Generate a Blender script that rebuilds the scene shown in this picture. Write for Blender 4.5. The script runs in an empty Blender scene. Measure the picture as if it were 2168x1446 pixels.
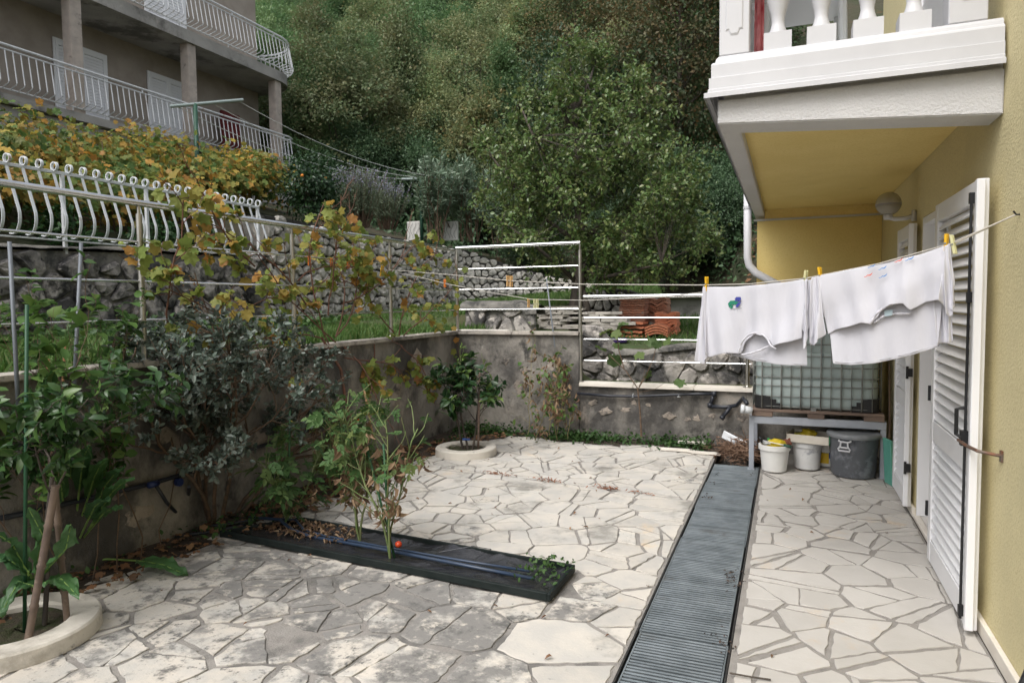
import bpy, bmesh, math, random
import numpy as np
from mathutils import Vector, Matrix

# ------------------------------------------------------------------ camera, sky, sun, exposure
SC = bpy.context.scene
COL = SC.collection
F_PX, CX, CY, EYE = 1445.0, 1084.0, 723.0, 1.6
_U = np.array([-.0106, 1, -.0574]); _U /= np.linalg.norm(_U)
_Y = np.array([584 / F_PX, 89 / F_PX, 1.]); _Y -= _U * (_Y @ _U); _Y /= np.linalg.norm(_Y)
_X = np.cross(_U, _Y); _X = _X if _X[0] > 0 else -_X
RW = np.array([_X, _Y, _U])
def ray(px, py): return RW @ np.array([(px - CX) / F_PX, (CY - py) / F_PX, 1.])
EYEP = np.array([0, 0, EYE])
def G(px, py, z=0.0): d = ray(px, py); return EYEP + d * ((z - EYE) / d[2])      # point on a level plane
def AX(px, py, X): d = ray(px, py); return EYEP + d * (X / d[0])                 # point on a plane X = const
def AY(px, py, Y): d = ray(px, py); return EYEP + d * (Y / d[1])                 # point on a plane Y = const
def AD(px, py, dep): return EYEP + ray(px, py) * dep                             # point at a distance

cam_d = bpy.data.cameras.new('camera'); cam = bpy.data.objects.new('camera', cam_d); COL.objects.link(cam)
cam_d.sensor_width = 36; cam_d.lens = 36 * F_PX / 2168; cam_d.clip_start = .05; cam_d.clip_end = 2000
r_, u_, f_ = RW[:, 0], RW[:, 1], RW[:, 2]
cam.matrix_world = Matrix(((r_[0], u_[0], -f_[0], 0), (r_[1], u_[1], -f_[1], 0), (r_[2], u_[2], -f_[2], EYE), (0, 0, 0, 1)))
cam_d.dof.use_dof = True; cam_d.dof.focus_distance = 4.2; cam_d.dof.aperture_fstop = 5.0
SC.camera = cam

SUN_EL, SUN_AZ = math.radians(54), math.radians(198)
w = bpy.data.worlds.new('World'); SC.world = w; w.use_nodes = True
nt = w.node_tree; bg = nt.nodes['Background']
sky = nt.nodes.new('ShaderNodeTexSky'); sky.sky_type = 'NISHITA'; sky.sun_disc = False
sky.sun_elevation = SUN_EL; sky.sun_rotation = SUN_AZ; sky.dust_density = 4.0; sky.air_density = 1.0; sky.ozone_density = 1.0
hs = nt.nodes.new('ShaderNodeHueSaturation'); hs.inputs['Saturation'].default_value = .30
nt.links.new(sky.outputs[0], hs.inputs['Color']); nt.links.new(hs.outputs[0], bg.inputs['Color'])
bg.inputs['Strength'].default_value = .15
sd = bpy.data.lights.new('sun', 'SUN'); so = bpy.data.objects.new('sun', sd); COL.objects.link(so)
sd.energy = 1.0; sd.angle = math.radians(36); sd.color = (1, .99, .975)
so.rotation_euler = (math.pi / 2 - SUN_EL, 0, -SUN_AZ + math.pi)
so.location = (0, -5, 20)
SC.view_settings.view_transform = 'Standard'; SC.view_settings.look = 'None'
SC.view_settings.gamma = 1; SC.view_settings.exposure = 0.74; SC.view_settings.use_curve_mapping = False
SC.render.engine = 'CYCLES'
cy = SC.cycles
cy.max_bounces = 8; cy.diffuse_bounces = 6; cy.glossy_bounces = 3; cy.transmission_bounces = 4; cy.transparent_max_bounces = 8
cy.use_denoising = True; cy.sample_clamp_indirect = 8; cy.caustics_reflective = False; cy.caustics_refractive = False

# ------------------------------------------------------------------ materials
def nodes(m):
    m.use_nodes = True; t = m.node_tree; return t, t.nodes['Principled BSDF'], t.nodes.new, t.links.new
def c4(c): return (c[0], c[1], c[2], 1)
def M(name, col, rough=.7, metal=0., var=None, vs=6., bump=0., bs=40., spec=.4, stains=(), rnd=0., stretch=None, trans=0., coat=0., zone=None):
    """col varied by noise towards var; stains: (colour, scale, low, high[, detail]); rnd: brightness spread per object"""
    m = bpy.data.materials.new(name); t, b, N, L = nodes(m)
    geo = N('ShaderNodeNewGeometry'); vec = geo.outputs['Position']
    if stretch:
        mp = N('ShaderNodeMapping'); mp.inputs['Scale'].default_value = stretch; L(vec, mp.inputs[0]); vec = mp.outputs[0]
    rgb = N('ShaderNodeRGB'); rgb.outputs[0].default_value = c4(col); cur = rgb.outputs[0]
    def noise(sc, det=6., rgh=.6, seed=0.):
        n = N('ShaderNodeTexNoise'); n.inputs['Scale'].default_value = sc; n.inputs['Detail'].default_value = det; n.inputs['Roughness'].default_value = rgh
        if seed:
            a = N('ShaderNodeVectorMath'); a.operation = 'ADD'; a.inputs[1].default_value = (seed, seed * 1.7, seed * .6); L(vec, a.inputs[0]); L(a.outputs[0], n.inputs['Vector'])
        else: L(vec, n.inputs['Vector'])
        return n.outputs['Fac']
    def mix(fac, a, c):
        x = N('ShaderNodeMix'); x.data_type = 'RGBA'; L(fac, x.inputs[0]); L(a, x.inputs[6])
        x.inputs[7].default_value = c4(c); return x.outputs[2]
    def ramp(src, lo, hi):
        r = N('ShaderNodeMapRange'); r.interpolation_type = 'SMOOTHSTEP'; r.inputs[1].default_value = lo; r.inputs[2].default_value = hi; L(src, r.inputs[0]); return r.outputs[0]
    if var: cur = mix(ramp(noise(vs), .35, .65), cur, var)
    for i, s in enumerate(stains):
        nz = noise(s[1], s[4] if len(s) > 4 else 8., .68, 3.1 + 7 * i)
        if zone and i == 0:              # the stain is heavier about one spot of the yard
            a = N('ShaderNodeVectorMath'); a.operation = 'SUBTRACT'; a.inputs[1].default_value = zone[0]; L(geo.outputs['Position'], a.inputs[0])
            d = N('ShaderNodeVectorMath'); d.operation = 'DIVIDE'; d.inputs[1].default_value = zone[1]; L(a.outputs[0], d.inputs[0])
            ln = N('ShaderNodeVectorMath'); ln.operation = 'LENGTH'; L(d.outputs[0], ln.inputs[0])
            q = N('ShaderNodeMapRange'); q.interpolation_type = 'SMOOTHSTEP'; q.inputs[1].default_value = 1.15; q.inputs[2].default_value = .2; q.inputs[3].default_value = zone[3]; q.inputs[4].default_value = zone[2]; L(ln.outputs['Value'], q.inputs[0])
            ad = N('ShaderNodeMath'); ad.operation = 'ADD'; L(nz, ad.inputs[0]); L(q.outputs[0], ad.inputs[1]); nz = ad.outputs[0]
            oi = N('ShaderNodeObjectInfo'); q = N('ShaderNodeMapRange'); q.inputs[3].default_value = -.07; q.inputs[4].default_value = .07; L(oi.outputs['Random'], q.inputs[0])
            ad = N('ShaderNodeMath'); ad.operation = 'ADD'; L(nz, ad.inputs[0]); L(q.outputs[0], ad.inputs[1]); nz = ad.outputs[0]
        cur = mix(ramp(nz, s[2], s[3]), cur, s[0])
    if rnd:
        oi = N('ShaderNodeObjectInfo'); r = N('ShaderNodeMapRange'); r.inputs[3].default_value = 1 - rnd; r.inputs[4].default_value = 1 + rnd * .6; L(oi.outputs['Random'], r.inputs[0])
        x = N('ShaderNodeVectorMath'); x.operation = 'SCALE'; L(cur, x.inputs[0]); L(r.outputs[0], x.inputs['Scale']); cur = x.outputs[0]
    L(cur, b.inputs['Base Color'])
    b.inputs['Roughness'].default_value = rough; b.inputs['Metallic'].default_value = metal; b.inputs['Specular IOR Level'].default_value = spec
    if coat: b.inputs['Coat Weight'].default_value = coat
    if bump:
        bp = N('ShaderNodeBump'); bp.inputs['Strength'].default_value = 1; bp.inputs['Distance'].default_value = bump
        L(noise(bs, 5, .6, 11.), bp.inputs['Height']); L(bp.outputs[0], b.inputs['Normal'])
    if trans:
        tr = N('ShaderNodeBsdfTranslucent'); L(cur, tr.inputs[0]); mx = N('ShaderNodeMixShader'); mx.inputs[0].default_value = trans
        L(b.outputs[0], mx.inputs[1]); L(tr.outputs[0], mx.inputs[2]); L(mx.outputs[0], t.nodes['Material Output'].inputs[0])
    return m
def LM(name, cols, mode='isl', rough=.5, trans=.3, spec=.35, clump=None, cs=1.2, tree=0.):
    """leaf material: each leaf takes its own colour from the list (per mesh island or per object); clump: a second tint in drifts"""
    m = bpy.data.materials.new(name); t, b, N, L = nodes(m)
    if mode == 'isl': g = N('ShaderNodeNewGeometry'); src = g.outputs['Random Per Island']
    else: g = N('ShaderNodeObjectInfo'); src = g.outputs['Random']
    r = N('ShaderNodeValToRGB'); e = r.color_ramp.elements
    while len(e) < len(cols): e.new(.5)
    for i, c in enumerate(cols): e[i].position = i / max(1, len(cols) - 1); e[i].color = c4(c)
    L(src, r.inputs[0]); cur = r.outputs[0]
    if clump:
        ge = N('ShaderNodeNewGeometry'); n = N('ShaderNodeTexNoise'); n.inputs['Scale'].default_value = cs; n.inputs['Detail'].default_value = 2; L(ge.outputs['Position'], n.inputs['Vector'])
        mr = N('ShaderNodeMapRange'); mr.inputs[1].default_value = .48; mr.inputs[2].default_value = .66; L(n.outputs['Fac'], mr.inputs[0])
        x = N('ShaderNodeMix'); x.data_type = 'RGBA'; L(mr.outputs[0], x.inputs[0]); L(cur, x.inputs[6]); x.inputs[7].default_value = c4(clump); cur = x.outputs[2]
    if tree:
        oi = N('ShaderNodeObjectInfo'); q = N('ShaderNodeMapRange'); q.inputs[3].default_value = 1 - tree; q.inputs[4].default_value = 1 + tree; L(oi.outputs['Random'], q.inputs[0]); x = N('ShaderNodeVectorMath'); x.operation = 'SCALE'; L(cur, x.inputs[0]); L(q.outputs[0], x.inputs['Scale']); cur = x.outputs[0]
    L(cur, b.inputs['Base Color']); b.inputs['Roughness'].default_value = rough; b.inputs['Specular IOR Level'].default_value = spec
    tr = N('ShaderNodeBsdfTranslucent'); L(cur, tr.inputs[0]); mx = N('ShaderNodeMixShader'); mx.inputs[0].default_value = trans
    L(b.outputs[0], mx.inputs[1]); L(tr.outputs[0], mx.inputs[2]); L(mx.outputs[0], t.nodes['Material Output'].inputs[0])
    return m

# ------------------------------------------------------------------ object helpers
WL = {}
def link(o, parent=None):
    COL.objects.link(o)
    if parent is not None: o.parent = parent
    return o
def wl(o): return WL.get(o.name, Vector((0, 0, 0))) if o is not None else Vector((0, 0, 0))
def tag(o, label=None, cat=None, group=None, kind=None):
    if label: o['label'] = label
    if cat: o['category'] = cat
    if group: o['group'] = group
    if kind: o['kind'] = kind
    return o
def thing(name, label, cat, loc=(0, 0, 0), group=None):
    o = bpy.data.objects.new(name, None); o.empty_display_size = .1; o.location = loc; link(o); WL[o.name] = Vector(loc)
    return tag(o, label, cat, group)
class MB:
    """collects faces in world coordinates; build() makes ONE mesh object"""
    def __init__(s): s.v = []; s.f = []; s.mi = []; s.cur = 0
    def add(s, vs, fs):
        k = len(s.v); s.v += [tuple(map(float, p)) for p in vs]; s.f += [[i + k for i in f] for f in fs]; s.mi += [s.cur] * len(fs); return s
    def box(s, lo, hi):
        x0, y0, z0 = lo; x1, y1, z1 = hi
        return s.add([(x0, y0, z0), (x1, y0, z0), (x1, y1, z0), (x0, y1, z0), (x0, y0, z1), (x1, y0, z1), (x1, y1, z1), (x0, y1, z1)],
                     [(3, 2, 1, 0), (4, 5, 6, 7), (0, 1, 5, 4), (1, 2, 6, 5), (2, 3, 7, 6), (3, 0, 4, 7)])
    def obox(s, c, ax, ay, az):
        """box about c with half axes"""
        c, ax, ay, az = map(Vector, (c, ax, ay, az))
        vs = [c + sx * ax + sy * ay + sz * az for sz in (-1, 1) for sx, sy in ((-1, -1), (1, -1), (1, 1), (-1, 1))]
        return s.add(vs, [(3, 2, 1, 0), (4, 5, 6, 7), (0, 1, 5, 4), (1, 2, 6, 5), (2, 3, 7, 6), (3, 0, 4, 7)])
    def tube(s, pts, r, n=8, r1=None, cap=True):
        pts = [Vector(p) for p in pts]; m = len(pts); r1 = r if r1 is None else r1
        up = Vector((0, 0, 1)); prev = None; k = len(s.v); vs = []; fs = []
        for i, p in enumerate(pts):
            d = (pts[min(i + 1, m - 1)] - pts[max(i - 1, 0)])
            d = d.normalized() if d.length > 1e-9 else Vector((0, 0, 1))
            if prev is None: a = d.cross(up) if abs(d.z) < .95 else d.cross(Vector((1, 0, 0)))
            else: a = prev - d * prev.dot(d)
            a.normalize(); prev = a; b = d.cross(a); rr = r[i] if isinstance(r, (list, tuple)) else r + (r1 - r) * i / max(1, m - 1)
            vs += [p + (a * math.cos(2 * math.pi * j / n) + b * math.sin(2 * math.pi * j / n)) * rr for j in range(n)]
        for i in range(m - 1):
            for j in range(n):
                fs.append((i * n + j, i * n + (j + 1) % n, (i + 1) * n + (j + 1) % n, (i + 1) * n + j))
        if cap: fs.append(tuple(range(n))[::-1]); fs.append(tuple((m - 1) * n + j for j in range(n)))
        return s.add(vs, fs)
    def lathe(s, c, prof, n=24, cap=True):
        """profile [(r, z)] turned about the vertical through c"""
        vs = [(c[0] + r * math.cos(2 * math.pi * j / n), c[1] + r * math.sin(2 * math.pi * j / n), c[2] + z) for r, z in prof for j in range(n)]; fs = []
        for i in range(len(prof) - 1):
            for j in range(n): fs.append((i * n + j, i * n + (j + 1) % n, (i + 1) * n + (j + 1) % n, (i + 1) * n + j))
        if cap:
            if prof[0][0] > 1e-5: fs.append(tuple(range(n))[::-1])
            if prof[-1][0] > 1e-5: fs.append(tuple((len(prof) - 1) * n + j for j in range(n)))
        return s.add(vs, fs)
    def prism(s, poly, z0, z1):
        n = len(poly); vs = [(p[0], p[1], z0) for p in poly] + [(p[0], p[1], z1) for p in poly]
        return s.add(vs, [tuple(range(n))[::-1], tuple(range(n, 2 * n))] + [(i, (i + 1) % n, n + (i + 1) % n, n + i) for i in range(n)])
    def grid(s, P):
        """P[i][j] points"""
        a, b = len(P), len(P[0]); vs = [p for row in P for p in row]
        return s.add(vs, [(i * b + j, i * b + j + 1, (i + 1) * b + j + 1, (i + 1) * b + j) for i in range(a - 1) for j in range(b - 1)])
    def mesh(s, name, mats, off=(0, 0, 0), smooth=False, bevel=0., fix=True):
        me = bpy.data.meshes.new(name); off = Vector(off)
        me.from_pydata([(p[0] - off[0], p[1] - off[1], p[2] - off[2]) for p in s.v], [], s.f)
        mats = mats if isinstance(mats, (list, tuple)) else [mats]
        for m in mats: me.materials.append(m)
        if len(mats) > 1: me.polygons.foreach_set('material_index', s.mi)
        if bevel or fix:
            bm = bmesh.new(); bm.from_mesh(me)
            if fix: bmesh.ops.recalc_face_normals(bm, faces=bm.faces)
            if bevel:
                ed = [e for e in bm.edges if len(e.link_faces) == 2 and e.calc_face_angle(0) > .5]
                bmesh.ops.bevel(bm, geom=ed, offset=bevel, segments=2 if bevel > .004 else 1, affect='EDGES', clamp_overlap=True)
            bm.to_mesh(me); bm.free()
        if smooth: me.polygons.foreach_set('use_smooth', [True] * len(me.polygons))
        return me
    def build(s, name, mats, parent=None, smooth=False, bevel=0., loc=None, fix=True):
        base = wl(parent); off = Vector(loc) if loc is not None else base
        o = bpy.data.objects.new(name, s.mesh(name, mats, off, smooth, bevel, fix)); o.location = off - base
        link(o, parent); WL[o.name] = off
        return o
def smooth_angle(o, deg=40):
    me = o.data; me.polygons.foreach_set('use_smooth', [True] * len(me.polygons))
    try: me.set_sharp_from_angle(angle=math.radians(deg))
    except Exception: pass
    return o
def put(name, me, parent, mat4, kind=None):
    """an object sharing mesh data, placed by a world matrix under an unrotated parent"""
    o = bpy.data.objects.new(name, me); b = wl(parent); m = mat4.copy(); m.translation = m.translation - b; o.matrix_local = m
    link(o, parent); o.matrix_local = m
    if kind: o['kind'] = kind
    return o
def mesh_np(name, V, loops, counts, mat, smooth=False):
    me = bpy.data.meshes.new(name); me.vertices.add(len(V)); me.vertices.foreach_set('co', np.asarray(V, dtype=np.float32).ravel())
    me.loops.add(len(loops)); me.loops.foreach_set('vertex_index', np.asarray(loops, dtype=np.int32))
    me.polygons.add(len(counts)); st = np.concatenate([[0], np.cumsum(counts)[:-1]]).astype(np.int32)
    me.polygons.foreach_set('loop_start', st)
    try: me.polygons.foreach_set('loop_total', np.asarray(counts, dtype=np.int32))
    except Exception: pass
    if smooth: me.polygons.foreach_set('use_smooth', np.ones(len(counts), dtype=bool))
    me.materials.append(mat); me.update(calc_edges=True); return me

# leaf outlines: unit length along +x, lying in xy, a little folded and curved
def T_ovate(wid=.42, fold=.10, curl=.12):
    v = [(0, 0, 0), (.3, wid * .5, fold), (.3, 0, .02), (.3, -wid * .5, fold), (.68, wid * .42, fold * .8 - curl * .4), (.68, 0, -curl * .4), (.68, -wid * .42, fold * .8 - curl * .4), (1, 0, -curl)]
    return np.array(v), [(0, 2, 1), (0, 3, 2), (1, 2, 5, 4), (2, 3, 6, 5), (4, 5, 7), (5, 6, 7)]
def T_diamond(wid=.5, fold=.12):
    return np.array([(0, 0, 0), (.45, wid * .5, fold), (1, 0, 0), (.45, -wid * .5, fold)]), [(0, 2, 1), (0, 3, 2)]
def T_vine(rs=0):
    rng = random.Random(rs); v = [(.05, 0, 0)]; n = 15
    lob = [.38, .55, .62, .5, .74, .84, .66, 1.0, .66, .84, .74, .5, .62, .55, .38]
    for i in range(n):
        a = math.radians(-165 + 330 * i / (n - 1)); r = lob[i] * rng.uniform(.88, 1.08) * .56
        v.append((.42 + r * math.cos(a), r * math.sin(a), .10 * abs(math.sin(a * 2.5)) + rng.uniform(-.05, .05) - .12 * r * r))
    v.append((.42, 0, .03)); c = n + 1
    f = [(c, i + 1, i + 2) for i in range(n - 1)] + [(c, n, 0), (c, 0, 1)]
    return np.array(v), f
def T_pinnate(pairs=3, rs=1):
    rng = random.Random(rs); V = []; F = []
    def leaf(x, y, ang, L, wd):
        k = len(V); ca, sa = math.cos(ang), math.sin(ang); dz = rng.uniform(-.12, .05)
        for (a, b, z) in ((0, 0, 0), (.35, wd, .06), (.7, wd * .7, .03), (1, 0, dz), (.7, -wd * .7, .03), (.35, -wd, .06)):
            V.append((x + L * (a * ca - b * sa), y + L * (a * sa + b * ca), z * L))
        F.append((k, k + 3, k + 2, k + 1)); F.append((k, k + 5, k + 4, k + 3))
    for i in range(pairs):
        x = .22 + .55 * i / pairs
        for s in (1, -1): leaf(x, 0, s * rng.uniform(.7, 1.1), rng.uniform(.3, .4), .26)
    leaf(.72, 0, rng.uniform(-.2, .2), .42, .28)
    k = len(V); V += [(0, .012, 0), (.8, .006, 0), (.8, -.006, 0), (0, -.012, 0)]; F.append((k, k + 3, k + 2, k + 1))
    return np.array(V), F
def T_mesh(name, T, mat):
    me = bpy.data.meshes.new(name); me.from_pydata([tuple(p) for p in T[0]], [], T[1]); me.materials.append(mat); me.polygons.foreach_set('use_smooth', [True] * len(me.polygons)); return me
def unit(a): return a / np.maximum(np.linalg.norm(a, axis=-1, keepdims=True), 1e-9)
def frames(Dv, Nv):
    X = unit(np.asarray(Dv, float)); Z = np.asarray(Nv, float); Z = unit(Z - X * np.sum(X * Z, -1, keepdims=True)); Y = np.cross(Z, X)
    return np.stack([X, Y, Z], axis=-1)
def scatter(name, T, P, Dv, Nv, S, mat, parent=None, kind=None, off=None):
    """one mesh of many leaves"""
    V, F = T; n = len(P); A = frames(Dv, Nv); off = np.array(off) if off is not None else np.array(wl(parent))
    W = np.einsum('nij,kj->nki', A, V) * np.asarray(S, float).reshape(-1, 1, 1) + np.asarray(P, float)[:, None, :] - off
    k = len(V); fl = np.concatenate([np.array(f) for f in F]); cnt = np.array([len(f) for f in F])
    loops = (fl[None, :] + (np.arange(n) * k)[:, None]).ravel(); counts = np.tile(cnt, n)
    me = mesh_np(name, W.reshape(-1, 3), loops, counts, mat, smooth=k > 4)
    if parent == 'mesh': return me
    o = bpy.data.objects.new(name, me); link(o, parent)
    if kind: o['kind'] = kind
    return o
def leaf_parts(P, Dv, Nv, S, meshes, parent, rng, name='leaf'):
    A = frames(Dv, Nv)
    for i in range(len(P)):
        m = Matrix.Identity(4); s = float(S[i])
        for a in range(3):
            for b in range(3): m[a][b] = A[i][a][b] * s
        m.translation = Vector(P[i]); put(name, rng.choice(meshes), parent, m)

# ------------------------------------------------------------------ growth
def grow(rng, p, d, L, r, lev, cfg, segs, tips):
    """a stem that wanders and branches; last-level twigs go to tips"""
    p = np.array(p, float); d = unit(np.array(d, float)); n = cfg.get('n', 6); pts = [p.copy()]
    for i in range(n):
        d = unit(d + rng.normal(0, cfg.get('wob', .16), 3) + np.array([0, 0, cfg.get('up', .05)])); p = p + d * L / n; pts.append(p.copy())
    segs.append((pts, r, r * .55))
    if lev == 0: tips.append(pts); return
    k = cfg['kids'][-lev] if isinstance(cfg['kids'], (list, tuple)) else cfg['kids']
    for i in range(k):
        t = cfg.get('from', .3) + (1 - cfg.get('from', .3)) * (i + rng.random()) / k; q = t * n; a = min(int(q), n - 1); pos = pts[a] + (pts[a + 1] - pts[a]) * (q - a)
        dd = unit(pts[a + 1] - pts[a]); side = unit(np.cross(dd, rng.normal(0, 1, 3))); sp = cfg.get('spread', .8)
        grow(rng, pos, dd + side * sp, L * cfg.get('lr', .6) * rng.uniform(.7, 1.15), r * .5, lev - 1, cfg, segs, tips)
def leaves_on(rng, tips, per, size, droop=.0, start=.15, out=.9, upn=.6):
    P, D, Nn, S = [], [], [], []
    for pts in tips:
        k = max(1, int(rng.poisson(per))); n = len(pts) - 1
        for i in range(k):
            t = (start + (1 - start) * rng.random()) * n; a = min(int(t), n - 1); pos = pts[a] + (pts[a + 1] - pts[a]) * (t - a)
            dd = unit(pts[a + 1] - pts[a]); side = unit(np.cross(dd, rng.normal(0, 1, 3)))
            P.append(pos); D.append(dd * rng.uniform(.3, .9) + side * out + np.array([0, 0, -droop])); Nn.append(rng.normal(0, .5, 3) + np.array([0, 0, upn]) + .3 * dd); S.append(size * rng.uniform(.6, 1.25))
    return np.array(P), np.array(D), np.array(Nn), np.array(S)
def stems_mesh(segs, n=5, rmin=.0):
    b = MB()
    for pts, r0, r1 in segs:
        if r0 >= rmin: b.tube([Vector(p) for p in pts], r0, n, r1, cap=False)
    return b
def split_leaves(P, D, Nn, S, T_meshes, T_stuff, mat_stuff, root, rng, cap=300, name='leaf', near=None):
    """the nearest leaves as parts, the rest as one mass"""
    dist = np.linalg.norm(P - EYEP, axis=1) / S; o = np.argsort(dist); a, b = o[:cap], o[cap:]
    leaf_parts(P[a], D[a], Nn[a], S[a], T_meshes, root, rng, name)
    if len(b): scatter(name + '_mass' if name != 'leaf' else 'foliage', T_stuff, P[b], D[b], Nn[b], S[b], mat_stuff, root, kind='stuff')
def crown_points(rng, H, R, z0, nclump, clump, per, shape='oval', fill=.45):
    """clump centres in an uneven crown and leaves about them"""
    C, P, Dv, Nv = [], [], [], []
    lump = rng.normal(0, 1, (5, 3))
    while len(C) < nclump:
        u = unit(rng.normal(0, 1, 3)); rad = rng.uniform(fill, 1.0) ** .7
        wob = 1 + .16 * math.sin(3 * math.atan2(u[1], u[0]) + lump[0][0] * 3) + .14 * math.sin(5 * u[2] + lump[1][0] * 4) + rng.normal(0, .10)
        x, y, z = u * rad * wob; t = (z + 1) / 2
        if shape == 'cone': k = max(.12, 1.05 - .85 * max(t, 0)) * (1 if t > .15 else .7)
        elif shape == 'vase': k = .55 + .6 * max(t, 0)
        else: k = 1.0
        C.append((x * R * k, y * R * k, z0 + t * (H - z0)))
    for c in C:
        n = int(per * rng.uniform(.6, 1.4)); sg = clump * rng.uniform(.7, 1.3)
        q = rng.normal(0, 1, (n, 3)) * sg * np.array([1, 1, .62]); outw = unit(np.array([c[0], c[1], (c[2] - z0 - .42 * (H - z0)) * R / (.5 * (H - z0))]) + 1e-6)
        P.append(np.array(c) + q); Dv.append(unit(q + 1e-6) * .8 + rng.normal(0, .6, (n, 3)) + outw * .4 + np.array([0, 0, -.25])); Nv.append(rng.normal(0, .42, (n, 3)) + outw * 1.1 + unit(q + 1e-6) * .5 + np.array([0, 0, .45]))
    return np.array(C), np.concatenate(P), np.concatenate(Dv), np.concatenate(Nv)
def tree_meshes(seed, H, R, z0, nclump, clump, per, leaf, T, lmat, bmat, tr=.12, shape='oval', lean=0., fill=.45):
    rng = np.random.default_rng(seed); C, P, Dv, Nv = crown_points(rng, H, R, z0, nclump, clump, per, shape, fill)
    S = leaf * rng.uniform(.6, 1.3, len(P)); crown = scatter('crown', T, P, Dv, Nv, S, lmat, 'mesh', off=(0, 0, 0))
    b = MB(); top = H * .8; npt = 7; tp = [np.array([math.sin(i * 1.3 + seed) * .05 * H * .2 * i / npt + lean * i / npt, math.cos(i * 1.7 + seed) * .04 * H * .2 * i / npt, top * i / (npt - 1) - (.3 if i == 0 else 0)]) for i in range(npt)]
    b.tube([Vector(p) for p in tp], tr * 1.15, 8, tr * .2)
    for c in C[::max(1, len(C) // 42)]:
        zz = min(max(z0 * .6, c[2] - np.hypot(c[0], c[1]) * .9), top * .95); f = zz / top * (npt - 1); i = min(int(f), npt - 2); s = tp[i] + (tp[i + 1] - tp[i]) * (f - i)
        mid = (s + c) / 2 + rng.normal(0, .06 * R, 3) - np.array([0, 0, .05 * R]); rr = tr * .34 * (1 - .6 * zz / top)
        b.tube([Vector(s), Vector(mid), Vector(c)], rr, 5, rr * .25, cap=False)
    return b.mesh('trunk', bmat, smooth=True, fix=False), crown
def place_tree(name, meshes, loc, sc, rz, label, cat, group=None):
    o = thing(name, label, cat, loc, group); o.rotation_euler = (0, 0, rz); o.scale = sc if isinstance(sc, (tuple, list)) else (sc, sc, sc)
    for nme, me in zip(('trunk', 'crown'), meshes):
        c = bpy.data.objects.new(nme, me); link(c, o)
    return o

# ------------------------------------------------------------------ cutting a plane into stones
def clip(poly, nx, ny, c):
    """keep the side nx*x + ny*y <= c"""
    out = []; n = len(poly)
    for i in range(n):
        a, b = poly[i], poly[(i + 1) % n]; da = nx * a[0] + ny * a[1] - c; db = nx * b[0] + ny * b[1] - c
        if da <= 0: out.append(a)
        if (da < 0 < db) or (db < 0 < da): t = da / (da - db); out.append((a[0] + (b[0] - a[0]) * t, a[1] + (b[1] - a[1]) * t))
    return out
def area(p): return .5 * sum(p[i][0] * p[(i + 1) % len(p)][1] - p[(i + 1) % len(p)][0] * p[i][1] for i in range(len(p)))
def inset(poly, d, rng=None):
    if area(poly) < 0: poly = poly[::-1]
    q = list(poly); n = len(poly)
    for i in range(n):
        a, b = poly[i], poly[(i + 1) % n]; ex, ey = b[0] - a[0], b[1] - a[1]; L = math.hypot(ex, ey)
        if L < 1e-6: continue
        nx, ny = ey / L, -ex / L; dd = d * (rng.choice((.4, .6, .8, 1.2, 1.9)) if rng else 1); q = clip(q, nx, ny, nx * a[0] + ny * a[1] - dd)
        if len(q) < 3: return []
    return q
def clean(poly, eps):
    out = []
    for p in poly:
        if not out or math.hypot(p[0] - out[-1][0], p[1] - out[-1][1]) > eps: out.append(p)
    if len(out) > 2 and math.hypot(out[0][0] - out[-1][0], out[0][1] - out[-1][1]) <= eps: out.pop()
    return out
def cells(pts, poly):
    P = np.array(pts); out = []
    for i, p in enumerate(P):
        d = np.hypot(*(P - p).T); o = np.argsort(d)[1:26]; c = list(poly)
        for j in o:
            q = P[j]; n = q - p; m = (p + q) / 2; c = clip(c, n[0], n[1], n @ m)
            if len(c) < 3: break
        if len(c) >= 3: out.append(c)
    return out
def jitter_points(rng, x0, x1, y0, y1, s, aspect=1., j=.42):
    out = []; ny = max(1, round((y1 - y0) / (s / aspect))); nx = max(1, round((x1 - x0) / (s * aspect)))
    for a in range(ny):
        for b in range(nx):
            out.append((x0 + (b + .5 + (.25 if a % 2 else -.25) + rng.uniform(-j, j)) * (x1 - x0) / nx, y0 + (a + .5 + rng.uniform(-j, j)) * (y1 - y0) / ny))
    return out
def dart(rng, x0, x1, y0, y1, s, dmin):
    n = int((x1 - x0) * (y1 - y0) / s ** 2); out = []; tries = 0
    while len(out) < n and tries < 60000:
        tries += 1; p = (rng.uniform(x0, x1), rng.uniform(y0, y1)); d = dmin * rng.choice((.7, 1, 1.25))
        if all(abs(p[0] - q[0]) > d or math.hypot(p[0] - q[0], p[1] - q[1]) > d for q in out): out.append(p)
    return out
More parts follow.
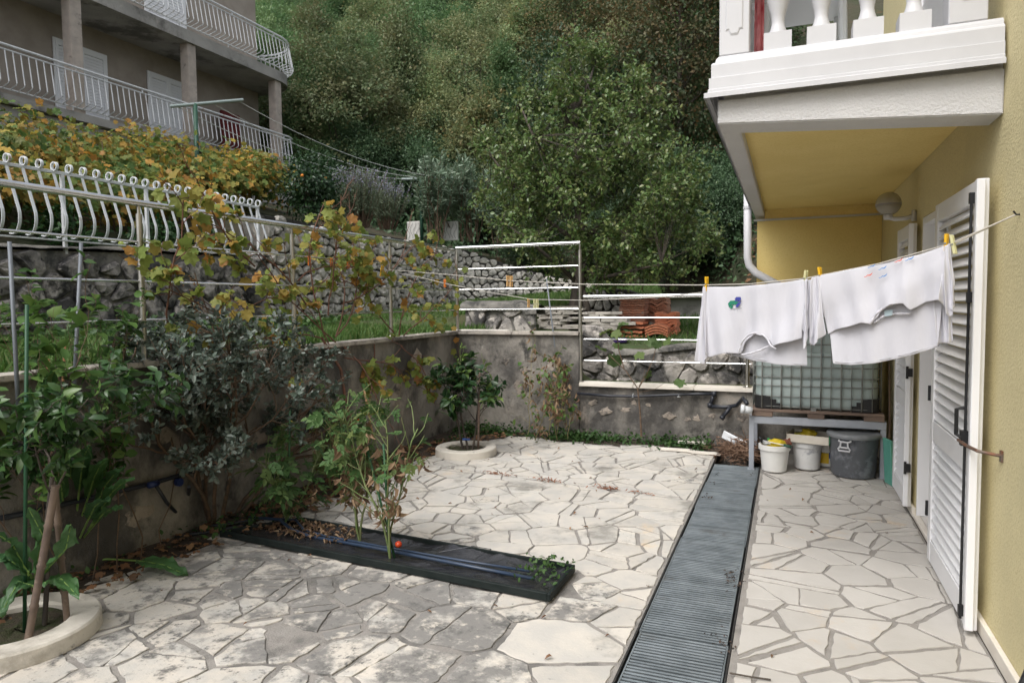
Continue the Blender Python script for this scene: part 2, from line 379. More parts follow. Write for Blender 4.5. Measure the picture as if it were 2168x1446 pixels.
def crazy(rng, poly, s, split=.5):
    xs = [p[0] for p in poly]; ys = [p[1] for p in poly]; res = []
    for c in cells(dart(rng, min(xs), max(xs), min(ys), max(ys), s, s * .62), poly):
        st = [c]; r = rng.random()
        if r < .26:                      # a strip along one side
            if area(c) < 0: c = c[::-1]
            k = max(range(len(c)), key=lambda i: math.dist(c[i], c[(i + 1) % len(c)])); a, b = c[k], c[(k + 1) % len(c)]; L = math.dist(a, b); th = math.atan2(b[1] - a[1], b[0] - a[0]) + rng.uniform(-.16, .16); nx, ny = -math.sin(th), math.cos(th); m = ((a[0] + b[0]) / 2, (a[1] + b[1]) / 2); kk = nx * m[0] + ny * m[1] + s * rng.uniform(.2, .36)
            st = [q for q in (clip(c, nx, ny, kk), clip(c, -nx, -ny, -kk)) if len(q) >= 3]
        elif r < .26 + split:
            A = area(c); cx = sum(p[0] for p in c) / len(c); cyy = sum(p[1] for p in c) / len(c)
            # cut across the long side, off centre
            far = max(c, key=lambda p: math.hypot(p[0] - cx, p[1] - cyy)); th = math.atan2(far[1] - cyy, far[0] - cx) + rng.gauss(0, .45)
            nx, ny = math.cos(th), math.sin(th); k = nx * cx + ny * cyy + s * rng.uniform(-.3, .3)
            a, b = clip(c, nx, ny, k), clip(c, -nx, -ny, -k); st = [q for q in (a, b) if len(q) >= 3]
        res += st
    return res
def rough_outline(rng, q, amp, step):
    out = []; n = len(q)
    for i in range(n):
        a, b = q[i], q[(i + 1) % n]; L = math.hypot(b[0] - a[0], b[1] - a[1]); k = int(L / step)
        cut = rng.uniform(.0, .02) if rng.random() < .22 else 0
        t0 = min(.3, cut / max(L, 1e-6)); out.append((a[0] + (b[0] - a[0]) * t0, a[1] + (b[1] - a[1]) * t0))
        for j in range(1, k + 1):
            t = j / (k + 1); nx, ny = (b[1] - a[1]) / L, -(b[0] - a[0]) / L; w_ = rng.uniform(-amp, amp)
            out.append((a[0] + (b[0] - a[0]) * t + nx * w_, a[1] + (b[1] - a[1]) * t + ny * w_))
    return out
def flat_stone(rng, q, z, h, bev=.004):
    """low slab with a worn edge"""
    n = len(q); cx = sum(p[0] for p in q) / n; cyy = sum(p[1] for p in q) / n; tx, ty = rng.uniform(-.006, .006), rng.uniform(-.006, .006)
    def top(p, f): return (cx + (p[0] - cx) * f, cyy + (p[1] - cyy) * f)
    rad = max(.03, math.sqrt(abs(area(q)) / math.pi)); f = 1 - bev / rad
    vs = [(p[0], p[1], z) for p in q] + [(p[0], p[1], z + h - bev * .7 + (p[0] - cx) * tx + (p[1] - cyy) * ty) for p in q] + [(*top(p, f), z + h + (p[0] - cx) * tx + (p[1] - cyy) * ty) for p in q]
    fs = [(i, (i + 1) % n, n + (i + 1) % n, n + i) for i in range(n)] + [(n + i, n + (i + 1) % n, 2 * n + (i + 1) % n, 2 * n + i) for i in range(n)] + [tuple(range(2 * n, 3 * n))]
    return vs, fs
def wall_stone(rng, q, dep, conv):
    """a rubble stone: rounded, faceted front standing proud of the wall; conv maps (s, z, out) to the world"""
    n = len(q); cx = sum(p[0] for p in q) / n; cz = sum(p[1] for p in q) / n; vs = []; fs = []
    for f, o in ((1.0, -.05), (1.0, dep * .25), (.86, dep * .78)):
        vs += [conv(cx + (p[0] - cx) * f, cz + (p[1] - cz) * f, o + (rng.uniform(-.35, .35) * dep if o > 0 else 0)) for p in q]
    vs.append(conv(cx + rng.uniform(-.02, .02), cz + rng.uniform(-.02, .02), dep * rng.uniform(.8, 1.25)))
    for r in range(2): fs += [(r * n + i, r * n + (i + 1) % n, (r + 1) * n + (i + 1) % n, (r + 1) * n + i) for i in range(n)]
    fs += [(2 * n + i, 2 * n + (i + 1) % n, 3 * n) for i in range(n)]
    return vs, fs

# ------------------------------------------------------------------ material instances
m_mortar = M('mortar', (.30, .28, .255), .95, var=(.25, .232, .213), vs=9, bump=.006, bs=90, zone=((-2.25, 3.05, 0), (1.75, .85, 1), .04, -.02), stains=[((.15, .143, .133), 3.4, .50, .68), ((.10, .09, .07), 22, .60, .72)])
m_stone = M('limestone_paving', (.57, .53, .47), .82, var=(.48, .46, .425), vs=4, bump=.0022, bs=70, rnd=.10,
            stains=[((.30, .285, .255), 2.2, .53, .68), ((.62, .50, .36), 1.7, .60, .74), ((.20, .19, .175), 14, .62, .74), ((.13, .12, .105), 45, .66, .76)])
m_stone_dirty = M('limestone_lichen', (.60, .55, .48), .88, var=(.50, .48, .44), vs=5, bump=.003, bs=60, rnd=.12,
            zone=((-2.25, 3.05, 0), (1.75, .85, 1), .115, -.03), stains=[((.215, .206, .193), 3.6, .475, .63, 15.), ((.12, .117, .11), 5.5, .52, .66, 15.), ((.50, .46, .40), 9., .56, .66, 10.), ((.15, .147, .14), 18., .55, .68, 8.), ((.55, .33, .13), 2.6, .70, .76), ((.12, .115, .10), 40, .60, .72)])
m_stone_walk = M('limestone_swept', (.50, .475, .44), .8, var=(.465, .44, .405), vs=3.5, bump=.0018, bs=70, rnd=.09,
            stains=[((.52, .43, .33), 2.4, .58, .74), ((.40, .37, .33), 9, .66, .78), ((.2, .17, .13), 60, .70, .76)])
m_steel_galv = M('galvanised_steel', (.29, .325, .345), .48, .5, var=(.21, .24, .255), vs=7, bump=.0006, bs=160, stains=[((.20, .21, .21), 5, .56, .75)], rnd=.14)
m_pit = M('drain_dark', (.02, .02, .02), .95)
m_rubber = M('black_rubber', (.018, .018, .018), .8, var=(.04, .038, .035), vs=30)
m_inox = M('stainless_steel', (.80, .80, .80), .26, 1., var=(.66, .66, .66), vs=5, bump=.0002, bs=60)
m_inox_dull = M('stainless_post', (.52, .50, .46), .38, 1., var=(.40, .385, .35), vs=6)
m_render = M('old_render', (.31, .285, .25), .95, var=(.23, .215, .19), vs=3.2, bump=.012, bs=28,
             stains=[((.40, .345, .29), 1.6, .55, .68), ((.075, .07, .065), 1.15, .40, .60, 10.), ((.05, .048, .045), 4.5, .56, .70, 10.), ((.36, .31, .26), 6, .66, .74)], stretch=(1, 1, .75))
m_coping = M('limestone_coping', (.52, .47, .41), .85, var=(.42, .385, .34), vs=6, bump=.003, bs=60, stains=[((.17, .155, .14), 2.4, .46, .62), ((.10, .095, .085), 9, .6, .72)], rnd=.08)
m_coping_new = M('white_coping', (.72, .675, .60), .75, var=(.66, .61, .54), vs=5, bump=.001, bs=60, stains=[((.45, .40, .34), 5, .62, .76)], rnd=.05)
m_rubble_dk = M('rubble_dark', (.38, .35, .32), .95, var=(.22, .205, .19), vs=4.5, bump=.02, bs=16, rnd=.38, stains=[((.055, .053, .052), 2.2, .43, .58, 10.), ((.52, .475, .43), 3.4, .52, .62), ((.04, .04, .04), 9, .57, .68)])
m_rubble_lt = M('rubble_light', (.54, .51, .46), .92, var=(.40, .38, .34), vs=5, bump=.014, bs=18, rnd=.32, stains=[((.14, .137, .13), 1.3, .56, .70, 10.), ((.58, .54, .49), 4, .54, .66), ((.06, .06, .06), 7, .62, .72)])
m_rubble_gap = M('rubble_joint', (.055, .052, .047), 1., var=(.03, .028, .026), vs=8, bump=.02, bs=20)
m_mortar_wall = M('rubble_mortar', (.24, .225, .20), .98, var=(.12, .115, .105), vs=4, bump=.02, bs=22, stains=[((.05, .05, .048), 2.2, .48, .62, 10.), ((.34, .31, .275), 5, .58, .7)])
m_soil = M('garden_soil', (.075, .055, .04), 1., var=(.045, .034, .026), vs=14, bump=.03, bs=40, stains=[((.13, .10, .075), 25, .60, .72)])
m_lawn = M('turf', (.055, .085, .028), 1., var=(.075, .075, .035), vs=2.5, bump=.03, bs=30, stains=[((.10, .08, .05), 3.2, .62, .74)])
m_forest_floor = M('forest_floor', (.06, .05, .032), 1., var=(.035, .045, .02), vs=.6, bump=.1, bs=4, stains=[((.11, .065, .035), 1.5, .56, .70)])
m_bark = M('bark', (.10, .082, .066), .95, var=(.055, .047, .04), vs=14, bump=.01, bs=40, stretch=(1, 1, .3))
m_bark_far = M('bark_far', (.09, .075, .06), .95)
m_stem_red = M('reddish_stem', (.17, .075, .05), .75, var=(.11, .06, .04), vs=30)
m_stem_brown = M('brown_stem', (.15, .095, .06), .85, var=(.09, .065, .045), vs=30)
m_stem_green = M('green_stem', (.13, .19, .06), .6, var=(.18, .20, .09), vs=20)
m_white = M('white_paint', (.595, .595, .615), .45, var=(.56, .56, .58), vs=3)
m_white_old = M('old_white_paint', (.70, .72, .74), .5, var=(.64, .66, .68), vs=9, stains=[((.36, .25, .17), 3.5, .60, .72), ((.30, .20, .13), 14, .68, .76)])
m_grey_metal = M('grey_paint_metal', (.36, .38, .42), .45, .1, var=(.32, .34, .375), vs=6, stains=[((.30, .25, .2), 6, .68, .8)])
m_black = M('black_metal', (.015, .015, .016), .45)
m_bl_plastic = M('black_pipe', (.018, .021, .028), .38, var=(.03, .032, .04), vs=15)
m_yellow = M('yellow_render', (.82, .65, .27), .95, var=(.78, .61, .24), vs=2, bump=.004, bs=80, stains=[((.73, .56, .21), 70, .5, .68, 3.), ((.75, .58, .23), 1.6, .5, .72), ((.50, .38, .14), 4, .66, .82)])
m_cream = M('cream_render', (.69, .61, .36), .95, var=(.655, .575, .335), vs=2, bump=.005, bs=70, stains=[((.57, .49, .275), 75, .50, .66, 3.), ((.61, .54, .32), 1.2, .5, .7), ((.42, .38, .26), 5, .64, .8)])
m_whiterender = M('white_render', (.62, .615, .62), .9, var=(.59, .585, .59), vs=2, bump=.008, bs=75, stains=[((.62, .61, .60), 1.3, .56, .75), ((.55, .54, .52), 8, .66, .8)])
m_conc = M('weathered_concrete', (.42, .405, .38), .95, var=(.33, .32, .30), vs=1.3, bump=.008, bs=25, stains=[((.15, .145, .135), .9, .50, .66, 10.), ((.42, .38, .34), 2.6, .6, .72)])
m_conc_col = M('concrete_column', (.50, .44, .385), .95, var=(.41, .36, .32), vs=5, bump=.01, bs=30, stains=[((.14, .13, .12), 3, .58, .7)])
m_wallgrey = M('grey_brown_render', (.38, .335, .29), .97, var=(.32, .28, .24), vs=2, bump=.006, bs=40)

# ------------------------------------------------------------------ terrain
def sst(a, b, x): t = np.clip((x - a) / (b - a), 0, 1); return t * t * (3 - 2 * t)
KX = [AY(px, 650, 12)[0] / 12 for px in (1136, 1232, 1400, 1219)]
def lawn_z(x, y):
    x = np.asarray(x, float); y = np.asarray(y, float)
    tx = np.clip((x + 8.5) / 5.5, 0, 1)
    hi_l = 1.22 + np.maximum(0, y - 9.9) * .053; hi_r = 1.46 + np.maximum(0, y - 9.4) * .064
    hi = np.where(y < 9.36, 1.2, hi_l * (1 - tx) + hi_r * tx)
    lo = np.where(y < 9.04, .55, .97 + (y - 9) * .06)
    xe = np.where(y < 9.36, KX[3] * y, np.where(y < 10.75, KX[0] * y, np.where(y < 12.02, KX[1] * y, KX[2] * y)))
    t = sst(-.12, .12, x - xe)
    return hi * (1 - t) + lo * t + .02 * np.sin(x * 3.1) * np.cos(y * 2.3)
LW = [(-8.5, 9.55), (-8.5, 17.4)] + [tuple(AD(px, 630, d)[:2]) for px, d in ((1090, 20.0), (1190, 20.9), (1330, 21.2))]     # light rubble wall in plan
LWT = [3.16, 3.10, 2.62, 2.30, 1.98]; LWB = [1.2, 1.6, 1.9, 1.85, 1.3]
def hill_z(x, y):
    x = np.asarray(x, float); y = np.asarray(y, float)
    y0 = 20.6 - 5.6 * sst(-2.6, .2, x); z0 = 1.95 - .55 * sst(-2.6, .2, x)
    f = z0 + .74 * (y - y0) - .0008 * np.maximum(0, y - y0) ** 2
    s = -8.9 - x; near = 2.35 + .12 * sst(5, 9, y) + .40 * np.clip(s, 0, 6.2); far = 3.05 + .28 * np.clip(s, 0, 40)
    l = near + (far - near) * sst(9.2, 10.2, y); l = np.where(s > 6.2, np.maximum(l, 4.9 + .45 * (s - 7.6)), l)
    left = np.where(x < -8.7, l, -9)
    h = np.maximum(np.where(y > y0 - .01, f, -9), left)
    return h + .25 * np.sin(x * .31 + 1) * np.cos(y * .23) * sst(22, 40, y)
b = MB(); b.grid([[(x, y, -.5) for x in (-400, 0, 400)] for y in (-300, 0, 600)]); tag(b.build('ground', m_soil), kind='structure')
xs = np.concatenate([np.arange(-8.62, -4, .3), np.arange(-4.0, 2.6, .12), np.arange(2.6, 9, .8)]); ys = np.concatenate([np.arange(7.88, 9, .14), [9.0, 9.03, 9.05], np.arange(9.12, 13, .12), np.arange(13, 23.3, .4)])
X, Y = np.meshgrid(xs, ys); Z = lawn_z(X, Y)
b = MB(); b.grid([[(X[i, j], Y[i, j], Z[i, j]) for j in range(len(xs))] for i in range(len(ys))])
xs2 = np.arange(-8.62, -3.93, .23); ys2 = np.append(np.arange(-3, 7.8, .4), 7.88)
b.grid([[(x, y, float(lawn_z(x, 7.0)) ) for x in xs2] for y in ys2]); tag(b.build('lawn', m_lawn, smooth=True), kind='structure')
xs = np.concatenate([np.arange(-140, -30, 5), np.arange(-30, -9.2, 1.1), [-8.95, -8.72], np.arange(-8.6, 12, .6), np.arange(12, 40, 3), np.arange(40, 141, 8)]); ys = np.concatenate([np.arange(-12, 9, 1.5), [9.2, 9.5, 9.8, 10.2], np.arange(11, 30, .7), np.arange(30, 70, 2.5), np.arange(70, 261, 8)])
X, Y = np.meshgrid(xs, ys); Z = hill_z(X, Y); Z = np.where(Z < -4, -.6, Z)
b = MB(); b.grid([[(X[i, j], Y[i, j], Z[i, j]) for j in range(len(xs))] for i in range(len(ys))]); tag(b.build('hillside', m_forest_floor, smooth=True), kind='structure')

# ------------------------------------------------------------------ patio, walkway, drain
prng = random.Random(11)
GX0, GX1 = -.655, -.232
def base_slab(name, poly):
    b = MB(); b.prism(poly, -.16, 0); return tag(b.build(name, m_mortar), kind='structure')
PATIO_L = [(-3.72, -1.0), (-3.70, 1.6), (-3.66, 2.6), (-3.58, 3.3), (-3.5, 3.9), (-3.42, 5.0), (-3.5, 6.0), (-3.35, 6.9), (-3.1, 7.42)]
PATIO = PATIO_L + [(-2.0, 7.38), (-1.4, 7.46), (-.9, 7.30), (GX0 - .012, 7.1), (GX0 - .012, -1.0)]
patio = base_slab('patio', PATIO[::-1])
walk = base_slab('walkway', [(GX1 + .012, -1.0), (.8595, -1.0), (.8595, 7.9), (GX1 + .012, 7.9)])
J0, J1 = np.array((-3.55, 5.868)), np.array((GX0, 5.50)); jn = np.array((-(J1 - J0)[1], (J1 - J0)[0])); jn /= np.linalg.norm(jn); jc = jn @ J0
PSQ = [(-3.75, 1.15), (GX0 - .02, 1.15), (GX0 - .02, 7.5), (-3.75, 7.5)]
rings = [np.array((-3.14, 6.44)), np.array((-3.44, 2.07))]
TR = [G(465, 1140)[:2], G(640, 1110)[:2], G(1218, 1215)[:2], G(1165, 1280)[:2]]         # the trough
def in_poly(p, poly):
    c = False; n = len(poly)
    for i in range(n):
        a, q = poly[i], poly[(i + 1) % n]
        if (a[1] > p[1]) != (q[1] > p[1]) and p[0] < (q[0] - a[0]) * (p[1] - a[1]) / (q[1] - a[1]) + a[0]: c = not c
    return c
stones = []
near_poly = clip(PSQ, jn[0], jn[1], jc - .004); far_poly = clip(PSQ, -jn[0], -jn[1], -jc - .004)
for poly, s in ((clip(near_poly, 0, 1, 3.45), .295), (clip(near_poly, 0, -1, -3.45), .255), (far_poly, .24)):
    for c in crazy(prng, poly, s, .5): stones.append(c)
k = 0; rest = MB()
cand = []
for c in stones:
    ym = sum(p[1] for p in c) / len(c); q = inset(c, .0115 if ym < 3.5 else .0075, prng)
    if len(q) < 3 or abs(area(q)) < .0022 or (ym < 3.4 and prng.random() < .02): continue
    q = clean(q, .012)
    if len(q) < 3: continue
    cen = (sum(p[0] for p in q) / len(q), sum(p[1] for p in q) / len(q))
    if not in_poly(cen, PATIO) or min(p[0] for p in q) < -3.74: continue
    if any(np.hypot(*(r - np.array(cen))) < .25 for r in rings) or (in_poly(cen, [tuple(t) for t in TR]) and abs(area(q)) < .03): continue
    cand.append((math.hypot(cen[0], cen[1]) / math.sqrt(abs(area(q))), q, cen))
cand.sort(key=lambda t: t[0])
for i, (_, q, cen) in enumerate(cand):
    dirty = cen[1] < 3.75 - .30 * (cen[0] + 1.2) and cen[0] < -1.0 + .3 * prng.random() or prng.random() < .03
    q2 = rough_outline(prng, q, .0075 if cen[1] < 4.2 else .005, .045 if cen[1] < 4.2 else .08); vs, fs = flat_stone(prng, q2, .0005, prng.uniform(.005, .009), .003)
    if i < 300: b = MB(); b.add(vs, fs); b.build('paving_stone', m_stone_dirty if dirty else m_stone, patio, fix=False)
    else: rest.add(vs, fs)
if rest.v: rest.build('paving_stones', m_stone, patio, fix=False)['kind'] = 'stuff'
wp = [(GX1 + .035, 1.6), (.855, 1.6), (.855, 7.55), (GX1 + .035, 7.55)]
for c in crazy(prng, wp, .245, .5):
    q = inset(c, .0100, prng)
    if len(q) < 3 or abs(area(q)) < .002: continue
    q = clean(q, .012)
    if len(q) < 3: continue
    q2 = rough_outline(prng, q, .0055, .055); vs, fs = flat_stone(prng, q2, .0005, prng.uniform(.004, .007), .0025); b = MB(); b.add(vs, fs); b.build('paving_stone', m_stone_walk, walk, fix=False)
# drain channel with its gratings
b = MB(); b.box((GX0 - .011, -1, -.30), (GX1 + .011, 7.1, -.17)); tag(b.build('drain_channel', m_pit), kind='structure')
for x in (GX0 - .0095, GX1 + .0015):
    b = MB(); b.box((x, -1, -.168), (x + .008, 6.95, .004)); tag(b.build('rubber_strip', m_rubber), kind='structure')
br = [1.0, 2.0, G(1352, 1335)[1], G(1445, 1135)[1] - .02, 5.35, 6.15, 6.86]
glab = ['galvanised grating cut off by the lower photo edge', 'galvanised grating in the nearest stretch of the drain', 'galvanised grating beside the near end of the black trough', 'galvanised grating next to the far side of the trough',
        'galvanised grating where the paving joint meets the drain', 'far galvanised grating touching the grey table leg']
for i in range(1, len(br) - 1):
    y0, y1 = br[i] + .004, br[i + 1] - .004; g = thing('drain_grate', glab[i], 'grating', ((GX0 + GX1) / 2, y0, 0), 'grating sections over the drain channel'); dx = .006 * (i % 2)
    b = MB()
    for x in (GX0 + .004 + dx, GX1 - .011 - .006 + dx): b = MB(); b.box((x, y0, -.024), (x + .007, y1, .003)); b.build('side_bar', m_steel_galv, g)
    n = max(1, round((y1 - y0) / .0262)); me = MB(); w_ = (GX1 - GX0) / 2 - .014; me.obox((0, 0, 0), (w_, 0, 0), (0, .0052, .0012), (0, -.002, .011)); me = me.mesh('bar', m_steel_galv)
    for j in range(n): put('bar', me, g, Matrix.Translation((dx / 2 + (GX0 + GX1) / 2 - .003, y0 + (j + .5) * (y1 - y0) / n, -.0105 + prng.uniform(-.0008, .0008))))
# planting bed
b = MB(); n = 40
rows = []
for i in range(n + 1):
    y = -1 + 8.75 * i / n; xr = np.interp(y, [p[1] for p in PATIO_L], [p[0] for p in PATIO_L]) + .10
    rows.append([(-3.95 + (xr + 3.95) * t, y, -.012 + .05 * (1 - t) + prng.uniform(-.012, .012)) for t in np.linspace(0, 1, 6)])
b.grid(rows); b.grid([[(x, y, -.012 + .05 * (y - 7.2) + prng.uniform(-.01, .01)) for x in np.linspace(-3.9, GX0, 30)] for y in np.linspace(7.05, 7.74, 6)])
bed = tag(b.build('garden_bed', m_soil, smooth=True), kind='structure')

# ------------------------------------------------------------------ retaining walls of the patio
wrng = random.Random(5)
def exposed(parent, conv, spots):
    for (s, z, rs, rz) in spots:
        n = wrng.randint(9, 13); q = [(s + rs * wrng.uniform(.35, 1.15) * math.cos(2 * math.pi * i / n), z + rz * wrng.uniform(.35, 1.15) * math.sin(2 * math.pi * i / n)) for i in range(n)]
        vs, fs = wall_stone(wrng, q, .009, conv); b = MB(); b.add(vs, fs); b.build('stone', m_expo, parent)
m_expo = M('exposed_stone', (.36, .31, .26), .95, var=(.31, .265, .22), vs=8, bump=.012, bs=30, rnd=.25, stains=[((.10, .092, .085), 7, .46, .62, 10.)])
lwall = thing('retaining_wall', 'long grey rendered retaining wall beside the planting bed, dark with damp', 'wall', (-4.0, 3, 0))
def bumpy_wall(conv, s0, s1, z0, z1, step, rng, amp=.012):
    ns, nz = max(2, int((s1 - s0) / step)), max(2, int((z1 - z0) / step)); P = []
    for i in range(ns + 1):
        P.append([conv(s0 + (s1 - s0) * i / ns, z0 + (z1 - z0) * j / nz, rng.uniform(-amp, amp) if 0 < i < ns and 0 < j < nz else 0) for j in range(nz + 1)])
    b = MB(); b.grid(P); return b
LWX = -3.87
b = bumpy_wall(lambda s, z, o: (LWX + o, s, z), -1.2, 7.72, -.2, 1.205, .14, wrng); b.box((-4.03, -1.2, -.2), (LWX - .03, 7.9, 1.20)); b.build('wall_face', m_render, lwall, smooth=False)
for i in range(9):
    y0, y1 = -1.2 + i * 1.0, -1.2 + (i + 1) * 1.0 - .006; y1 = min(y1, 7.86)
    b = MB(); b.box((-4.03, y0, 1.206), (-3.825, y1, 1.243 + wrng.uniform(-.004, .004))); b.build('coping_slab', m_coping, lwall, bevel=.006)
exposed(lwall, lambda s, z, o: (LWX + o, s, z), [(2.55, .62, .13, .10), (2.2, .8, .10, .08), (2.95, .45, .12, .08), (3.35, .68, .16, .11), (3.2, .95, .14, .09), (3.7, .40, .12, .08), (3.75, .66, .13, .09), (4.2, .55, .14, .09), (4.55, .72, .12, .1), (4.9, .5, .15, .1), (5.3, .7, .12, .09), (5.7, .85, .2, .14), (6.3, .72, .16, .12), (6.7, .95, .14, .15), (2.6, .98, .13, .07), (3.1, .25, .14, .07), (7.1, .75, .15, .12)])
BY = 7.70
bw = thing('back_wall', 'tall stained back wall under the higher steel railing', 'wall', (-3.1, BY, 0))
b = bumpy_wall(lambda s, z, o: (s, BY - o, z), LWX, -2.27, -.2, 1.205, .13, wrng); b.box((-3.86, BY + .02, -.2), (-2.27, BY + .17, 1.203)); b.build('wall_face', m_render, bw)
for x0, x1 in ((-3.818, -3.1), (-3.094, -2.262)):
    b = MB(); b.box((x0, BY - .045, 1.206), (x1, BY + .16, 1.246)); b.build('coping_slab', m_coping, bw, bevel=.006)
exposed(bw, lambda s, z, o: (s, BY - o, z), [(-3.0, .55, .13, .11), (-2.85, .95, .07, .05), (-3.35, .5, .08, .07), (-2.6, .85, .09, .07), (-3.2, .88, .06, .05), (-2.95, .78, .09, .05), (-3.5, .75, .07, .06), (-2.5, .5, .08, .06)])
lw = thing('low_back_wall', 'low dark rendered wall with white coping behind the fig sapling', 'wall', (-1.3, BY, 0))
b = bumpy_wall(lambda s, z, o: (s, BY - o, z), -2.262, -.318, -.2, .61, .12, wrng); b.box((-2.262, BY + .02, -.2), (-.318, BY + .17, .608)); b.build('wall_face', m_render, lw)
for x0, x1 in ((-2.255, -1.62), (-1.614, -.95), (-.944, -.325)):
    b = MB(); b.box((x0, BY - .05, .613), (x1, BY + .17, .656)); b.build('coping_slab', m_coping_new, lw, bevel=.005)
exposed(lw, lambda s, z, o: (s, BY - o, z), [(-1.95, .33, .10, .055), (-1.72, .36, .07, .045), (-1.62, .44, .05, .035), (-1.22, .31, .09, .05), (-1.02, .29, .05, .045), (-.92, .30, .05, .045), (-.75, .33, .05, .04), (-.62, .36, .06, .035), (-1.45, .42, .05, .03), (-2.1, .42, .08, .04), (-.45, .34, .09, .06)])

# ------------------------------------------------------------------ steel railings
def railing(name, label, a, c, ztop, rails, posts, zb, open_end=None):
    a, c = np.array(a), np.array(c); d = (c - a) / np.linalg.norm(c - a); t = thing(name, label, 'railing', (*((a + c) / 2), zb), 'stainless railings on the patio walls')
    b = MB(); b.tube([(*a, ztop), (*c, ztop)], .0215, 14); smooth_angle(b.build('handrail', m_inox, t))
    for z in rails:
        b = MB(); b.tube([(*(a + d * .0), z), (*(c - d * .0), z)], .0075, 8); smooth_angle(b.build('rail', m_inox, t))
    for s in posts:
        p = a + d * s; b = MB(); b.tube([(*p, zb), (*p, ztop - .07)], .0195, 12); b.tube([(*p, ztop - .07), (*p, ztop - .02)], .010, 8); b.lathe((*p, zb), [(.045, 0), (.045, .008), (.024, .012), (.0195, .02)], 14)
        smooth_angle(b.build('post', m_inox_dull, t))
    return t
railing('railing', 'long stainless railing running along the left wall through the vine', (-3.9, .2), (-3.9, 7.74), 2.265, (2.015, 1.76, 1.51), (1.48, 3.03, 4.5, 6.03), 1.243)
railing('railing', 'high stainless railing on the tall back wall, with end post', (-3.868, 7.74), (-2.255, 7.74), 2.285, (2.02, 1.765, 1.515), (0.0, ), 1.246)
b = MB()
t = railing('railing', 'low stainless railing above the white coping behind the laundry', (-2.215, 7.74), (-.36, 7.74), 1.655, (1.41, 1.16, .91), (1.82,), .656)
p = (-2.262, 7.74); b = MB(); b.tube([(*p, .656), (*p, 2.2)], .021, 12); b.tube([(*p, 2.2), (*p, 2.27)], .010, 8); b.lathe((*p, .656), [(.045, 0), (.045, .008), (.024, .012)], 14)
o = smooth_angle(b.build('steel_post', m_inox_dull)); tag(o, 'tall stainless post joining the high and low railings at the wall step', 'post')

# ------------------------------------------------------------------ rubble walls
def rubble(root, conv, length, zfun0, zfun1, size, mat, mat_back, seed, gap=.012, dep=.06, cap=300, thick=.45, aspect=1.15, capmat=None):
    rng = random.Random(seed); ns = max(4, int(length / .25)); P = []
    for i in range(ns + 1):
        s = length * i / ns; z0, z1 = zfun0(s), zfun1(s)
        P.append([conv(s, z0 + (z1 - z0) * j / 6, -.012 + rng.uniform(-.012, .012)) for j in range(7)] + [conv(s, z1 + rng.uniform(-.01, .03), -.10), conv(s, z1 + rng.uniform(-.01, .03), -thick)])
    b = MB(); b.grid(P); b.build('wall_core', mat_back, root)
    zmax = max(zfun1(s) for s in np.linspace(0, length, 20)); zmin = min(zfun0(s) for s in np.linspace(0, length, 20)); out = []
    for c in cells(jitter_points(rng, 0, length, zmin, zmax + .1, size, aspect, .38), [(0, zmin), (length, zmin), (length, zmax + .08), (0, zmax + .08)]):
        q = inset(c, gap, rng)
        if len(q) < 3: continue
        q = clean(q, size * .12)
        if len(q) < 3 or area(q) < size * size * .12: continue
        cx = sum(p[0] for p in q) / len(q); cz = sum(p[1] for p in q) / len(q)
        if cz > zfun1(cx) - .02 or cz < zfun0(cx) - .05: continue
        q = [(p[0], min(p[1], zfun1(p[0]) + rng.uniform(-.01, .04))) for p in q]
        q2 = []
        for i in range(len(q)):           # knock the corners off
            a, p, e = q[i - 1], q[i], q[(i + 1) % len(q)]; t = rng.uniform(.12, .3)
            q2 += [(p[0] + (a[0] - p[0]) * t, p[1] + (a[1] - p[1]) * t), (p[0] + (e[0] - p[0]) * t, p[1] + (e[1] - p[1]) * t)]
        w_ = conv(cx, cz, 0); px = np.linalg.norm(np.array(w_) - EYEP); out.append((px, q2))
    out.sort(key=lambda t: t[0]); rest = MB()
    for i, (_, q) in enumerate(out):
        vs, fs = wall_stone(rng, q, dep * rng.uniform(.7, 1.3), conv)
        if i < cap: b = MB(); b.add(vs, fs); b.build('stone', mat, root)
        else: rest.add(vs, fs)
    if rest.v: rest.build('stones', mat, root)['kind'] = 'stuff'
    return root
dk = thing('rubble_wall', 'dark weathered rubble wall carrying the white scroll fence', 'wall', (-8.5, 7, 1.2))
rubble(dk, lambda s, z, o: (-8.5 + o, 3.2 + s, z), 6.35, lambda s: 1.1, lambda s: 2.21 + .035 * s, .31, m_rubble_dk, m_mortar_wall, 3, gap=.02, dep=.075)
b = MB(); r7 = random.Random(7)
b.grid([[(-8.47 + .05 * r7.random(), 3.2 + s, 2.23 + .035 * s + .03 * r7.random()), (-8.6, 3.2 + s, 2.27 + .035 * s + .03 * r7.random()), (-8.95, 3.2 + s, 2.27 + .035 * s)] for s in np.linspace(0, 6.4, 30)]); b.build('wall_cap', m_mortar_wall, dk)
LS = [0]
for i in range(len(LW) - 1): LS.append(LS[-1] + math.dist(LW[i], LW[i + 1]))
def lwconv(s, z, o):
    i = max(k for k in range(len(LS) - 1) if LS[k] <= max(s, 0) + 1e-9); t = (s - LS[i]) / (LS[i + 1] - LS[i]); a, c = np.array(LW[i]), np.array(LW[i + 1]); d = (c - a) / np.linalg.norm(c - a); p = a + (c - a) * t
    return (p[0] + d[1] * o, p[1] - d[0] * o, z)
lt = thing('rubble_wall', 'tall pale dry stone wall curving behind the grass bank to the tree', 'wall', (-8.5, 14, 1.4))
rubble(lt, lwconv, LS[-1], lambda s: float(np.interp(s, LS, LWB)) - .15, lambda s: float(np.interp(s, LS, LWT)), .215, m_rubble_lt, m_rubble_gap, 4, gap=.017, dep=.07, thick=.4)
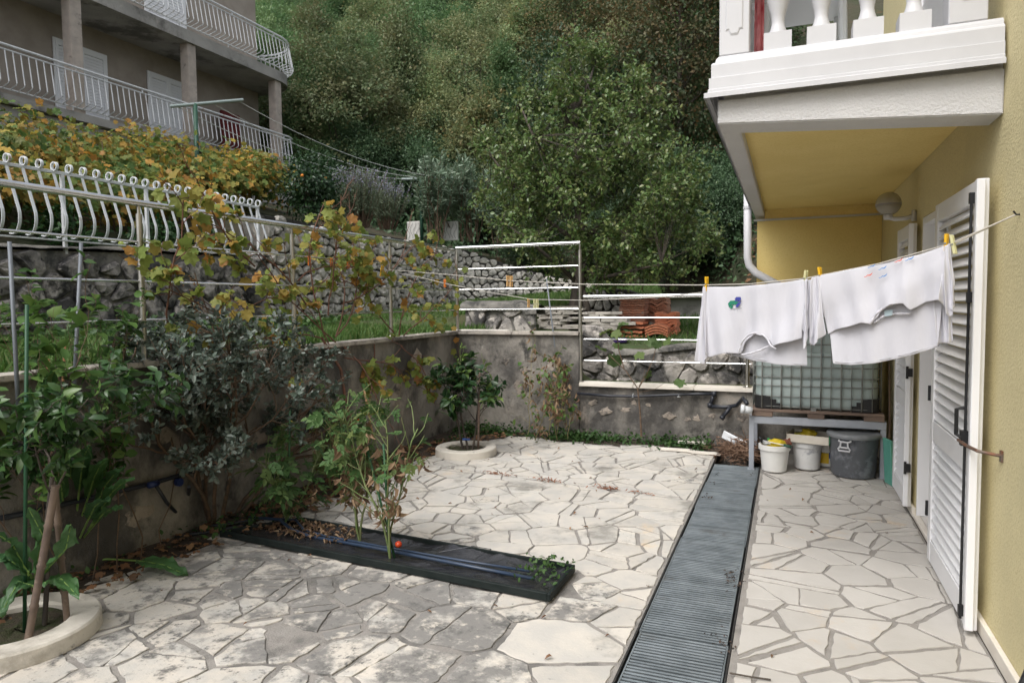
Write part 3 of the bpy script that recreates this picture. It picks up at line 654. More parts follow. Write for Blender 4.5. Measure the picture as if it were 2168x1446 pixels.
b = MB(); b.grid([[(-8.5 - x, 9.56, z) for z in (1.1, 2.0, 3.17)] for x in (0, .3, .6)]); b.build('wall_end', m_mortar_wall, lt)
# short wall with a rounded cap behind the corner
sw = thing('stub_wall', 'short old wall with rounded mortar cap behind the high railing', 'wall', (-3.6, 9.4, 1.2))
xa, xb_ = AY(984, 650, 9.35)[0], AY(1134, 650, 9.35)[0]; r8 = random.Random(9)
rubble(sw, lambda s, z, o: (xa + s, 9.35 - o, z), xb_ - xa, lambda s: 1.1, lambda s: 1.50, .24, m_rubble_dk, m_mortar_wall, 12, gap=.014, dep=.03, thick=.3)
b = MB(); b.grid([[(xa - .05 + s, 9.35 + dy, 1.50 + dz + .02 * r8.random() - .06 * (s > xb_ - xa - .1)) for dy, dz in ((-.05, -.03), (-.06, .06), (.02, .105), (.16, .115), (.3, .09), (.36, -.03))] for s in np.linspace(0, xb_ - xa + .08, 16)]); b.build('wall_cap', m_mortar_wall, sw, smooth=True)
# old wall behind the low railing
ow = thing('terrace_wall', 'weathered stone wall directly behind the low railing and coping', 'wall', (-1.4, 8.9, .5))
OX = [AY(px, 760, 8.9)[0] for px in (1226, 1291, 1299, 1363, 1450, 1600)]; OZ = [AY(px, y, 8.9)[2] for px, y in ((1226, 690), (1291, 690), (1299, 742), (1363, 745), (1450, 730), (1600, 728))]
rubble(ow, lambda s, z, o: (OX[0] + s, 8.9 - o, z), OX[-1] - OX[0] + 1.2, lambda s: .45, lambda s: float(np.interp(OX[0] + s, OX, OZ)) - .03, .24, m_rubble_dk, m_mortar_wall, 21, gap=.012, dep=.035, thick=.2)
b = MB(); b.grid([[(x, 8.9 + dy, float(np.interp(x, OX, OZ)) + dz + .02 * r8.random()) for dy, dz in ((-.03, -.06), (-.03, -.01), (.03, .012), (.2, .012))] for x in np.linspace(OX[2], OX[-1] + 1, 22)]); b.build('wall_cap', m_mortar_wall, ow, smooth=True)
rw = thing('rubble_wall', 'grey upright rubble wall behind the left side of the tile stacks', 'wall', (-1.5, 12, 1.1))
RX = [AY(px, 650, 12)[0] for px in (1228, 1305, 1420)]
rubble(rw, lambda s, z, o: (RX[0] + s, 12 - o, z), RX[2] - RX[0], lambda s: 1.0, lambda s: float(np.interp(RX[0] + s, RX, [AY(1228, 622, 12)[2], AY(1305, 610, 12)[2], AY(1420, 640, 12)[2]])), .19, m_rubble_lt, m_rubble_gap, 23, dep=.06, aspect=.75)
gw = thing('garden_wall', 'plain grey concrete wall across the grass behind the tile stacks', 'wall', (0, 14, 1.2))
GXa, GXb = AY(1385, 650, 14)[0], 3.0
b = MB(); b.box((GXa, 14, .9), (GXb, 14.25, 1.64)); b.build('wall_face', m_conc, gw, bevel=.01)
b = MB(); b.obox((GXa + .5, 14.1, 1.68), (.75, 0, .0), (0, .28, 0), (0, 0, .03)); b.build('coping_slab', m_coping, gw, bevel=.006)

# ------------------------------------------------------------------ white scroll fence
fn = thing('scroll_fence', 'white wrought fence of S shaped bars with curled tops on the dark wall', 'fence', (-8.5, 7.2, 2.3))
ZT, ZB = 3.40, 2.46
def flat_bar(path, y, wy, th):
    b = MB(); n = len(path); L, Rr = [], []
    for i in range(n):
        a, c = np.array(path[max(i - 1, 0)]), np.array(path[min(i + 1, n - 1)]); d = (c - a) / max(1e-9, np.linalg.norm(c - a)); nn = np.array((d[1], -d[0])) * th / 2
        L.append(np.array(path[i]) + nn); Rr.append(np.array(path[i]) - nn)
    vs = []
    for i in range(n):
        vs += [(L[i][0], y - wy, L[i][1]), (L[i][0], y + wy, L[i][1]), (Rr[i][0], y + wy, Rr[i][1]), (Rr[i][0], y - wy, Rr[i][1])]
    fs = [(i * 4 + j, i * 4 + (j + 1) % 4, i * 4 + 4 + (j + 1) % 4, i * 4 + 4 + j) for i in range(n - 1) for j in range(4)] + [(3, 2, 1, 0), tuple(n * 4 - 4 + j for j in range(4))]
    return b.add(vs, fs)
bar = []
rr = .052
for i in range(13): a = math.radians(-40 + 290 * (1 - i / 12) - 70); bar.append((rr + rr * math.cos(a) - .01, ZT - rr + rr * math.sin(a)))
bar = [(x, z) for x, z in bar]
bar = [(rr + rr * math.cos(math.radians(t)) - rr, ZT - rr + rr * math.sin(math.radians(t))) for t in np.linspace(-95, 180, 14)]
for t in np.linspace(.06, 1, 7): bar.append((-rr + (.17 + rr) * t, ZT - rr - .62 * t))
cz = ZT - rr - .62
for t in np.linspace(0, 1, 11)[1:]: a = math.radians(18 - 128 * t); bar.append((.17 + .135 * (math.cos(a) - math.cos(math.radians(18))), cz - .20 * (math.sin(math.radians(18)) - math.sin(a))))
fb = flat_bar(bar, 0, .017, .011).mesh('bar', m_white_old, smooth=False)
for j in range(-6, 23): put('bar', fb, fn, Matrix.Translation((-8.5, 5.31 + j * .186 - 0.0, 0)))
b = MB(); b.box((-8.55, 3.6, 3.265), (-8.515, 9.45, 3.305)); b.build('top_rail', m_white_old, fn, bevel=.003)
b = MB(); b.box((-8.50, 3.6, 2.425), (-8.47, 9.45, 2.445)); b.build('bottom_rail', m_white_old, fn, bevel=.003)
for y in (4.3, 5.98, 7.2, 8.3, 9.42): b = MB(); b.box((-8.555, y - .02, 2.2), (-8.51, y + .02, 3.264)); b.build('post', m_white_old, fn, bevel=.003)

# ------------------------------------------------------------------ concrete house with two galleries
ch = thing('concrete_house', 'raw concrete house with two long balconies and white shutters on the slope', 'house', (-17, 12, 3))
WX, FX = -16.4, -14.95
b = MB(); b.box((-23, -4, 3), (WX, 18.3, 14)); b.build('wall', m_wallgrey, ch)
b = MB(); b.box((WX + .01, -4, 3.2), (FX - .1, 18.2, 5.78)); b.build('basement_wall', m_conc, ch)
def slab(z0, z1, yend, rad):
    poly = [(WX - .5, -4), (FX + .05, -4), (FX + .05, yend - rad)]
    if rad: poly += [(FX + .05 - rad + rad * math.cos(a), yend - rad + rad * math.sin(a)) for a in np.linspace(.15, 1.5, 8)]
    poly += [(FX - rad, yend), (WX - 2.0, yend), (WX - 2.0, -4)] if rad else [(FX + .05, yend), (WX - 2.0, yend), (WX - 2.0, -4)]
    b = MB(); b.prism(poly, z0, z1); return b.build('balcony_slab', m_conc, ch)
slab(5.8, 5.98, 18.2, 0); slab(8.62, 8.93, 18.6, 1.0)
for y in (7.6, 11.0, 14.25, 17.62): b = MB(); b.box((FX - .30, y - .15, 5.985), (FX - .02, y + .13, 8.618)); b.build('column', m_conc_col, ch, bevel=.012)
m_doorw = M('door_white', (.82, .83, .85), .5)
def louvre_door(y0, y1, z0, z1, x):
    d = None; b = MB(); fw = .07; ym = (y0 + y1) / 2
    for ya, yb in ((y0, ym - .004), (ym + .004, y1)):
        b.box((x, ya, z0), (x + .04, ya + fw, z1)); b.box((x, yb - fw, z0), (x + .04, yb, z1)); b.box((x, ya + fw + .001, z0), (x + .038, yb - fw - .001, z0 + .10)); b.box((x, ya + fw + .001, z1 - .10), (x + .038, yb - fw - .001, z1))
    b.box((x + .001, y0 - .05, z0), (x + .03, y0 - .002, z1 + .05)); b.box((x + .001, y1 + .002, z0), (x + .03, y1 + .05, z1 + .05)); b.box((x + .001, y0 - .002, z1 + .002), (x + .03, y1 + .002, z1 + .05))
    d = b.build('shutter', m_doorw, ch)
    sl = MB(); wd = (ym - y0 - 2 * fw) / 2 - .005; sl.obox((0, 0, 0), (.010, 0, -.039), (0, wd, 0), (.003, 0, .002)); sl = sl.mesh('slat', m_doorw); n = int((z1 - z0 - .2) / .075)
    for c in ((y0 + ym) / 2, (y1 + ym) / 2):
        for k in range(n): put('slat', sl, d, Matrix.Translation((x + .018, c, z0 + .135 + k * .075)))
louvre_door(11.45, 12.75, 5.99, 8.0, WX + .02); louvre_door(14.05, 15.3, 5.99, 8.0, WX + .02); louvre_door(14.05, 15.35, 8.94, 11.0, WX + .02); louvre_door(8.2, 9.4, 5.99, 8.0, WX + .02)
def gallery_rail(name, zf, h, pts, lean, step, posts):
    """sloped bars along a plan polyline, leaning outwards by lean at the top"""
    L = [0]
    for i in range(len(pts) - 1): L.append(L[-1] + math.dist(pts[i], pts[i + 1]))
    def at(s):
        i = max(k for k in range(len(L) - 1) if L[k] <= s + 1e-9); t = (s - L[i]) / (L[i + 1] - L[i]); a, c = np.array(pts[i]), np.array(pts[i + 1]); d = (c - a) / np.linalg.norm(c - a); return a + (c - a) * t, np.array((d[1], -d[0]))
    def P(s, z, o): p, n = at(s); return Vector((p[0] + n[0] * o, p[1] + n[1] * o, z))
    b = MB(); ss = np.unique(np.concatenate([L, np.linspace(0, L[-1], 30)]))
    b.tube([P(s, zf + h, lean * .6) for s in ss], .026, 6); b.tube([P(s, zf + h - .10, lean * .6) for s in ss], .018, 6); b.tube([P(s, zf + .10, 0) for s in ss], .018, 6)
    for s in posts: b.tube([P(s, zf + .02, 0), P(s, zf + .12, 0)], .016, 6); b.tube([P(s, zf + h - .10, lean * .6), P(s, zf + h, lean * .6)], .016, 6)
    r = b.build('balcony_railing', m_white_old, ch)
    n = int(L[-1] / step)
    for k in range(n):
        s = (k + .5) * L[-1] / n; q = MB(); q.tube([P(s, zf + h - .10, lean * .6), P(s, zf + .20, lean), P(s, zf + .17, lean * .9), P(s, zf + .10, 0.0)], .0125, 5)
        q.build('bar', m_white_old, r)
gallery_rail('lower', 5.98, .95, [(FX + .02, 8.6), (FX + .02, 18.0), (FX - .9, 18.05)], .22, .155, np.arange(.5, 10, 1.7))
arc = [(FX - .98 + 1.02 * math.cos(a), 17.45 + 1.02 * math.sin(a)) for a in np.linspace(0.1, 1.75, 8)]
gallery_rail('upper', 8.93, .98, [(FX + .04, 11.6), (FX + .04, 17.4)] + arc + [(FX - 1.9, 18.35)], .30, .155, np.arange(.5, 8, 1.7))
b = MB(); b.obox((-16.0, 16.6, 6.75), (.05, 0, 0), (0, .38, 0), (0, 0, .75)); m_redcloth = M('dark_red_cloth', (.16, .025, .025), .9, var=(.09, .02, .02), vs=8)
o = b.build('curtain', m_redcloth, bevel=.02); tag(o, 'dark red curtain hanging at the far end of the lower balcony', 'curtain')

# ------------------------------------------------------------------ washing line posts in the upper garden
m_green_paint = M('green_paint', (.02, .07, .045), .5, var=(.03, .085, .055), vs=8)
def tpost(p, b0, b1, label, zb):
    t = thing('line_post', label, 'post', (p[0], p[1], zb), 'washing line posts in the upper garden'); b = MB(); b.tube([(p[0], p[1], zb), (p[0], p[1], p[2])], .045, 10); b.build('pole', m_green_paint, t, smooth=True)
    b = MB(); b.tube([b0, b1], .035, 8); smooth_angle(b.build('crossbar', M('crossbar_paint', (.25, .30, .29), .5, .2), t)); return t
d1, d2 = 14.2, 18.6
P1, P1a, P1b = AD(413, 220, d1), AD(360, 226, d1 - .25), AD(515, 212, d1 + .5)
tpost(P1, P1a, P1b, 'green T shaped line post in front of the lower balcony', 3.4)
P2, P2a, P2b = AD(891, 379, d2), AD(850, 380, d2), AD(960, 377, d2)
tpost(P2, P2a, P2b, 'green T shaped line post standing in the oleander', 3.0)
m_wire = M('washing_wire', (.38, .40, .38), .6)
b = MB()
for t0 in (.08, .55, .92):
    a = P1a + (P1b - P1a) * t0; c = P2a + (P2b - P2a) * t0; b.tube([Vector(a + (c - a) * t - np.array([0, 0, .55 * 4 * t * (1 - t) * .6])) for t in np.linspace(0, 1, 14)], .008, 4)
tag(b.build('washing_lines', m_wire), 'sagging washing lines strung between the two green posts', 'washing line')

# ------------------------------------------------------------------ yellow house
yh = thing('yellow_house', 'yellow rendered house with white balcony and open louvred shutters', 'house', (.9, 5, 0))
HX = .885
DY0, DY1, DZ = 4.72, 5.62, 2.165
b = MB()
b.box((HX, -3, .0), (HX + .35, DY0 - .001, 6)); b.box((HX, DY1 + .001, 0), (HX + .35, 8.2, 6)); b.box((HX, DY0 - .001, DZ + .004), (HX + .35, DY1 + .001, 6))
wall = b.build('wall', [m_cream], yh, fix=False)
b = MB(); b.box((-.318, 7.93, 0), (HX - .002, 8.35, 2.445)); b.build('rear_wall', m_yellow, yh)
b = MB(); b.box((.86, -3, .004), (HX - .001, DY0 - .02, .075)); b.box((.86, DY1 + .02, .004), (HX - .001, 7.93, .075)); b.build('plinth', m_coping_new, yh, bevel=.003)
b = MB(); b.box((-.316, 7.915, .0), (HX - .003, 7.9285, .60)); b.build('dark_base', m_render, yh)  # thin darker sheet over the lower part of the rear wall
m_tile = M('floor_tile', (.60, .565, .52), .4, var=(.56, .53, .49), vs=3)
b = MB(); b.box((.862, DY0 - .018, .004), (HX + .02, DY1 + .018, .03)); ts = b.build('threshold', m_coping_new, yh, bevel=.003)
for i in range(3):
    y0 = DY0 + (DY1 - DY0) * i / 3; b = MB(); b.box((HX + .022, y0 + .002, .004), (HX + 1.0, y0 + (DY1 - DY0) / 3 - .002, .028)); b.build('floor_tile', m_tile, yh)
# door frame, door leaf, dark room
m_dooredge = M('white_upvc', (.80, .80, .81), .35)
fr = MB(); fr.box((HX - .004, DY0, .03), (HX + .10, DY0 + .05, DZ)); fr.box((HX - .004, DY1 - .03, .03), (HX + .26, DY1, DZ)); fr.box((HX - .004, DY0 + .051, DZ - .05), (HX + .22, DY1 - .031, DZ)); fr.build('door_frame', m_dooredge, yh, bevel=.003)
b = MB(); b.box((HX + .22, DY0 + .06, .05), (HX + .26, DY1 - .032, DZ - .06)); dl = b.build('door', m_dooredge, yh, bevel=.004)
b = MB(); b.box((HX + .205, DY0 + .2, .25), (HX + .217, DY1 - .17, .9)); b.box((HX + .205, DY0 + .2, 1.05), (HX + .217, DY1 - .17, 1.95)); b.build('panel', m_dooredge, dl, bevel=.004)
m_slatw = M('shutter_white', (.80, .80, .815), .38, var=(.77, .77, .785), vs=3)
def shutter(name, y0, y1, z0, z1, x, th, hinge_y, rod_y=None, label=None, tilt=0.):
    """louvred leaf lying against the wall, its face at x"""
    s = MB(); fw = .075; zm = z0 + (z1 - z0) * .345
    s.box((x, y0, z0), (x + th, y0 + fw, z1)); s.box((x, y1 - fw, z0), (x + th, y1, z1))
    for za, zb in ((z0, z0 + .13), (zm, zm + .12), (z1 - .10, z1)): s.box((x + .002, y0 + fw, za), (x + th - .002, y1 - fw, zb))
    s.box((x - .012, y0 - .035, z0 + .01), (x + th * .5, y0 - .001, z1 - .004))
    sh = s.build('shutter', m_slatw, yh, bevel=.003)
    if label: sh['label'] = label
    me = MB(); me.obox((0, 0, 0), (.0150, 0, .0205), (0, (y1 - y0) / 2 - fw + .004, 0), (-.003, 0, .003)); me = me.mesh('slat', m_slatw)
    for za, zb in ((z0 + .13, zm), (zm + .12, z1 - .10)):
        n = round((zb - za) / .0585)
        for k in range(n): put('slat', me, sh, Matrix.Translation((x + th * .5, (y0 + y1) / 2, za + (k + .5) * (zb - za) / n)))
    for z in (z0 + .3, z0 + 1.0, z1 - .35):
        h = MB(); h.box((x - .006, hinge_y - .014, z - .03), (x + .03, hinge_y + .014, z + .03)); h.tube([(x - .004, hinge_y, z - .045), (x - .004, hinge_y, z + .045)], .009, 8); h.build('hinge', m_black, sh)
    return sh
sh = shutter('near', 3.72, 4.70, .03, 2.14, .80, .045, 4.715)
y = 3.775; x = .787
b = MB(); b.tube([(x, y, .06), (x, y, 2.08)], .0065, 8)
for z in (.10, 1.60, 2.06): b.box((x - .010, y - .011, z - .025), (x + .012, y + .011, z + .025))
b.build('espagnolette', m_black, sh)
b = MB(); b.tube([(x - .005, y, .93), (x - .035, y + .01, .95), (x - .035, y + .01, 1.07), (x - .005, y, 1.08)], .009, 8); b.box((x - .02, y - .018, .90), (x + .01, y + .018, .97)); b.build('handle', m_black, sh)
b = MB(); b.tube([(.90, 3.56, .90), (.86, 3.56, .905), (.80, 3.60, .91), (.775, 3.70, .915), (.765, 3.80, .92)], .008, 6); b.box((.876, 3.545, .875), (.884, 3.575, .925)); b.build('shutter_stay', M('rusty_metal', (.16, .13, .11), .6, .5, var=(.20, .09, .05), vs=30), sh)
shutter('far', 5.70, 6.32, .06, 2.14, .815, .045, 5.655, label='narrower far shutter beyond the doorway')
b = MB(); b.box((.868, 6.36, .97), (.884, 6.44, 1.09)); b.build('socket', M('socket_dark', (.05, .05, .05), .5), yh, bevel=.006)
# balcony
BX0, BY0, BY1 = -.345, 3.70, 7.93
b = MB()
b.add([(BX0, BY0, 2.62), (BX0, BY0, 2.50), (HX - .002, BY0, 2.415), (HX - .002, BY0, 2.62), (BX0, BY0 + .22, 2.62), (BX0, BY0 + .22, 2.50), (HX - .002, BY0 + .22, 2.415), (HX - .002, BY0 + .22, 2.62)], [(0, 1, 2, 3), (7, 6, 5, 4), (1, 5, 6, 2), (0, 4, 5, 1), (3, 2, 6, 7), (0, 3, 7, 4)])
b.box((BX0, BY0 + .2205, 2.50), (BX0 + .10, BY1 + .4, 2.619)); b.build('balcony_beam', m_whiterender, yh, bevel=.006)
b = MB(); b.box((BX0 + .101, BY0 + .221, 2.565), (HX - .003, BY1 + .4, 2.618)); b.build('soffit', m_yellow, yh)
b = MB(); b.box((BX0 + .102, 7.925, 2.447), (HX - .003, 8.35, 2.564)); b.build('rear_beam', m_yellow, yh)
b = MB(); b.box((BX0 - .01, 7.915, 2.447), (HX - .003, 7.924, 2.468)); b.build('drip_strip', m_whiterender, yh)
# cornice: moulded profile swept along the front and the open side
prof = [(.062, 2.621), (.062, 2.645), (.045, 2.652), (.045, 2.665), (.040, 2.668), (.040, 2.722), (.030, 2.726), (.030, 2.790), (.024, 2.800), (.012, 2.806), (.008, 2.822), (-.004, 2.838), (-.05, 2.842), (-.30, 2.842)]
def sweep(prof, path):
    P = []
    for o, z in prof: P.append([path(o, i, z) for i in range(3)])
    b = MB(); b.grid(P); return b
b = sweep(prof, lambda o, i, z: [(HX - .012, BY0 - o, z), (BX0 - o, BY0 - o, z), (BX0 - o, BY1 + .4, z)][i])
b.add([(HX - .012, BY0 - o, z) for o, z in prof] , [tuple(range(len(prof)))]); b.build('cornice', m_white, yh)
b = MB(); b.box((BX0 + .03, BY0 + .03, 2.6215), (HX - .003, BY1 + .4, 2.838)); b.build('balcony_floor', m_whiterender, yh)
# balusters and pedestals
zb = 2.843
bal = MB(); bal.box((-.065, -.065, 0), (.065, .065, .085)); m_bal = m_white
prf = [(.045, .086), (.043, .10), (.034, .125), (.030, .15), (.034, .18), (.048, .235), (.060, .285), (.064, .33), (.058, .38), (.046, .44), (.036, .50), (.031, .55), (.036, .57), (.036, .58), (.03, .59), (.045, .60)]
bal.lathe((0, 0, 0), prf, 20); bal.box((-.06, -.06, .601), (.06, .06, .66)); bal = bal.mesh('baluster', m_bal); bal.polygons.foreach_set('use_smooth', [True] * len(bal.polygons)); 
try: bal.set_sharp_from_angle(angle=math.radians(35))
except Exception: pass
for x in (-.062, .137, .340, .535): put('baluster', bal, yh, Matrix.Translation((x, BY0 + .085, zb)))
for k in range(14): put('baluster', bal, yh, Matrix.Translation((BX0 + .085, BY0 + .36 + k * .205, zb)))
def pedestal(x0, x1, y0, y1):
    b = MB(); b.box((x0, y0, zb), (x1, y1, zb + .66)); 
    w_, yy = x1 - x0, y0 - .004
    pts = [(x0 + .03, zb + .12), (x0 + .045, zb + .12), (x0 + .055, zb + .095), (x1 - .055, zb + .095), (x1 - .045, zb + .12), (x1 - .03, zb + .12), (x1 - .03, zb + .56), (x0 + .03, zb + .56)]
    b.build('pedestal', m_white, yh, bevel=.004)
    b = MB(); k = len(pts); cxm = (x0 + x1) / 2; czm = zb + .33; outer = [(p[0], yy + .003, p[1]) for p in pts]; inner = [(cxm + (p[0] - cxm) * .86, yy - .001, czm + (p[1] - czm) * .96) for p in pts]
    b.add(outer + inner, [(i, (i + 1) % k, k + (i + 1) % k, k + i) for i in range(k)] + [tuple(range(k, 2 * k))]); b.build('raised_panel', m_white, yh)
pedestal(BX0 + .005, BX0 + .15, BY0 + .01, BY0 + .155); pedestal(.665, .818, BY0 + .01, BY0 + .155)
b = MB(); b.box((BX0 - .02, BY0 - .02, zb + .665), (HX - .002, BY0 + .19, zb + .76)); b.box((BX0 - .02, BY0 + .191, zb + .665), (BX0 + .19, BY1 + .4, zb + .76)); b.build('balustrade_rail', m_white, yh, bevel=.01)
# upper shutter behind the balusters
b = MB(); b.box((HX - .05, 4.35, 2.86), (HX - .002, 4.43, 4.9)); b.box((HX - .05, 5.6, 2.86), (HX - .002, 5.68, 4.9)); us = b.build('balcony_shutter', m_slatw, yh, bevel=.003)
me = MB(); me.obox((0, 0, 0), (.012, 0, -.022), (0, .58, 0), (.004, 0, .004)); me = me.mesh('slat', m_slatw)
for k in range(34): put('slat', me, us, Matrix.Translation((HX - .026, 5.015, 2.9 + k * .058)))
# plaster screen on the balcony behind the right balusters
# downpipe
dp = MB(); q = [AY(1583, 400, 7.86), AY(1583, 545, 7.86), AY(1586, 562, 7.86), AY(1600, 578, 7.86), AY(1652, 606, 7.86), AY(1690, 640, 7.86), AY(1690, 860, 7.86)]
dp.tube([Vector((p[0], 7.86, p[2])) for p in q], .042, 14); dpo = dp.build('downpipe', m_white, yh, smooth=True)
b = MB(); p = AY(1583, 440, 7.86); b.lathe((p[0], 7.86, p[2]), [(.047, -.015), (.047, .015)], 14); b.box((p[0], 7.85, p[2] - .01), (p[0] + .12, 7.87, p[2] + .01)); b.build('clip', m_white, dpo)
# globe lamp on its bracket
lp = thing('wall_lamp', 'white glass globe lamp on a curved wall bracket under the balcony', 'lamp', (.88, 6.2, 2.2))
m_globe = M('opal_glass', (.62, .60, .54), .15, var=(.56, .53, .46), vs=3, trans=.35)
m_globe2 = M('clear_glass_bowl', (.44, .41, .34), .08, trans=.25)
c = AX(1881, 432, .70); r = .088
b = MB(); b.lathe(c, [(r * math.cos(a), r * math.sin(a)) for a in np.linspace(-.12, math.pi / 2, 10)], 28, cap=False); b.build('globe', m_globe, lp, smooth=True)
b = MB(); b.lathe(c, [(max(.0, r * math.cos(a)), r * math.sin(a)) for a in np.linspace(-math.pi / 2 + .5, -.13, 9)], 28); b.build('glass_bowl', m_globe2, lp, smooth=True)
b = MB(); b.lathe(c, [(r * 1.01, -.014), (r * 1.012, -.008), (r * 1.01, -.002)], 28, cap=False); b.build('seam', M('lamp_seam', (.34, .33, .36), .4), lp, smooth=True)
b = MB(); b.lathe((c[0], c[1], c[2] - r - .03), [(.03, 0), (.034, .02), (.03, .045)], 16); b.build('lamp_collar', m_white, lp, smooth=True)
b = MB(); m0 = np.array((.88, c[1] - .02, c[2] - .10)); b.tube([(c[0], c[1], c[2] - r - .015), (c[0] + .05, c[1] - .005, c[2] - r - .03), (c[0] + .12, c[1] - .01, c[2] - r - .028), (.872, c[1] - .02, c[2] - r - .01)], .017, 10); b.lathe((.868, c[1] - .02, c[2] - .11), [(.018, -.03), (.02, .0), (.016, .05), (.0, .055)], 12); b.build('bracket', m_white, lp, smooth=True)
# thing on the wall for the washing line
b = MB(); b.tube([(.90, 3.425, 1.938), (.872, 3.425, 1.94), (.862, 3.425, 1.955)], .004, 6); tag(b.build('wall_hook', m_black), 'small dark hook on the yellow wall holding the washing line', 'hook')
# balcony furniture
m_plastic = M('white_plastic', (.72, .75, .75), .4)
pc = thing('plastic_chair', 'white plastic chair with slatted back behind the balusters', 'chair', (.03, 4.15, 2.845)); 
b = MB(); b.grid([[( -.17 + .40 * i / 8, 4.02 + .03 * math.cos(i / 8 * math.pi) - .10 * j / 4, 3.28 + .04 * math.sin(i / 8 * math.pi) - .10 * (j == 0) * 0 + .12 * j / 4) for j in range(5)] for i in range(9)]); 
b = MB(); b.obox((.06, 4.30, 3.24), (.22, 0, 0), (0, .22, 0), (0, 0, .015)); b.build('seat', m_plastic, pc, bevel=.01)
for x, y in ((-.14, 4.12), (.26, 4.12), (-.14, 4.48), (.26, 4.48)): b = MB(); b.tube([(x, y, 2.846), (x * .95 + .003, y, 3.224)], .022, 8); b.build('leg', m_plastic, pc)
b = MB(); b.obox((.06, 4.07, 3.29), (.22, 0, 0), (0, .012, -.004), (0, -.012, .035)); b.obox((.06, 4.0, 3.68), (.2, 0, 0), (0, .012, -.003), (0, -.008, .04)); b.build('backrest', m_plastic, pc, bevel=.01)
for k in range(6): b = MB(); b.tube([(-.10 + k * .064, 4.065, 3.32), (-.095 + k * .062, 4.01, 3.65)], .015, 6); b.build('slat', m_plastic, pc)
b = MB(); P = [[(-.185 + .05 * i / 6, 3.99 + .02 * math.sin(i * 1.7) + .05 * j / 8, 2.87 + .8 * j / 8) for j in range(9)] for i in range(7)]; b.grid(P); o = b.build('red_cloth', M('red_cloth', (.42, .03, .04), .85, var=(.60, .22, .22), vs=9), smooth=True)
sm = o.modifiers.new('thickness', 'SOLIDIFY'); sm.thickness = .006
tag(o, 'red and white cloth hanging inside the balcony corner', 'cloth')

# ------------------------------------------------------------------ water tank on pallet on steel table
tb = thing('steel_table', 'grey welded steel table carrying the water tank', 'table', (.245, 7.0, 0))
TX0, TX1, TY0, TY1, TZ = -.325, .818, 6.745, 7.60, .512
for x, y in ((TX0, TY0), (TX1 - .045, TY0), (TX0, TY1 - .045), (TX1 - .045, TY1 - .045)):
    b = MB(); b.box((x, y, .006), (x + .045, y + .045, TZ - .071)); b.box((x - .012, y - .012, .001), (x + .057, y + .057, .0058)); b.build('leg', m_grey_metal, tb, bevel=.003)
b = MB(); b.box((TX0, TY0, TZ - .07), (TX1, TY0 + .045, TZ)); b.box((TX0, TY1 - .045, TZ - .07), (TX1, TY1, TZ)); b.box((TX0, TY0 + .0455, TZ - .07), (TX0 + .045, TY1 - .0455, TZ - .001)); b.box((TX1 - .045, TY0 + .0455, TZ - .07), (TX1, TY1 - .0455, TZ - .001)); b.build('frame', m_grey_metal, tb, bevel=.003)
m_wood_old = M('weathered_wood', (.21, .15, .115), .9, var=(.14, .10, .08), vs=6, bump=.003, bs=40, stretch=(.5, 6, 6), rnd=.2)
pl = thing('pallet', 'worn brown wooden pallet between the table and the tank', 'pallet', (.24, 7.1, TZ))
for x0, x1 in ((-.30, -.12), (.18, .32), (.64, .80)): b = MB(); b.box((x0, 6.735, TZ + .001), (x1, 7.55, TZ + .045)); b.build('block', m_wood_old, pl, bevel=.003)
for y in (6.73, 6.95, 7.17, 7.40): b = MB(); b.box((-.305, y, TZ + .046), (.80, y + .14, TZ + .068)); b.build('plank', m_wood_old, pl, bevel=.003)
wt = thing('water_tank', 'pale plastic bulk water tank in a wire cage under the laundry', 'tank', (.24, 7.1, TZ + .07))
TKX0, TKX1, TKY0, TKY1, TK0, TK1 = -.285, .775, 6.775, 7.56, TZ + .075, 1.50
m_tank = M('tank_plastic', (.41, .48, .46), .35, var=(.35, .42, .41), vs=2, trans=.15)
m_cage = M('cage_steel', (.30, .31, .29), .5, .3, var=(.18, .18, .17), vs=10)
def rrect(x0, x1, y0, y1, r, n=5):
    out = []
    for cx, cyy, a0 in ((x1 - r, y1 - r, 0), (x0 + r, y1 - r, 90), (x0 + r, y0 + r, 180), (x1 - r, y0 + r, 270)):
        for i in range(n + 1): a = math.radians(a0 + 90 * i / n); out.append((cx + r * math.cos(a), cyy + r * math.sin(a)))
    return out
b = MB(); rows = []
for z, d in ((TK0 + .005, .03), (TK0 + .03, .014), (TK0 + .06, .012), (TK0 + .25, .012), (TK0 + .27, .022), (TK0 + .29, .012), (TK0 + .5, .012), (TK0 + .52, .022), (TK0 + .54, .012), (TK1 - .06, .012), (TK1, .05)):
    rr2 = rrect(TKX0 + d, TKX1 - d, TKY0 + d, TKY1 - d, .11); rows.append([(p[0], p[1], z) for p in rr2 + rr2[:1]])
b.grid(rows); b.add(rows[-1][:-1], [tuple(range(len(rows[-1]) - 1))]); smooth_angle(b.build('bottle', m_tank, wt), 30)
out = rrect(TKX0, TKX1, TKY0, TKY1, .11)
for z in (TK0 + .02, TK0 + .115, TK0 + .215, TK0 + .295, TK0 + .39, TK0 + .49, TK0 + .60, TK0 + .72, TK0 + .84, TK1 - .01):
    b = MB(); b.tube([(p[0], p[1], z) for p in out + out[:1]], .005, 6, cap=False); b.build('cage_bar', m_cage, wt, smooth=True)
vx = np.linspace(TKX0 + .07, TKX1 - .07, 12)
for i, x in enumerate(vx): b = MB(); b.tube([(x, TKY0 - .012, TK0), (x, TKY0 - .012, TK1)], .0045 if i % 2 else .007, 6); b.build('cage_bar', m_cage, wt, smooth=True)
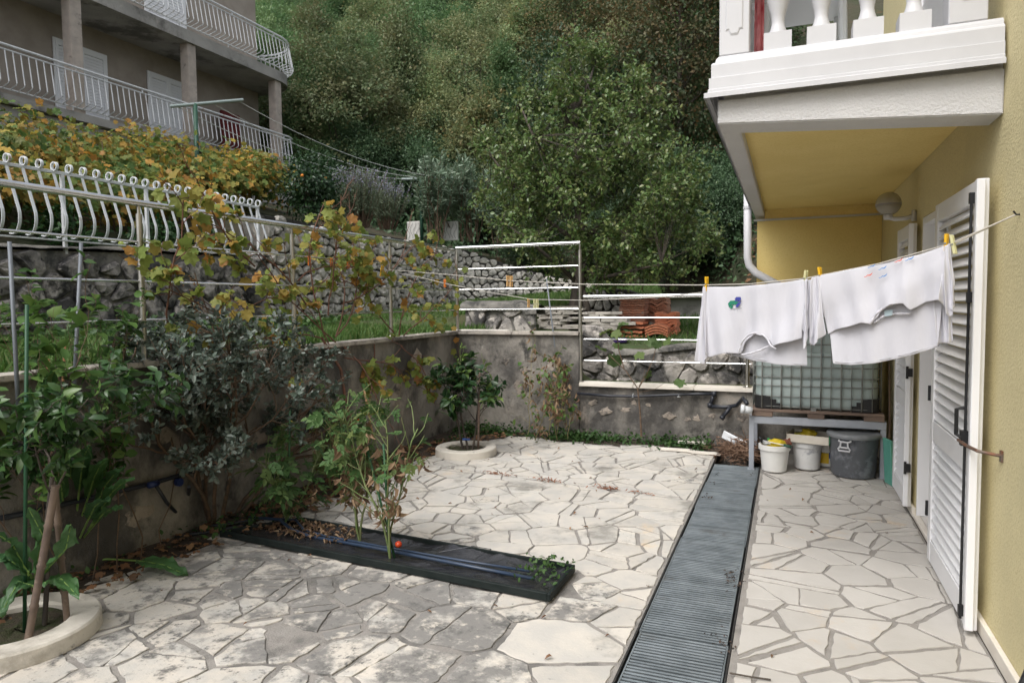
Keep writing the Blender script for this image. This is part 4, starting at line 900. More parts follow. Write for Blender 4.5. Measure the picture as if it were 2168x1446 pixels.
for y in np.linspace(TKY0 + .12, TKY1 - .12, 5):
    for x in (TKX0 - .012, TKX1 + .012): b = MB(); b.tube([(x, y, TK0), (x, y, TK1)], .0065, 6); b.build('cage_bar', m_cage, wt, smooth=True)
for x0, x1, s in ((TKX0 + .004, TKX0 + .24, 1), (TKX1 - .24, TKX1 - .004, -1)):
    b = MB()
    for w_, za, zc in ((.236, 0, .05), (.19, .0502, .085), (.14, .0852, .118)):
        xa_, xc_ = (x0, x0 + w_) if s > 0 else (x1 - w_, x1); r_c = .07; n = 6
        pl = [((xa_ + r_c - r_c * math.cos(t) if s > 0 else xc_ - r_c + r_c * math.cos(t)), TKY0 + r_c - .004 - r_c * math.sin(t)) for t in np.linspace(0, math.pi / 2, n)] + [((xc_ if s > 0 else xa_), TKY0 - .004), ((xc_ if s > 0 else xa_), TKY0 + .1), ((xa_ if s > 0 else xc_), TKY0 + .1)]
        b.prism(pl, TK0 + za, TK0 + zc)
    b.build('corner_guard', m_black, wt)
b = MB(); b.box((.205, TKY0 - .03, TK0 - .01), (.25, TKY0 - .02, TK0 + .02)); b.build('clip', m_cage, wt)
b = MB(); b.tube([(-.30, 6.70, .565), (-.345, 6.69, .575), (-.37, 6.685, .58)], .034, 12); b.tube([(-.365, 6.686, .58), (-.395, 6.68, .585)], .042, 12); o = b.build('pipe_end', m_white_old, smooth=True); tag(o, 'short white pipe end with purple rim resting on the pallet corner', 'pipe')
# buckets and bin under the table
m_bucket = M('bucket_white', (.76, .755, .72), .4, var=(.70, .69, .66), vs=5)
m_bucket2 = M('bucket_stained', (.66, .66, .65), .5, var=(.60, .60, .59), vs=5, stains=[((.34, .35, .37), 9, .54, .66), ((.22, .23, .25), 20, .66, .74)])
def bucket(c, r0, r1, h, mat, label, group=None):
    t = thing('bucket', label, 'bucket', (c[0], c[1], .012), group); z = .012
    b = MB(); b.lathe((c[0], c[1], z), [(r0 - .012, 0), (r0, .010), (r1, h - .045), (r1 - .012, h - .045), (r1 - .012, h - .05), (r0 - .01, .02), (0, .02)], 32, cap=False); smooth_angle(b.build('body', mat, t), 35)
    b = MB(); b.lathe((c[0], c[1], z), [(r1 + .001, h - .045), (r1 + .012, h - .042), (r1 + .013, h), (r1, h + .004), (r1 - .011, h), (r1 - .011, h - .044)], 32, cap=False); smooth_angle(b.build('rim', mat, t), 35)
    return t
bk1 = bucket((-.10, 6.73), .108, .128, .245, m_bucket, 'clean white bucket at the left under the table, stuffed with gloves')
bk2 = bucket((.185, 6.93), .110, .125, .255, m_bucket2, 'stained greyish bucket beneath the wooden crate')
bk3 = bucket((.365, 7.13), .110, .125, .26, m_bucket, 'white bucket with blue and yellow print, mostly behind the dark bin')
b = MB(); cc = (.365, 7.13)
def patch(c, r, a0, a1, z0, z1, mat, name, par):
    b = MB(); b.grid([[(c[0] + r * math.cos(a), c[1] + r * math.sin(a), z) for z in (z0, z1)] for a in np.linspace(math.radians(a0), math.radians(a1), 8)]); return b.build(name, mat, par, smooth=True)
m_blue = M('print_blue', (.03, .09, .32), .5); m_yel = M('print_yellow', (.75, .50, .03), .5)
patch(cc, .1195, 215, 290, .10, .205, m_blue, 'label_print', bk3); patch(cc, .1215, 232, 275, .05, .15, m_yel, 'label_print', bk3)
bn = thing('dark_bin', 'large dark grey plastic bin with lid, scuffed, white handle', 'bin', (.565, 6.80, .012))
m_bin = M('bin_plastic', (.105, .11, .12), .5, var=(.085, .09, .10), vs=4, stains=[((.19, .20, .22), 4.5, .50, .62, 10.), ((.04, .043, .05), 6, .58, .66, 10.)])
b = MB(); b.lathe((.565, 6.80, .012), [(.165, 0), (.178, .012), (.183, .04), (.205, .345), (.205, .36)], 40); smooth_angle(b.build('body', m_bin, bn), 35)
b = MB(); b.lathe((.565, 6.80, .012), [(.206, .352), (.222, .355), (.226, .375), (.218, .392), (.19, .398), (.17, .392), (0, .396)], 40, cap=False); smooth_angle(b.build('lid', M('lid_plastic', (.24, .25, .26), .5, var=(.17, .18, .19), vs=8), bn), 35)
b = MB(); a = math.radians(247); cxh, cyh = .565 + .215 * math.cos(a), 6.80 + .215 * math.sin(a); tx, ty = -math.sin(a), math.cos(a); nx, ny = math.cos(a), math.sin(a)
def hp(u, v, o=0.02): return (cxh + tx * u + nx * o, cyh + ty * u + ny * o, .30 + v)
b.tube([hp(-.05, .055, 0), hp(-.045, .05), hp(-.028, .045), hp(-.032, .005), hp(-.05, -.02), hp(-.045, -.035), hp(.045, -.035), hp(.05, -.02), hp(.032, .005), hp(.028, .045), hp(.045, .05), hp(.05, .055, 0)], .0075, 8); b.tube([hp(-.028, .045), hp(.028, .045)], .007, 8); b.tube([hp(-.03, -.005), hp(.03, -.005)], .007, 8); b.build('handle', m_white, bn, smooth=True)
# crate on the middle bucket
cr = thing('fruit_crate', 'shallow pale fruit crate with green printed end on the stained bucket', 'crate', (.23, 6.88, .275)); m_ply = M('pale_plywood', (.60, .56, .48), .8, var=(.52, .47, .40), vs=5)
m_grn = M('crate_green', (.05, .22, .10), .6, var=(.09, .28, .14), vs=20)
ang = math.radians(-14); ca, sa = math.cos(ang), math.sin(ang)
def cp(u, v, z): return (.225 + ca * u - sa * v, 6.90 + sa * u + ca * v, .275 + z)
def cboard(u0, u1, v0, v1, z0, z1, mat, name):
    c = cp((u0 + u1) / 2, (v0 + v1) / 2, (z0 + z1) / 2); b = MB(); b.obox(c, (ca * (u1 - u0) / 2, sa * (u1 - u0) / 2, 0), (-sa * (v1 - v0) / 2, ca * (v1 - v0) / 2, 0), (0, 0, (z1 - z0) / 2)); return b.build(name, mat, cr, bevel=.0015)
cboard(-.19, .17, -.13, .13, 0, .006, m_ply, 'bottom'); cboard(-.19, .17, -.138, -.131, 0, .075, m_ply, 'side'); cboard(-.19, .17, .131, .138, 0, .075, m_ply, 'side'); cboard(-.197, -.191, -.13, .13, 0, .085, m_ply, 'end')
ge = cboard(.171, .178, -.13, .13, 0, .085, m_grn, 'end')
for v in (-.075, .0, .075): cboard(.179, .1805, v - .022, v + .022, .02, .055, m_ply if v else m_redcloth, 'print_patch')
m_glove = M('yellow_rubber', (.62, .47, .03), .5, var=(.50, .36, .02), vs=30)
def blob(name, mat, c, sx, sy, sz, seed, label, cat):
    rng = random.Random(seed); bm = bmesh.new(); bmesh.ops.create_icosphere(bm, subdivisions=3, radius=1)
    for v in bm.verts:
        n = v.co.copy(); k = 1 + .22 * math.sin(n.x * 5 + seed) * math.cos(n.y * 4.3) + .16 * math.sin(n.z * 7 + n.x * 3 + seed * 2) + rng.uniform(-.03, .03); v.co = Vector((n.x * sx * k, n.y * sy * k, n.z * sz * k))
    me = bpy.data.meshes.new(name); bm.to_mesh(me); bm.free(); me.materials.append(mat); me.polygons.foreach_set('use_smooth', [True] * len(me.polygons)); o = bpy.data.objects.new(name, me); o.location = c; link(o); return tag(o, label, cat)
blob('yellow_cloth', m_glove, (-.085, 6.72, .265), .085, .07, .045, 3, 'crumpled yellow cloth heaped in the clean white bucket', 'cloth')
blob('rubber_glove', m_glove, (.20, 6.93, .335), .07, .06, .05, 5, 'crumpled yellow rubber glove in the fruit crate', 'glove')
blob('rag', M('brown_cloth', (.17, .06, .04), .9), (.015, 6.74, .275), .035, .035, .04, 6, 'small reddish brown rag at the right rim of the clean bucket', 'rag')
b = MB(); b.lathe((.115, 6.95, .28), [(.045, 0), (.045, .05), (.04, .06)], 16); tag(b.build('jar', M('yellow_jar', (.55, .48, .05), .3), smooth=True), 'yellow jar standing at the left end of the fruit crate', 'jar')
b = MB(); b.tube([(-.20, 6.66, .30), (-.10, 6.65, .285), (-.02, 6.64, .275)], .004, 6)
for k in range(7): b.tube([(-.20 + .005 * k, 6.655 + .012 * (k - 3) * .3, .285 - .004 * k), (-.13, 6.645, .278)], .0035, 5)
hf = thing('hand_rake', 'small garden hand rake with green grip lying across the white bucket', 'rake', (-.1, 6.65, .27)); b.build('tines', m_white_old, hf); b = MB(); b.tube([(-.02, 6.64, .275), (.045, 6.63, .262)], .014, 8); b.build('grip', m_green_paint, hf, smooth=True)
b = MB(); b.tube([(-.235, 6.74, .32), (-.20, 6.74, .265)], .014, 8); o = b.build('trowel_handle', m_black, smooth=True); tag(o, 'black tool handle leaning at the left rim of the bucket', 'handle')
b = MB(); b.tube([(-.155, 6.76, .305), (-.135, 6.74, .25)], .012, 8); o = b.build('tool_handle', M('green_plastic', (.03, .28, .08), .4), smooth=True); tag(o, 'bright green tool handle sticking out of the white bucket', 'handle')
# teal board, dark stakes by the wall
p0, p1 = (.845, 6.50), (.80, 6.62)
b = MB(); b.obox((.82, 6.58, .20), (.012, .010, .0), (-.02, .075, 0), (-.008, .02, .19)); o = b.build('teal_board', M('teal_plastic', (.10, .33, .26), .6, var=(.13, .38, .30), vs=6, stains=[((.07, .20, .16), 7, .6, .7)]), bevel=.004); tag(o, 'thin teal board leaning against the yellow wall by the bin', 'board')
b = MB()
for k in range(5): b.tube([(.83 + .008 * k, 6.70 + .03 * k, .02), (.85, 6.80 + .03 * k, .55 + .12 * k)], .008, 6)
tag(b.build('garden_canes', m_stem_brown), 'bundle of dark canes standing in the corner behind the teal board', 'canes')
# pipe on the low wall
wpz = lambda px, py: AY(px, py, BY - .05)
b = MB(); pts = [wpz(1222, 833), wpz(1290, 838), wpz(1350, 839), wpz(1420, 836), wpz(1478, 834), wpz(1512, 834)]; b.tube([Vector(p) for p in pts], .0155, 10)
pipe = thing('water_pipe', 'black water pipe clipped along the low wall with elbow and valve to the tank', 'pipe', tuple(pts[2])); b.build('pipe', m_bl_plastic, pipe, smooth=True)
b = MB(); e0, e1, e2 = wpz(1512, 834), wpz(1503, 858), wpz(1530, 862); b.tube([Vector(e0) + Vector((.0, 0, 0)), Vector(e1)], .02, 10); b.lathe(tuple(Vector(e0) - Vector((0, 0, .025))), [(.027, 0), (.027, .05)], 10); b.lathe(tuple(Vector(e1) - Vector((0, 0, .025))), [(.027, 0), (.027, .05)], 10); b.build('elbow', m_bl_plastic, pipe, smooth=True)
b = MB(); q = [wpz(1503, 860), wpz(1535, 862), wpz(1560, 858), (-.41, 7.3, .60), (-.36, 7.0, .59)]; b.tube([Vector(p) for p in q], .021, 10); a0, a1 = Vector(wpz(1548, 860)), Vector(wpz(1532, 880)) + Vector((0, -.05, 0)); b.tube([a0, a1], .021, 10); b.tube([a1 - (a0 - a1) * .0, a1 - (a0 - a1) * .25], .027, 10); b.build('valve', m_bl_plastic, pipe, smooth=True)
for px in (1340, 1437): p = wpz(px, 837); b = MB(); b.lathe((p[0], p[1], p[2] - .018), [(.0175, 0), (.0175, .006)], 8); b.tube([Vector(p) + Vector((0, .016, .02)), Vector(p) + Vector((0, -.018, .0)), Vector(p) + Vector((0, .016, -.02))], .003, 5); b.build('clip', m_white_old, pipe)
# loose slabs, board and brush near the low wall
for i, (px0, px1, y, lab) in enumerate(((1400, 1460, 955, 'longer white stone offcut at the foot of the low wall'), (1436, 1494, 946, 'white stone offcut lying on top of the longer one'), (1462, 1520, 962, 'small white stone offcut nearest the grating'))):
    p, q = G(px0, y), G(px1, y + 4); c = (p + q) / 2; z = .014 + (.032 if i == 1 else 0); b = MB(); d = (q - p) / 2; b.obox((c[0], c[1], z + .012), (d[0], d[1], 0), (-.03, .03, 0) if i == 2 else (.0, .035, 0), (0, 0, .012)); o = b.build('stone_slab', m_coping_new, bevel=.003); tag(o, lab, 'stone slab')
p, q = AY(1530, 923, 7.58), AY(1578, 948, 7.50); b = MB(); b.obox(tuple((p + q) / 2 + np.array((0, .02, .02))), tuple((q - p) / 2), (0, .008, .006), (.012, .0, .035)); tag(b.build('board', m_wood_old if False else m_white_old, bevel=.003), 'old white board leaning at the foot of the low wall', 'board')
# laundry line
A_, B_ = np.array((-3.9, 6.03, 1.955)), np.array((.872, 3.425, 1.94))
LP = [A_, np.array((-2.9, 5.65, 1.86)), np.array((-2.1, 5.17, 1.775)), np.array((-1.34, 4.726, 1.722)), np.array((-.467, 4.22, 1.690)), np.array((-.2, 4.065, 1.688)), np.array((.084, 3.902, 1.708)), np.array((.4, 3.715, 1.765)), np.array((.667, 3.563, 1.838)), B_]
m_cord = M('cord', (.50, .47, .42), .7)
b = MB(); b.tube([Vector(p) for p in LP], .0035, 6); tag(b.build('washing_line', m_cord, smooth=True), 'taut washing line from railing post to wall hook holding the shirts', 'washing line')
q = [A_ + np.array((.01, 0, -.01)), AD(880, 585, 6.7), AD(940, 600, 6.35), AD(1030, 618, 5.9), AD(1125, 634, 5.4), AD(1240, 636, 4.9), AD(1400, 629, 4.3), AD(1490, 619, 4.12), LP[6] + np.array((.02, .03, -.01)), LP[7] + np.array((.02, .03, -.008)), LP[8] + np.array((.01, .02, -.004)), B_]
b = MB(); b.tube([Vector(p) for p in q], .003, 6); tag(b.build('washing_line', m_cord, smooth=True), 'slack second washing line sagging below the taut one', 'washing line')
ld = (LP[6] - LP[4]); ld[2] = 0; ld /= np.linalg.norm(ld); ln = np.array((ld[1], -ld[0], 0)); ln = ln if ln[1] < 0 else -ln       # towards the camera
def line_at(px):
    # the line point seen at that column
    for i in range(len(LP) - 1):
        for t in np.linspace(0, 1, 60):
            p = LP[i] + (LP[i + 1] - LP[i]) * t; c = RW.T @ (p - EYEP); x = CX + F_PX * c[0] / c[2]
            if x >= px: return p
    return LP[-1]
def plane_pt(px, py, o=0.): d = ray(px, py); t = ln @ (LP[4] + ln * o - EYEP) / (ln @ d); return EYEP + d * t
m_peg = {'yellow': M('peg_yellow', (.72, .42, .02), .4), 'pale': M('peg_pale', (.62, .60, .33), .5), 'orange': M('peg_orange', (.72, .20, .03), .4), 'wood': M('peg_wood', (.55, .33, .13), .7)}
def peg(p, col, label, sc=1., tilt=0., down=.5):
    t = thing('clothes_peg', label, 'clothes peg', tuple(p), 'pegs on the washing lines'); L = .085 * sc
    for s in (-1, 1):
        b = MB(); c = np.array(p) + ln * (.008 * s * sc) + np.array((0, 0, L * (.5 - down))) + ld * tilt * 0; ax = ld * .006 * sc; az = np.array((0, 0, L / 2)) + ld * tilt * L / 2
        b.obox(tuple(c), tuple(ax), tuple(ln * .004 * sc), tuple(az)); b.build('jaw', m_peg[col], t, bevel=.0015)
    b = MB(); c = np.array(p) + np.array((0, 0, L * (.5 - down))); b.tube([Vector(c - ln * .015), Vector(c + ln * .015)], .0045 * sc, 6); b.build('spring', m_cage, t)
peg(line_at(1495), 'yellow', 'yellow peg at the left shoulder of the logo shirt', down=.42); peg(line_at(1704), 'pale', 'pale peg at the right end of the logo shirt', tilt=.1, down=.5); peg(line_at(1736), 'yellow', 'yellow peg at the left end of the seagull shirt', tilt=-.15, down=.5)
peg(line_at(2001), 'yellow', 'yellow peg near the right end of the seagull shirt', down=.42); peg(line_at(2017), 'pale', 'pale slanted peg at the outer right end of the seagull shirt', tilt=-.2, down=.6)
peg(line_at(1073), 'wood', 'left wooden peg of the pair on the taut line', 1.05, down=.55); peg(line_at(1081), 'wood', 'right wooden peg of the pair on the taut line', 1.05, down=.55)
peg(AD(942, 600, 6.34), 'orange', 'orange peg on the slack line near the railing', .9, down=.5); peg(AD(1119, 636, 5.43), 'wood', 'lone wooden peg at the lowest part of the slack line', .85, down=.8); peg(AD(1132, 637, 5.37), 'pale', 'left one of two pale pegs side by side on the slack line', .85, down=.8); peg(AD(1138, 637, 5.34), 'pale', 'right one of two pale pegs side by side on the slack line', .85, down=.8)
peg(A_ + np.array((.05, -.03, .0)), 'yellow', 'yellow peg where the lines meet the railing post', 1.3, tilt=.3, down=.7)
for px, lab in ((655, 'yellow orange peg hidden among the vine on the rail'), (702, 'orange peg left of two on the vine covered rail'), (737, 'orange peg nearest the post on the vine covered rail')):
    p = AX(px, 560, -3.88); peg((p[0], p[1], 2.0), 'orange', lab, 1.0, down=.75)

# ------------------------------------------------------------------ shirts
m_shirt = M('white_cotton', (.645, .64, .685), .95, bump=.0045, bs=13, trans=.12, stretch=(1.6, 1.6, .55))
def cloth(name, top, bot, o0, o1, fold, seed, parent, nu=46, nv=26, hem=True, side=0.):
    """panel between a top and a bottom picture outline, on the vertical plane of the line; o0..o1 = distance out of that plane"""
    rng = random.Random(seed); ph = [rng.uniform(0, 6.3) for _ in range(8)]; P = []
    def at(pts, t):
        L = [0]
        for i in range(len(pts) - 1): L.append(L[-1] + math.dist(pts[i], pts[i + 1]))
        return (np.interp(t * L[-1], L, [p[0] for p in pts]), np.interp(t * L[-1], L, [p[1] for p in pts]))
    for i in range(nu + 1):
        u = i / nu; a, c = at(top, u), at(bot, u); row = []
        for j in range(nv + 1):
            v = j / nv; e = .25 + .75 * v
            f = 2.3 * fold * e * (math.sin(u * 17 + ph[0] + 1.3 * v) * .45 + math.sin(u * 31 + ph[1] + 2.2 * v * math.sin(ph[2])) * .25 + .5 * math.sin((u * 6 + v * 3.2) + ph[3]) + .25 * math.sin((u - .5) * 22 * (1 - v * .5) + ph[4]) * v)
            f += fold * .5 * math.sin(v * 9 + u * 7 + ph[5]) * v * (1 - v)
            o = o0 + (o1 - o0) * v ** .6 + f; p = plane_pt(a[0] + (c[0] - a[0]) * v, a[1] + (c[1] - a[1]) * v, 0.)
            row.append(tuple(p + ln * o))
        P.append(row)
    b = MB(); b.grid(P); o = b.build(name, m_shirt, parent, smooth=True, fix=False); sm = o.modifiers.new('thickness', 'SOLIDIFY'); sm.thickness = .0022; sm.offset = 0
    ss = o.modifiers.new('soft', 'SUBSURF'); ss.levels = 1; ss.render_levels = 1
    return o
def band(pts, o, r, parent, name='collar', m=None):
    b = MB(); n = 60; L = [0]
    for i in range(len(pts) - 1): L.append(L[-1] + math.dist(pts[i], pts[i + 1]))
    q = []
    for i in range(n + 1):
        s = L[-1] * i / n; p = plane_pt(np.interp(s, L, [k[0] for k in pts]), np.interp(s, L, [k[1] for k in pts]), 0.) + ln * (o + .004 * math.sin(i * .5)); q.append(Vector(p))
    q = [sum((q[max(0, min(n, i + k))] for k in (-2, -1, 0, 1, 2)), Vector()) / 5 for i in range(n + 1)]
    b.tube(q, r, 8); return b.build(name, m or m_shirt, parent, smooth=True)
s1 = thing('t_shirt', 'white t-shirt with small green and blue logo, left on the line', 'shirt', tuple(line_at(1600)))
top1 = [(1493, 607), (1560, 607), (1640, 600), (1712, 590)]
cloth('back_panel', [(1496, 608), (1560, 608), (1640, 601), (1706, 592)], [(1504, 742), (1540, 752), (1600, 766), (1650, 773), (1703, 776)], -.006, -.02, .006, 2, s1)
cloth('front_panel', top1, [(1502, 757), (1520, 752), (1545, 747), (1569, 749), (1580, 722), (1602, 707), (1625, 712), (1642, 733), (1660, 727), (1685, 722), (1704, 716)], .006, .022, .013, 5, s1, nu=60)
cloth('sleeve', [(1491, 606), (1497, 608)], [(1483, 764), (1496, 772), (1504, 750)], .012, .03, .012, 8, s1, nu=14); cloth('sleeve', [(1489, 620), (1497, 608)], [(1477, 716), (1482, 745), (1500, 760)], .0, .008, .010, 9, s1, nu=12)
cloth('sleeve', [(1700, 594), (1713, 591)], [(1702, 725), (1710, 741), (1717, 738), (1718, 655)], .014, .03, .014, 11, s1, nu=16); cloth('sleeve', [(1708, 592), (1717, 592)], [(1706, 700), (1717, 738), (1722, 640)], .0, .012, .012, 14, s1, nu=12)
band([(1569, 749), (1574, 728), (1590, 708), (1608, 704), (1625, 710), (1638, 731), (1650, 739)], .028, .0052, s1); band([(1571, 751), (1590, 748), (1612, 741), (1632, 731), (1645, 735)], .008, .005, s1)
for pts in ([(1504, 736), (1540, 746), (1600, 760), (1650, 767), (1703, 770)],): band(pts, -.016, .0016, s1, 'hem')
def print_patch(name, polys, mat, o, parent):
    b = MB()
    for q in polys: n = len(q); b.add([tuple(plane_pt(x, y, o) ) for x, y in q], [tuple(range(n))])
    return b.build(name, mat, parent)
m_lg, m_lb, m_ls = M('print_green', (.02, .20, .12), .7), M('print_navy', (.05, .06, .30), .7), M('print_sky', (.10, .32, .60), .7)
LO = .0265
print_patch('logo', [[(1541, 643), (1546, 637), (1556, 636), (1564, 640), (1558, 645), (1549, 645), (1544, 652)], [(1547, 647), (1553, 646), (1549, 654), (1546, 654)]], m_lg, LO, s1)
print_patch('logo', [[(1555, 633), (1559, 629), (1568, 629), (1569, 635), (1560, 641), (1562, 636)], [(1559, 645), (1565, 640), (1569, 638), (1566, 646), (1562, 650), (1557, 651)], [(1556, 634.5), (1561, 634), (1557, 640)]], m_lb, LO + .0004, s1)
print_patch('logo', [[(1551, 654), (1570, 652), (1570, 653.5), (1551, 655)]], M('print_grey', (.25, .25, .28), .8), LO, s1)
s2 = thing('t_shirt', 'white t-shirt with red and blue seagulls, right on the line', 'shirt', tuple(line_at(1860)))
cloth('back_panel', [(1738, 583), (1850, 562), (1950, 540), (2003, 521)], [(1762, 771), (1800, 774), (1850, 770), (1920, 755), (1980, 736), (1984, 726)], -.006, -.016, .006, 21, s2)
cloth('back_panel', [(1960, 534), (2012, 522)], [(1982, 728), (1998, 727), (2012, 725)], -.012, -.03, .01, 22, s2, nu=16)
cloth('front_panel', [(1731, 585), (1850, 561), (1950, 539), (2008, 518)], [(1752, 708), (1770, 698), (1800, 692), (1830, 683), (1849, 686), (1866, 662), (1893, 645), (1920, 642), (1934, 657), (1960, 640), (1985, 636), (2003, 634)], .006, .022, .012, 25, s2, nu=70)
cloth('sleeve', [(1722, 588), (1740, 583)], [(1721, 726), (1724, 734), (1735, 728), (1752, 706)], .012, .03, .014, 28, s2, nu=16); cloth('sleeve', [(1720, 590), (1728, 587)], [(1718, 690), (1722, 720), (1730, 690)], .0, .01, .01, 29, s2, nu=12)
cloth('sleeve', [(1996, 524), (2013, 517)], [(2000, 636), (2012, 672), (2020, 668), (2026, 640)], .012, .028, .014, 31, s2, nu=16); cloth('sleeve', [(2008, 521), (2014, 522)], [(2006, 640), (2018, 660), (2023, 600)], .0, .01, .01, 33, s2, nu=12)
band([(1848, 686), (1858, 668), (1875, 652), (1898, 642), (1918, 640), (1932, 655)], .028, .0058, s2); band([(1852, 684), (1875, 668), (1900, 664), (1930, 664)], .008, .005, s2)
print_patch('neck_label', [[(1872, 657), (1890, 656), (1889, 668), (1873, 670)]], M('label_grey', (.42, .52, .56), .8), .016, s2)
band([(1762, 765), (1800, 768), (1850, 764), (1920, 749), (1980, 730)], -.012, .0016, s2, 'hem')
def gull(x, y, w_, tilt):
    pts = [(-1, .42), (-.55, .45), (-.2, .12), (-.05, -.15), (.05, .1), (.35, .0), (.75, -.35), (1, -.75), (.8, -.05), (.45, .35), (.1, .42), (-.1, .25), (-.4, .6), (-.75, .68)]
    return [(x + w_ * (p[0] * math.cos(tilt) - p[1] * .55 * math.sin(tilt)), y + w_ * (p[1] * .62 + p[0] * math.sin(tilt))) for p in pts]
m_gr, m_gb = M('print_red', (.72, .12, .06), .7), M('print_blue2', (.09, .26, .58), .7)
for x, y, w_, mt in ((1838, 582, 10, m_gr), (1902, 551, 10, m_gr), (1845, 563, 9, m_gb), (1868, 567, 10, m_gb), (1869, 584, 10, m_gb), (1925, 547, 11, m_gb)):
    print_patch('seagull_print', [gull(x, y, w_, -.12)], mt, .0255, s2)

# ------------------------------------------------------------------ trough, rings, hoses
m_tray = M('trough_plastic', (.007, .012, .011), .65, var=(.014, .019, .018), vs=12, spec=.25)
m_film = M('black_film', (.02, .02, .023), .2, var=(.03, .03, .031), vs=6, bump=.012, bs=14, spec=.8, stains=[((.13, .10, .075), 7, .64, .74)])
tc = sum(np.array(p) for p in TR) / 4
tr = thing('planting_trough', 'long low black trough lined with film, holding the tomato plants', 'trough', (tc[0], tc[1], 0))
T3 = [np.array((p[0], p[1], 0)) for p in TR]
for i in range(4):
    a, c = T3[i], T3[(i + 1) % 4]; d = (c - a) / np.linalg.norm(c - a); nn = np.array((d[1], -d[0], 0)); inn = nn if nn @ (np.array((tc[0], tc[1], 0)) - a) > 0 else -nn
    e = .018 if i % 2 else 0; L = np.linalg.norm(c - a) / 2 - e - .0005; cen = (a + c) / 2 + inn * .009 + np.array((0, 0, .036)); b = MB(); b.obox(tuple(cen), tuple(d * L), tuple(inn * .009), (0, 0, .022)); b.build('board', m_tray, tr, bevel=.003)
from mathutils import noise as mnoise
rng = random.Random(3); P = []
def bil(u, v): return T3[0] * (1 - u) * (1 - v) + T3[1] * (1 - u) * v + T3[3] * u * (1 - v) + T3[2] * u * v
for i in range(91):
    u = .009 + .982 * i / 90; P.append([])
    for j in range(15):
        v = .045 + .91 * j / 14; p = bil(u, v); e = abs(v - .5) * 2; z = .020 + .030 * e ** 4 + .026 * (mnoise.noise((u * 7, v * 1.2, 3)) + .6 * mnoise.noise((u * 16 + v * 4, v * 2.0, 9)) + .35 * mnoise.noise((u * 44 - v * 9, v * 3, 5))) + .010 * math.exp(-((u - .2) * 9) ** 2)
        P[-1].append((p[0], p[1], max(z, .014)))
b = MB(); b.grid(P); b.build('plastic_film', m_film, tr, smooth=True)
hose_m = M('drip_hose', (.025, .045, .085), .32, var=(.035, .05, .08), vs=8)
def on_trough(u, v, z=.045): p = bil(u, v); return Vector((p[0], p[1], z))
b = MB(); b.tube([on_trough(-.10, .62, .06), on_trough(.02, .66, .075), on_trough(.12, .52), on_trough(.22, .42), on_trough(.45, .44), on_trough(.7, .42), on_trough(.93, .40)], .011, 8); tag(b.build('drip_hose', hose_m, smooth=True), 'dark blue drip hose running the length of the trough', 'hose')
b = MB(); b.tube([on_trough(-.06, .70, .06), on_trough(.05, .78, .07), on_trough(.14, .60), on_trough(.25, .50, .05), on_trough(.45, .50, .05), on_trough(.7, .52, .05), on_trough(.90, .60)], .008, 8); tag(b.build('drip_hose', hose_m, smooth=True), 'thinner drip hose beside the first, ending sooner', 'hose')
b = MB(); b.tube([on_trough(.60, .75, .03), on_trough(.68, .95, .07), on_trough(.75, .9, .08), on_trough(.73, .66, .045), on_trough(.62, .6, .04)], .0022, 5); tag(b.build('thin_tube', m_bl_plastic), 'thin black drip tube curling over the far board of the trough', 'tube')
m_ring = M('concrete_ring', (.64, .60, .53), .85, var=(.58, .54, .475), vs=4, bump=.002, bs=80, stains=[((.50, .24, .05), 3.2, .66, .74), ((.16, .15, .14), 5.5, .62, .72), ((.36, .33, .28), 2.2, .5, .66)])
m_moss = M('ring_soil', (.07, .055, .04), 1., var=(.05, .06, .025), vs=12, bump=.02, bs=50)
def ring(c, label, ro=.325, ri=.205, h=.085):
    t = thing('tree_ring', label, 'tree ring', (c[0], c[1], 0), 'concrete rings around the two citrus trees')
    b = MB(); b.lathe((c[0], c[1], 0), [(ro - .006, .001), (ro, .008), (ro - .004, h - .010), (ro - .012, h), (ri + .012, h), (ri, h - .012), (ri + .005, .001)], 56, cap=False); smooth_angle(b.build('ring', m_ring, t), 35)
    rng = random.Random(int(c[1] * 10)); b = MB(); b.grid([[(c[0] + (ri + .003) * k / 6 * math.cos(a), c[1] + (ri + .003) * k / 6 * math.sin(a), .042 + rng.uniform(0, .02)) for k in range(7)] for a in np.linspace(0, 2 * math.pi, 28)]); b.build('soil', m_moss, t, smooth=True); return t
ring(rings[0], 'pale concrete ring round the small citrus tree by the far corner'); ring(rings[1], 'large looking concrete ring with rust stains in the near left corner', .365, .225)
# irrigation hose on the left wall and bed
hx = LWX + .03
b = MB(); hp_ = [AX(-30, 955, hx), AX(120, 905 + 60, hx), AX(290, 1032, hx)]
hpts = [AX(-40, 1105, hx), AX(60, 1085, hx), AX(200, 1052, hx), AX(320, 1024, hx), AX(410, 997, hx), AX(520, 955, hx), AX(640, 915, hx), AX(745, 885, hx)]
b.tube([Vector(p) for p in hpts], .016, 8); tag(b.build('irrigation_hose', m_bl_plastic, smooth=True), 'black irrigation hose running along the left wall behind the plants', 'hose')
t0 = AX(328, 1024, hx + .02); b = MB(); b.tube([Vector(t0), Vector(AX(352, 1062, hx + .03)), Vector(G(398, 1112, .03)), Vector(G(470, 1112, .03)), Vector(G(540, 1100, .05))], .012, 8); tag(b.build('branch_hose', m_bl_plastic, smooth=True), 'short black hose dropping from the wall hose to the trough', 'hose')
b = MB(); d_ = Vector(AX(345, 1019, hx)) - Vector(t0); b.tube([Vector(t0) - d_ * .7, Vector(t0) + d_ * .3], .021, 8); tag(b.build('hose_joint', M('joint_blue', (.02, .035, .12), .45), smooth=True), 'blue hose joint where the branch hose leaves the wall', 'hose joint')
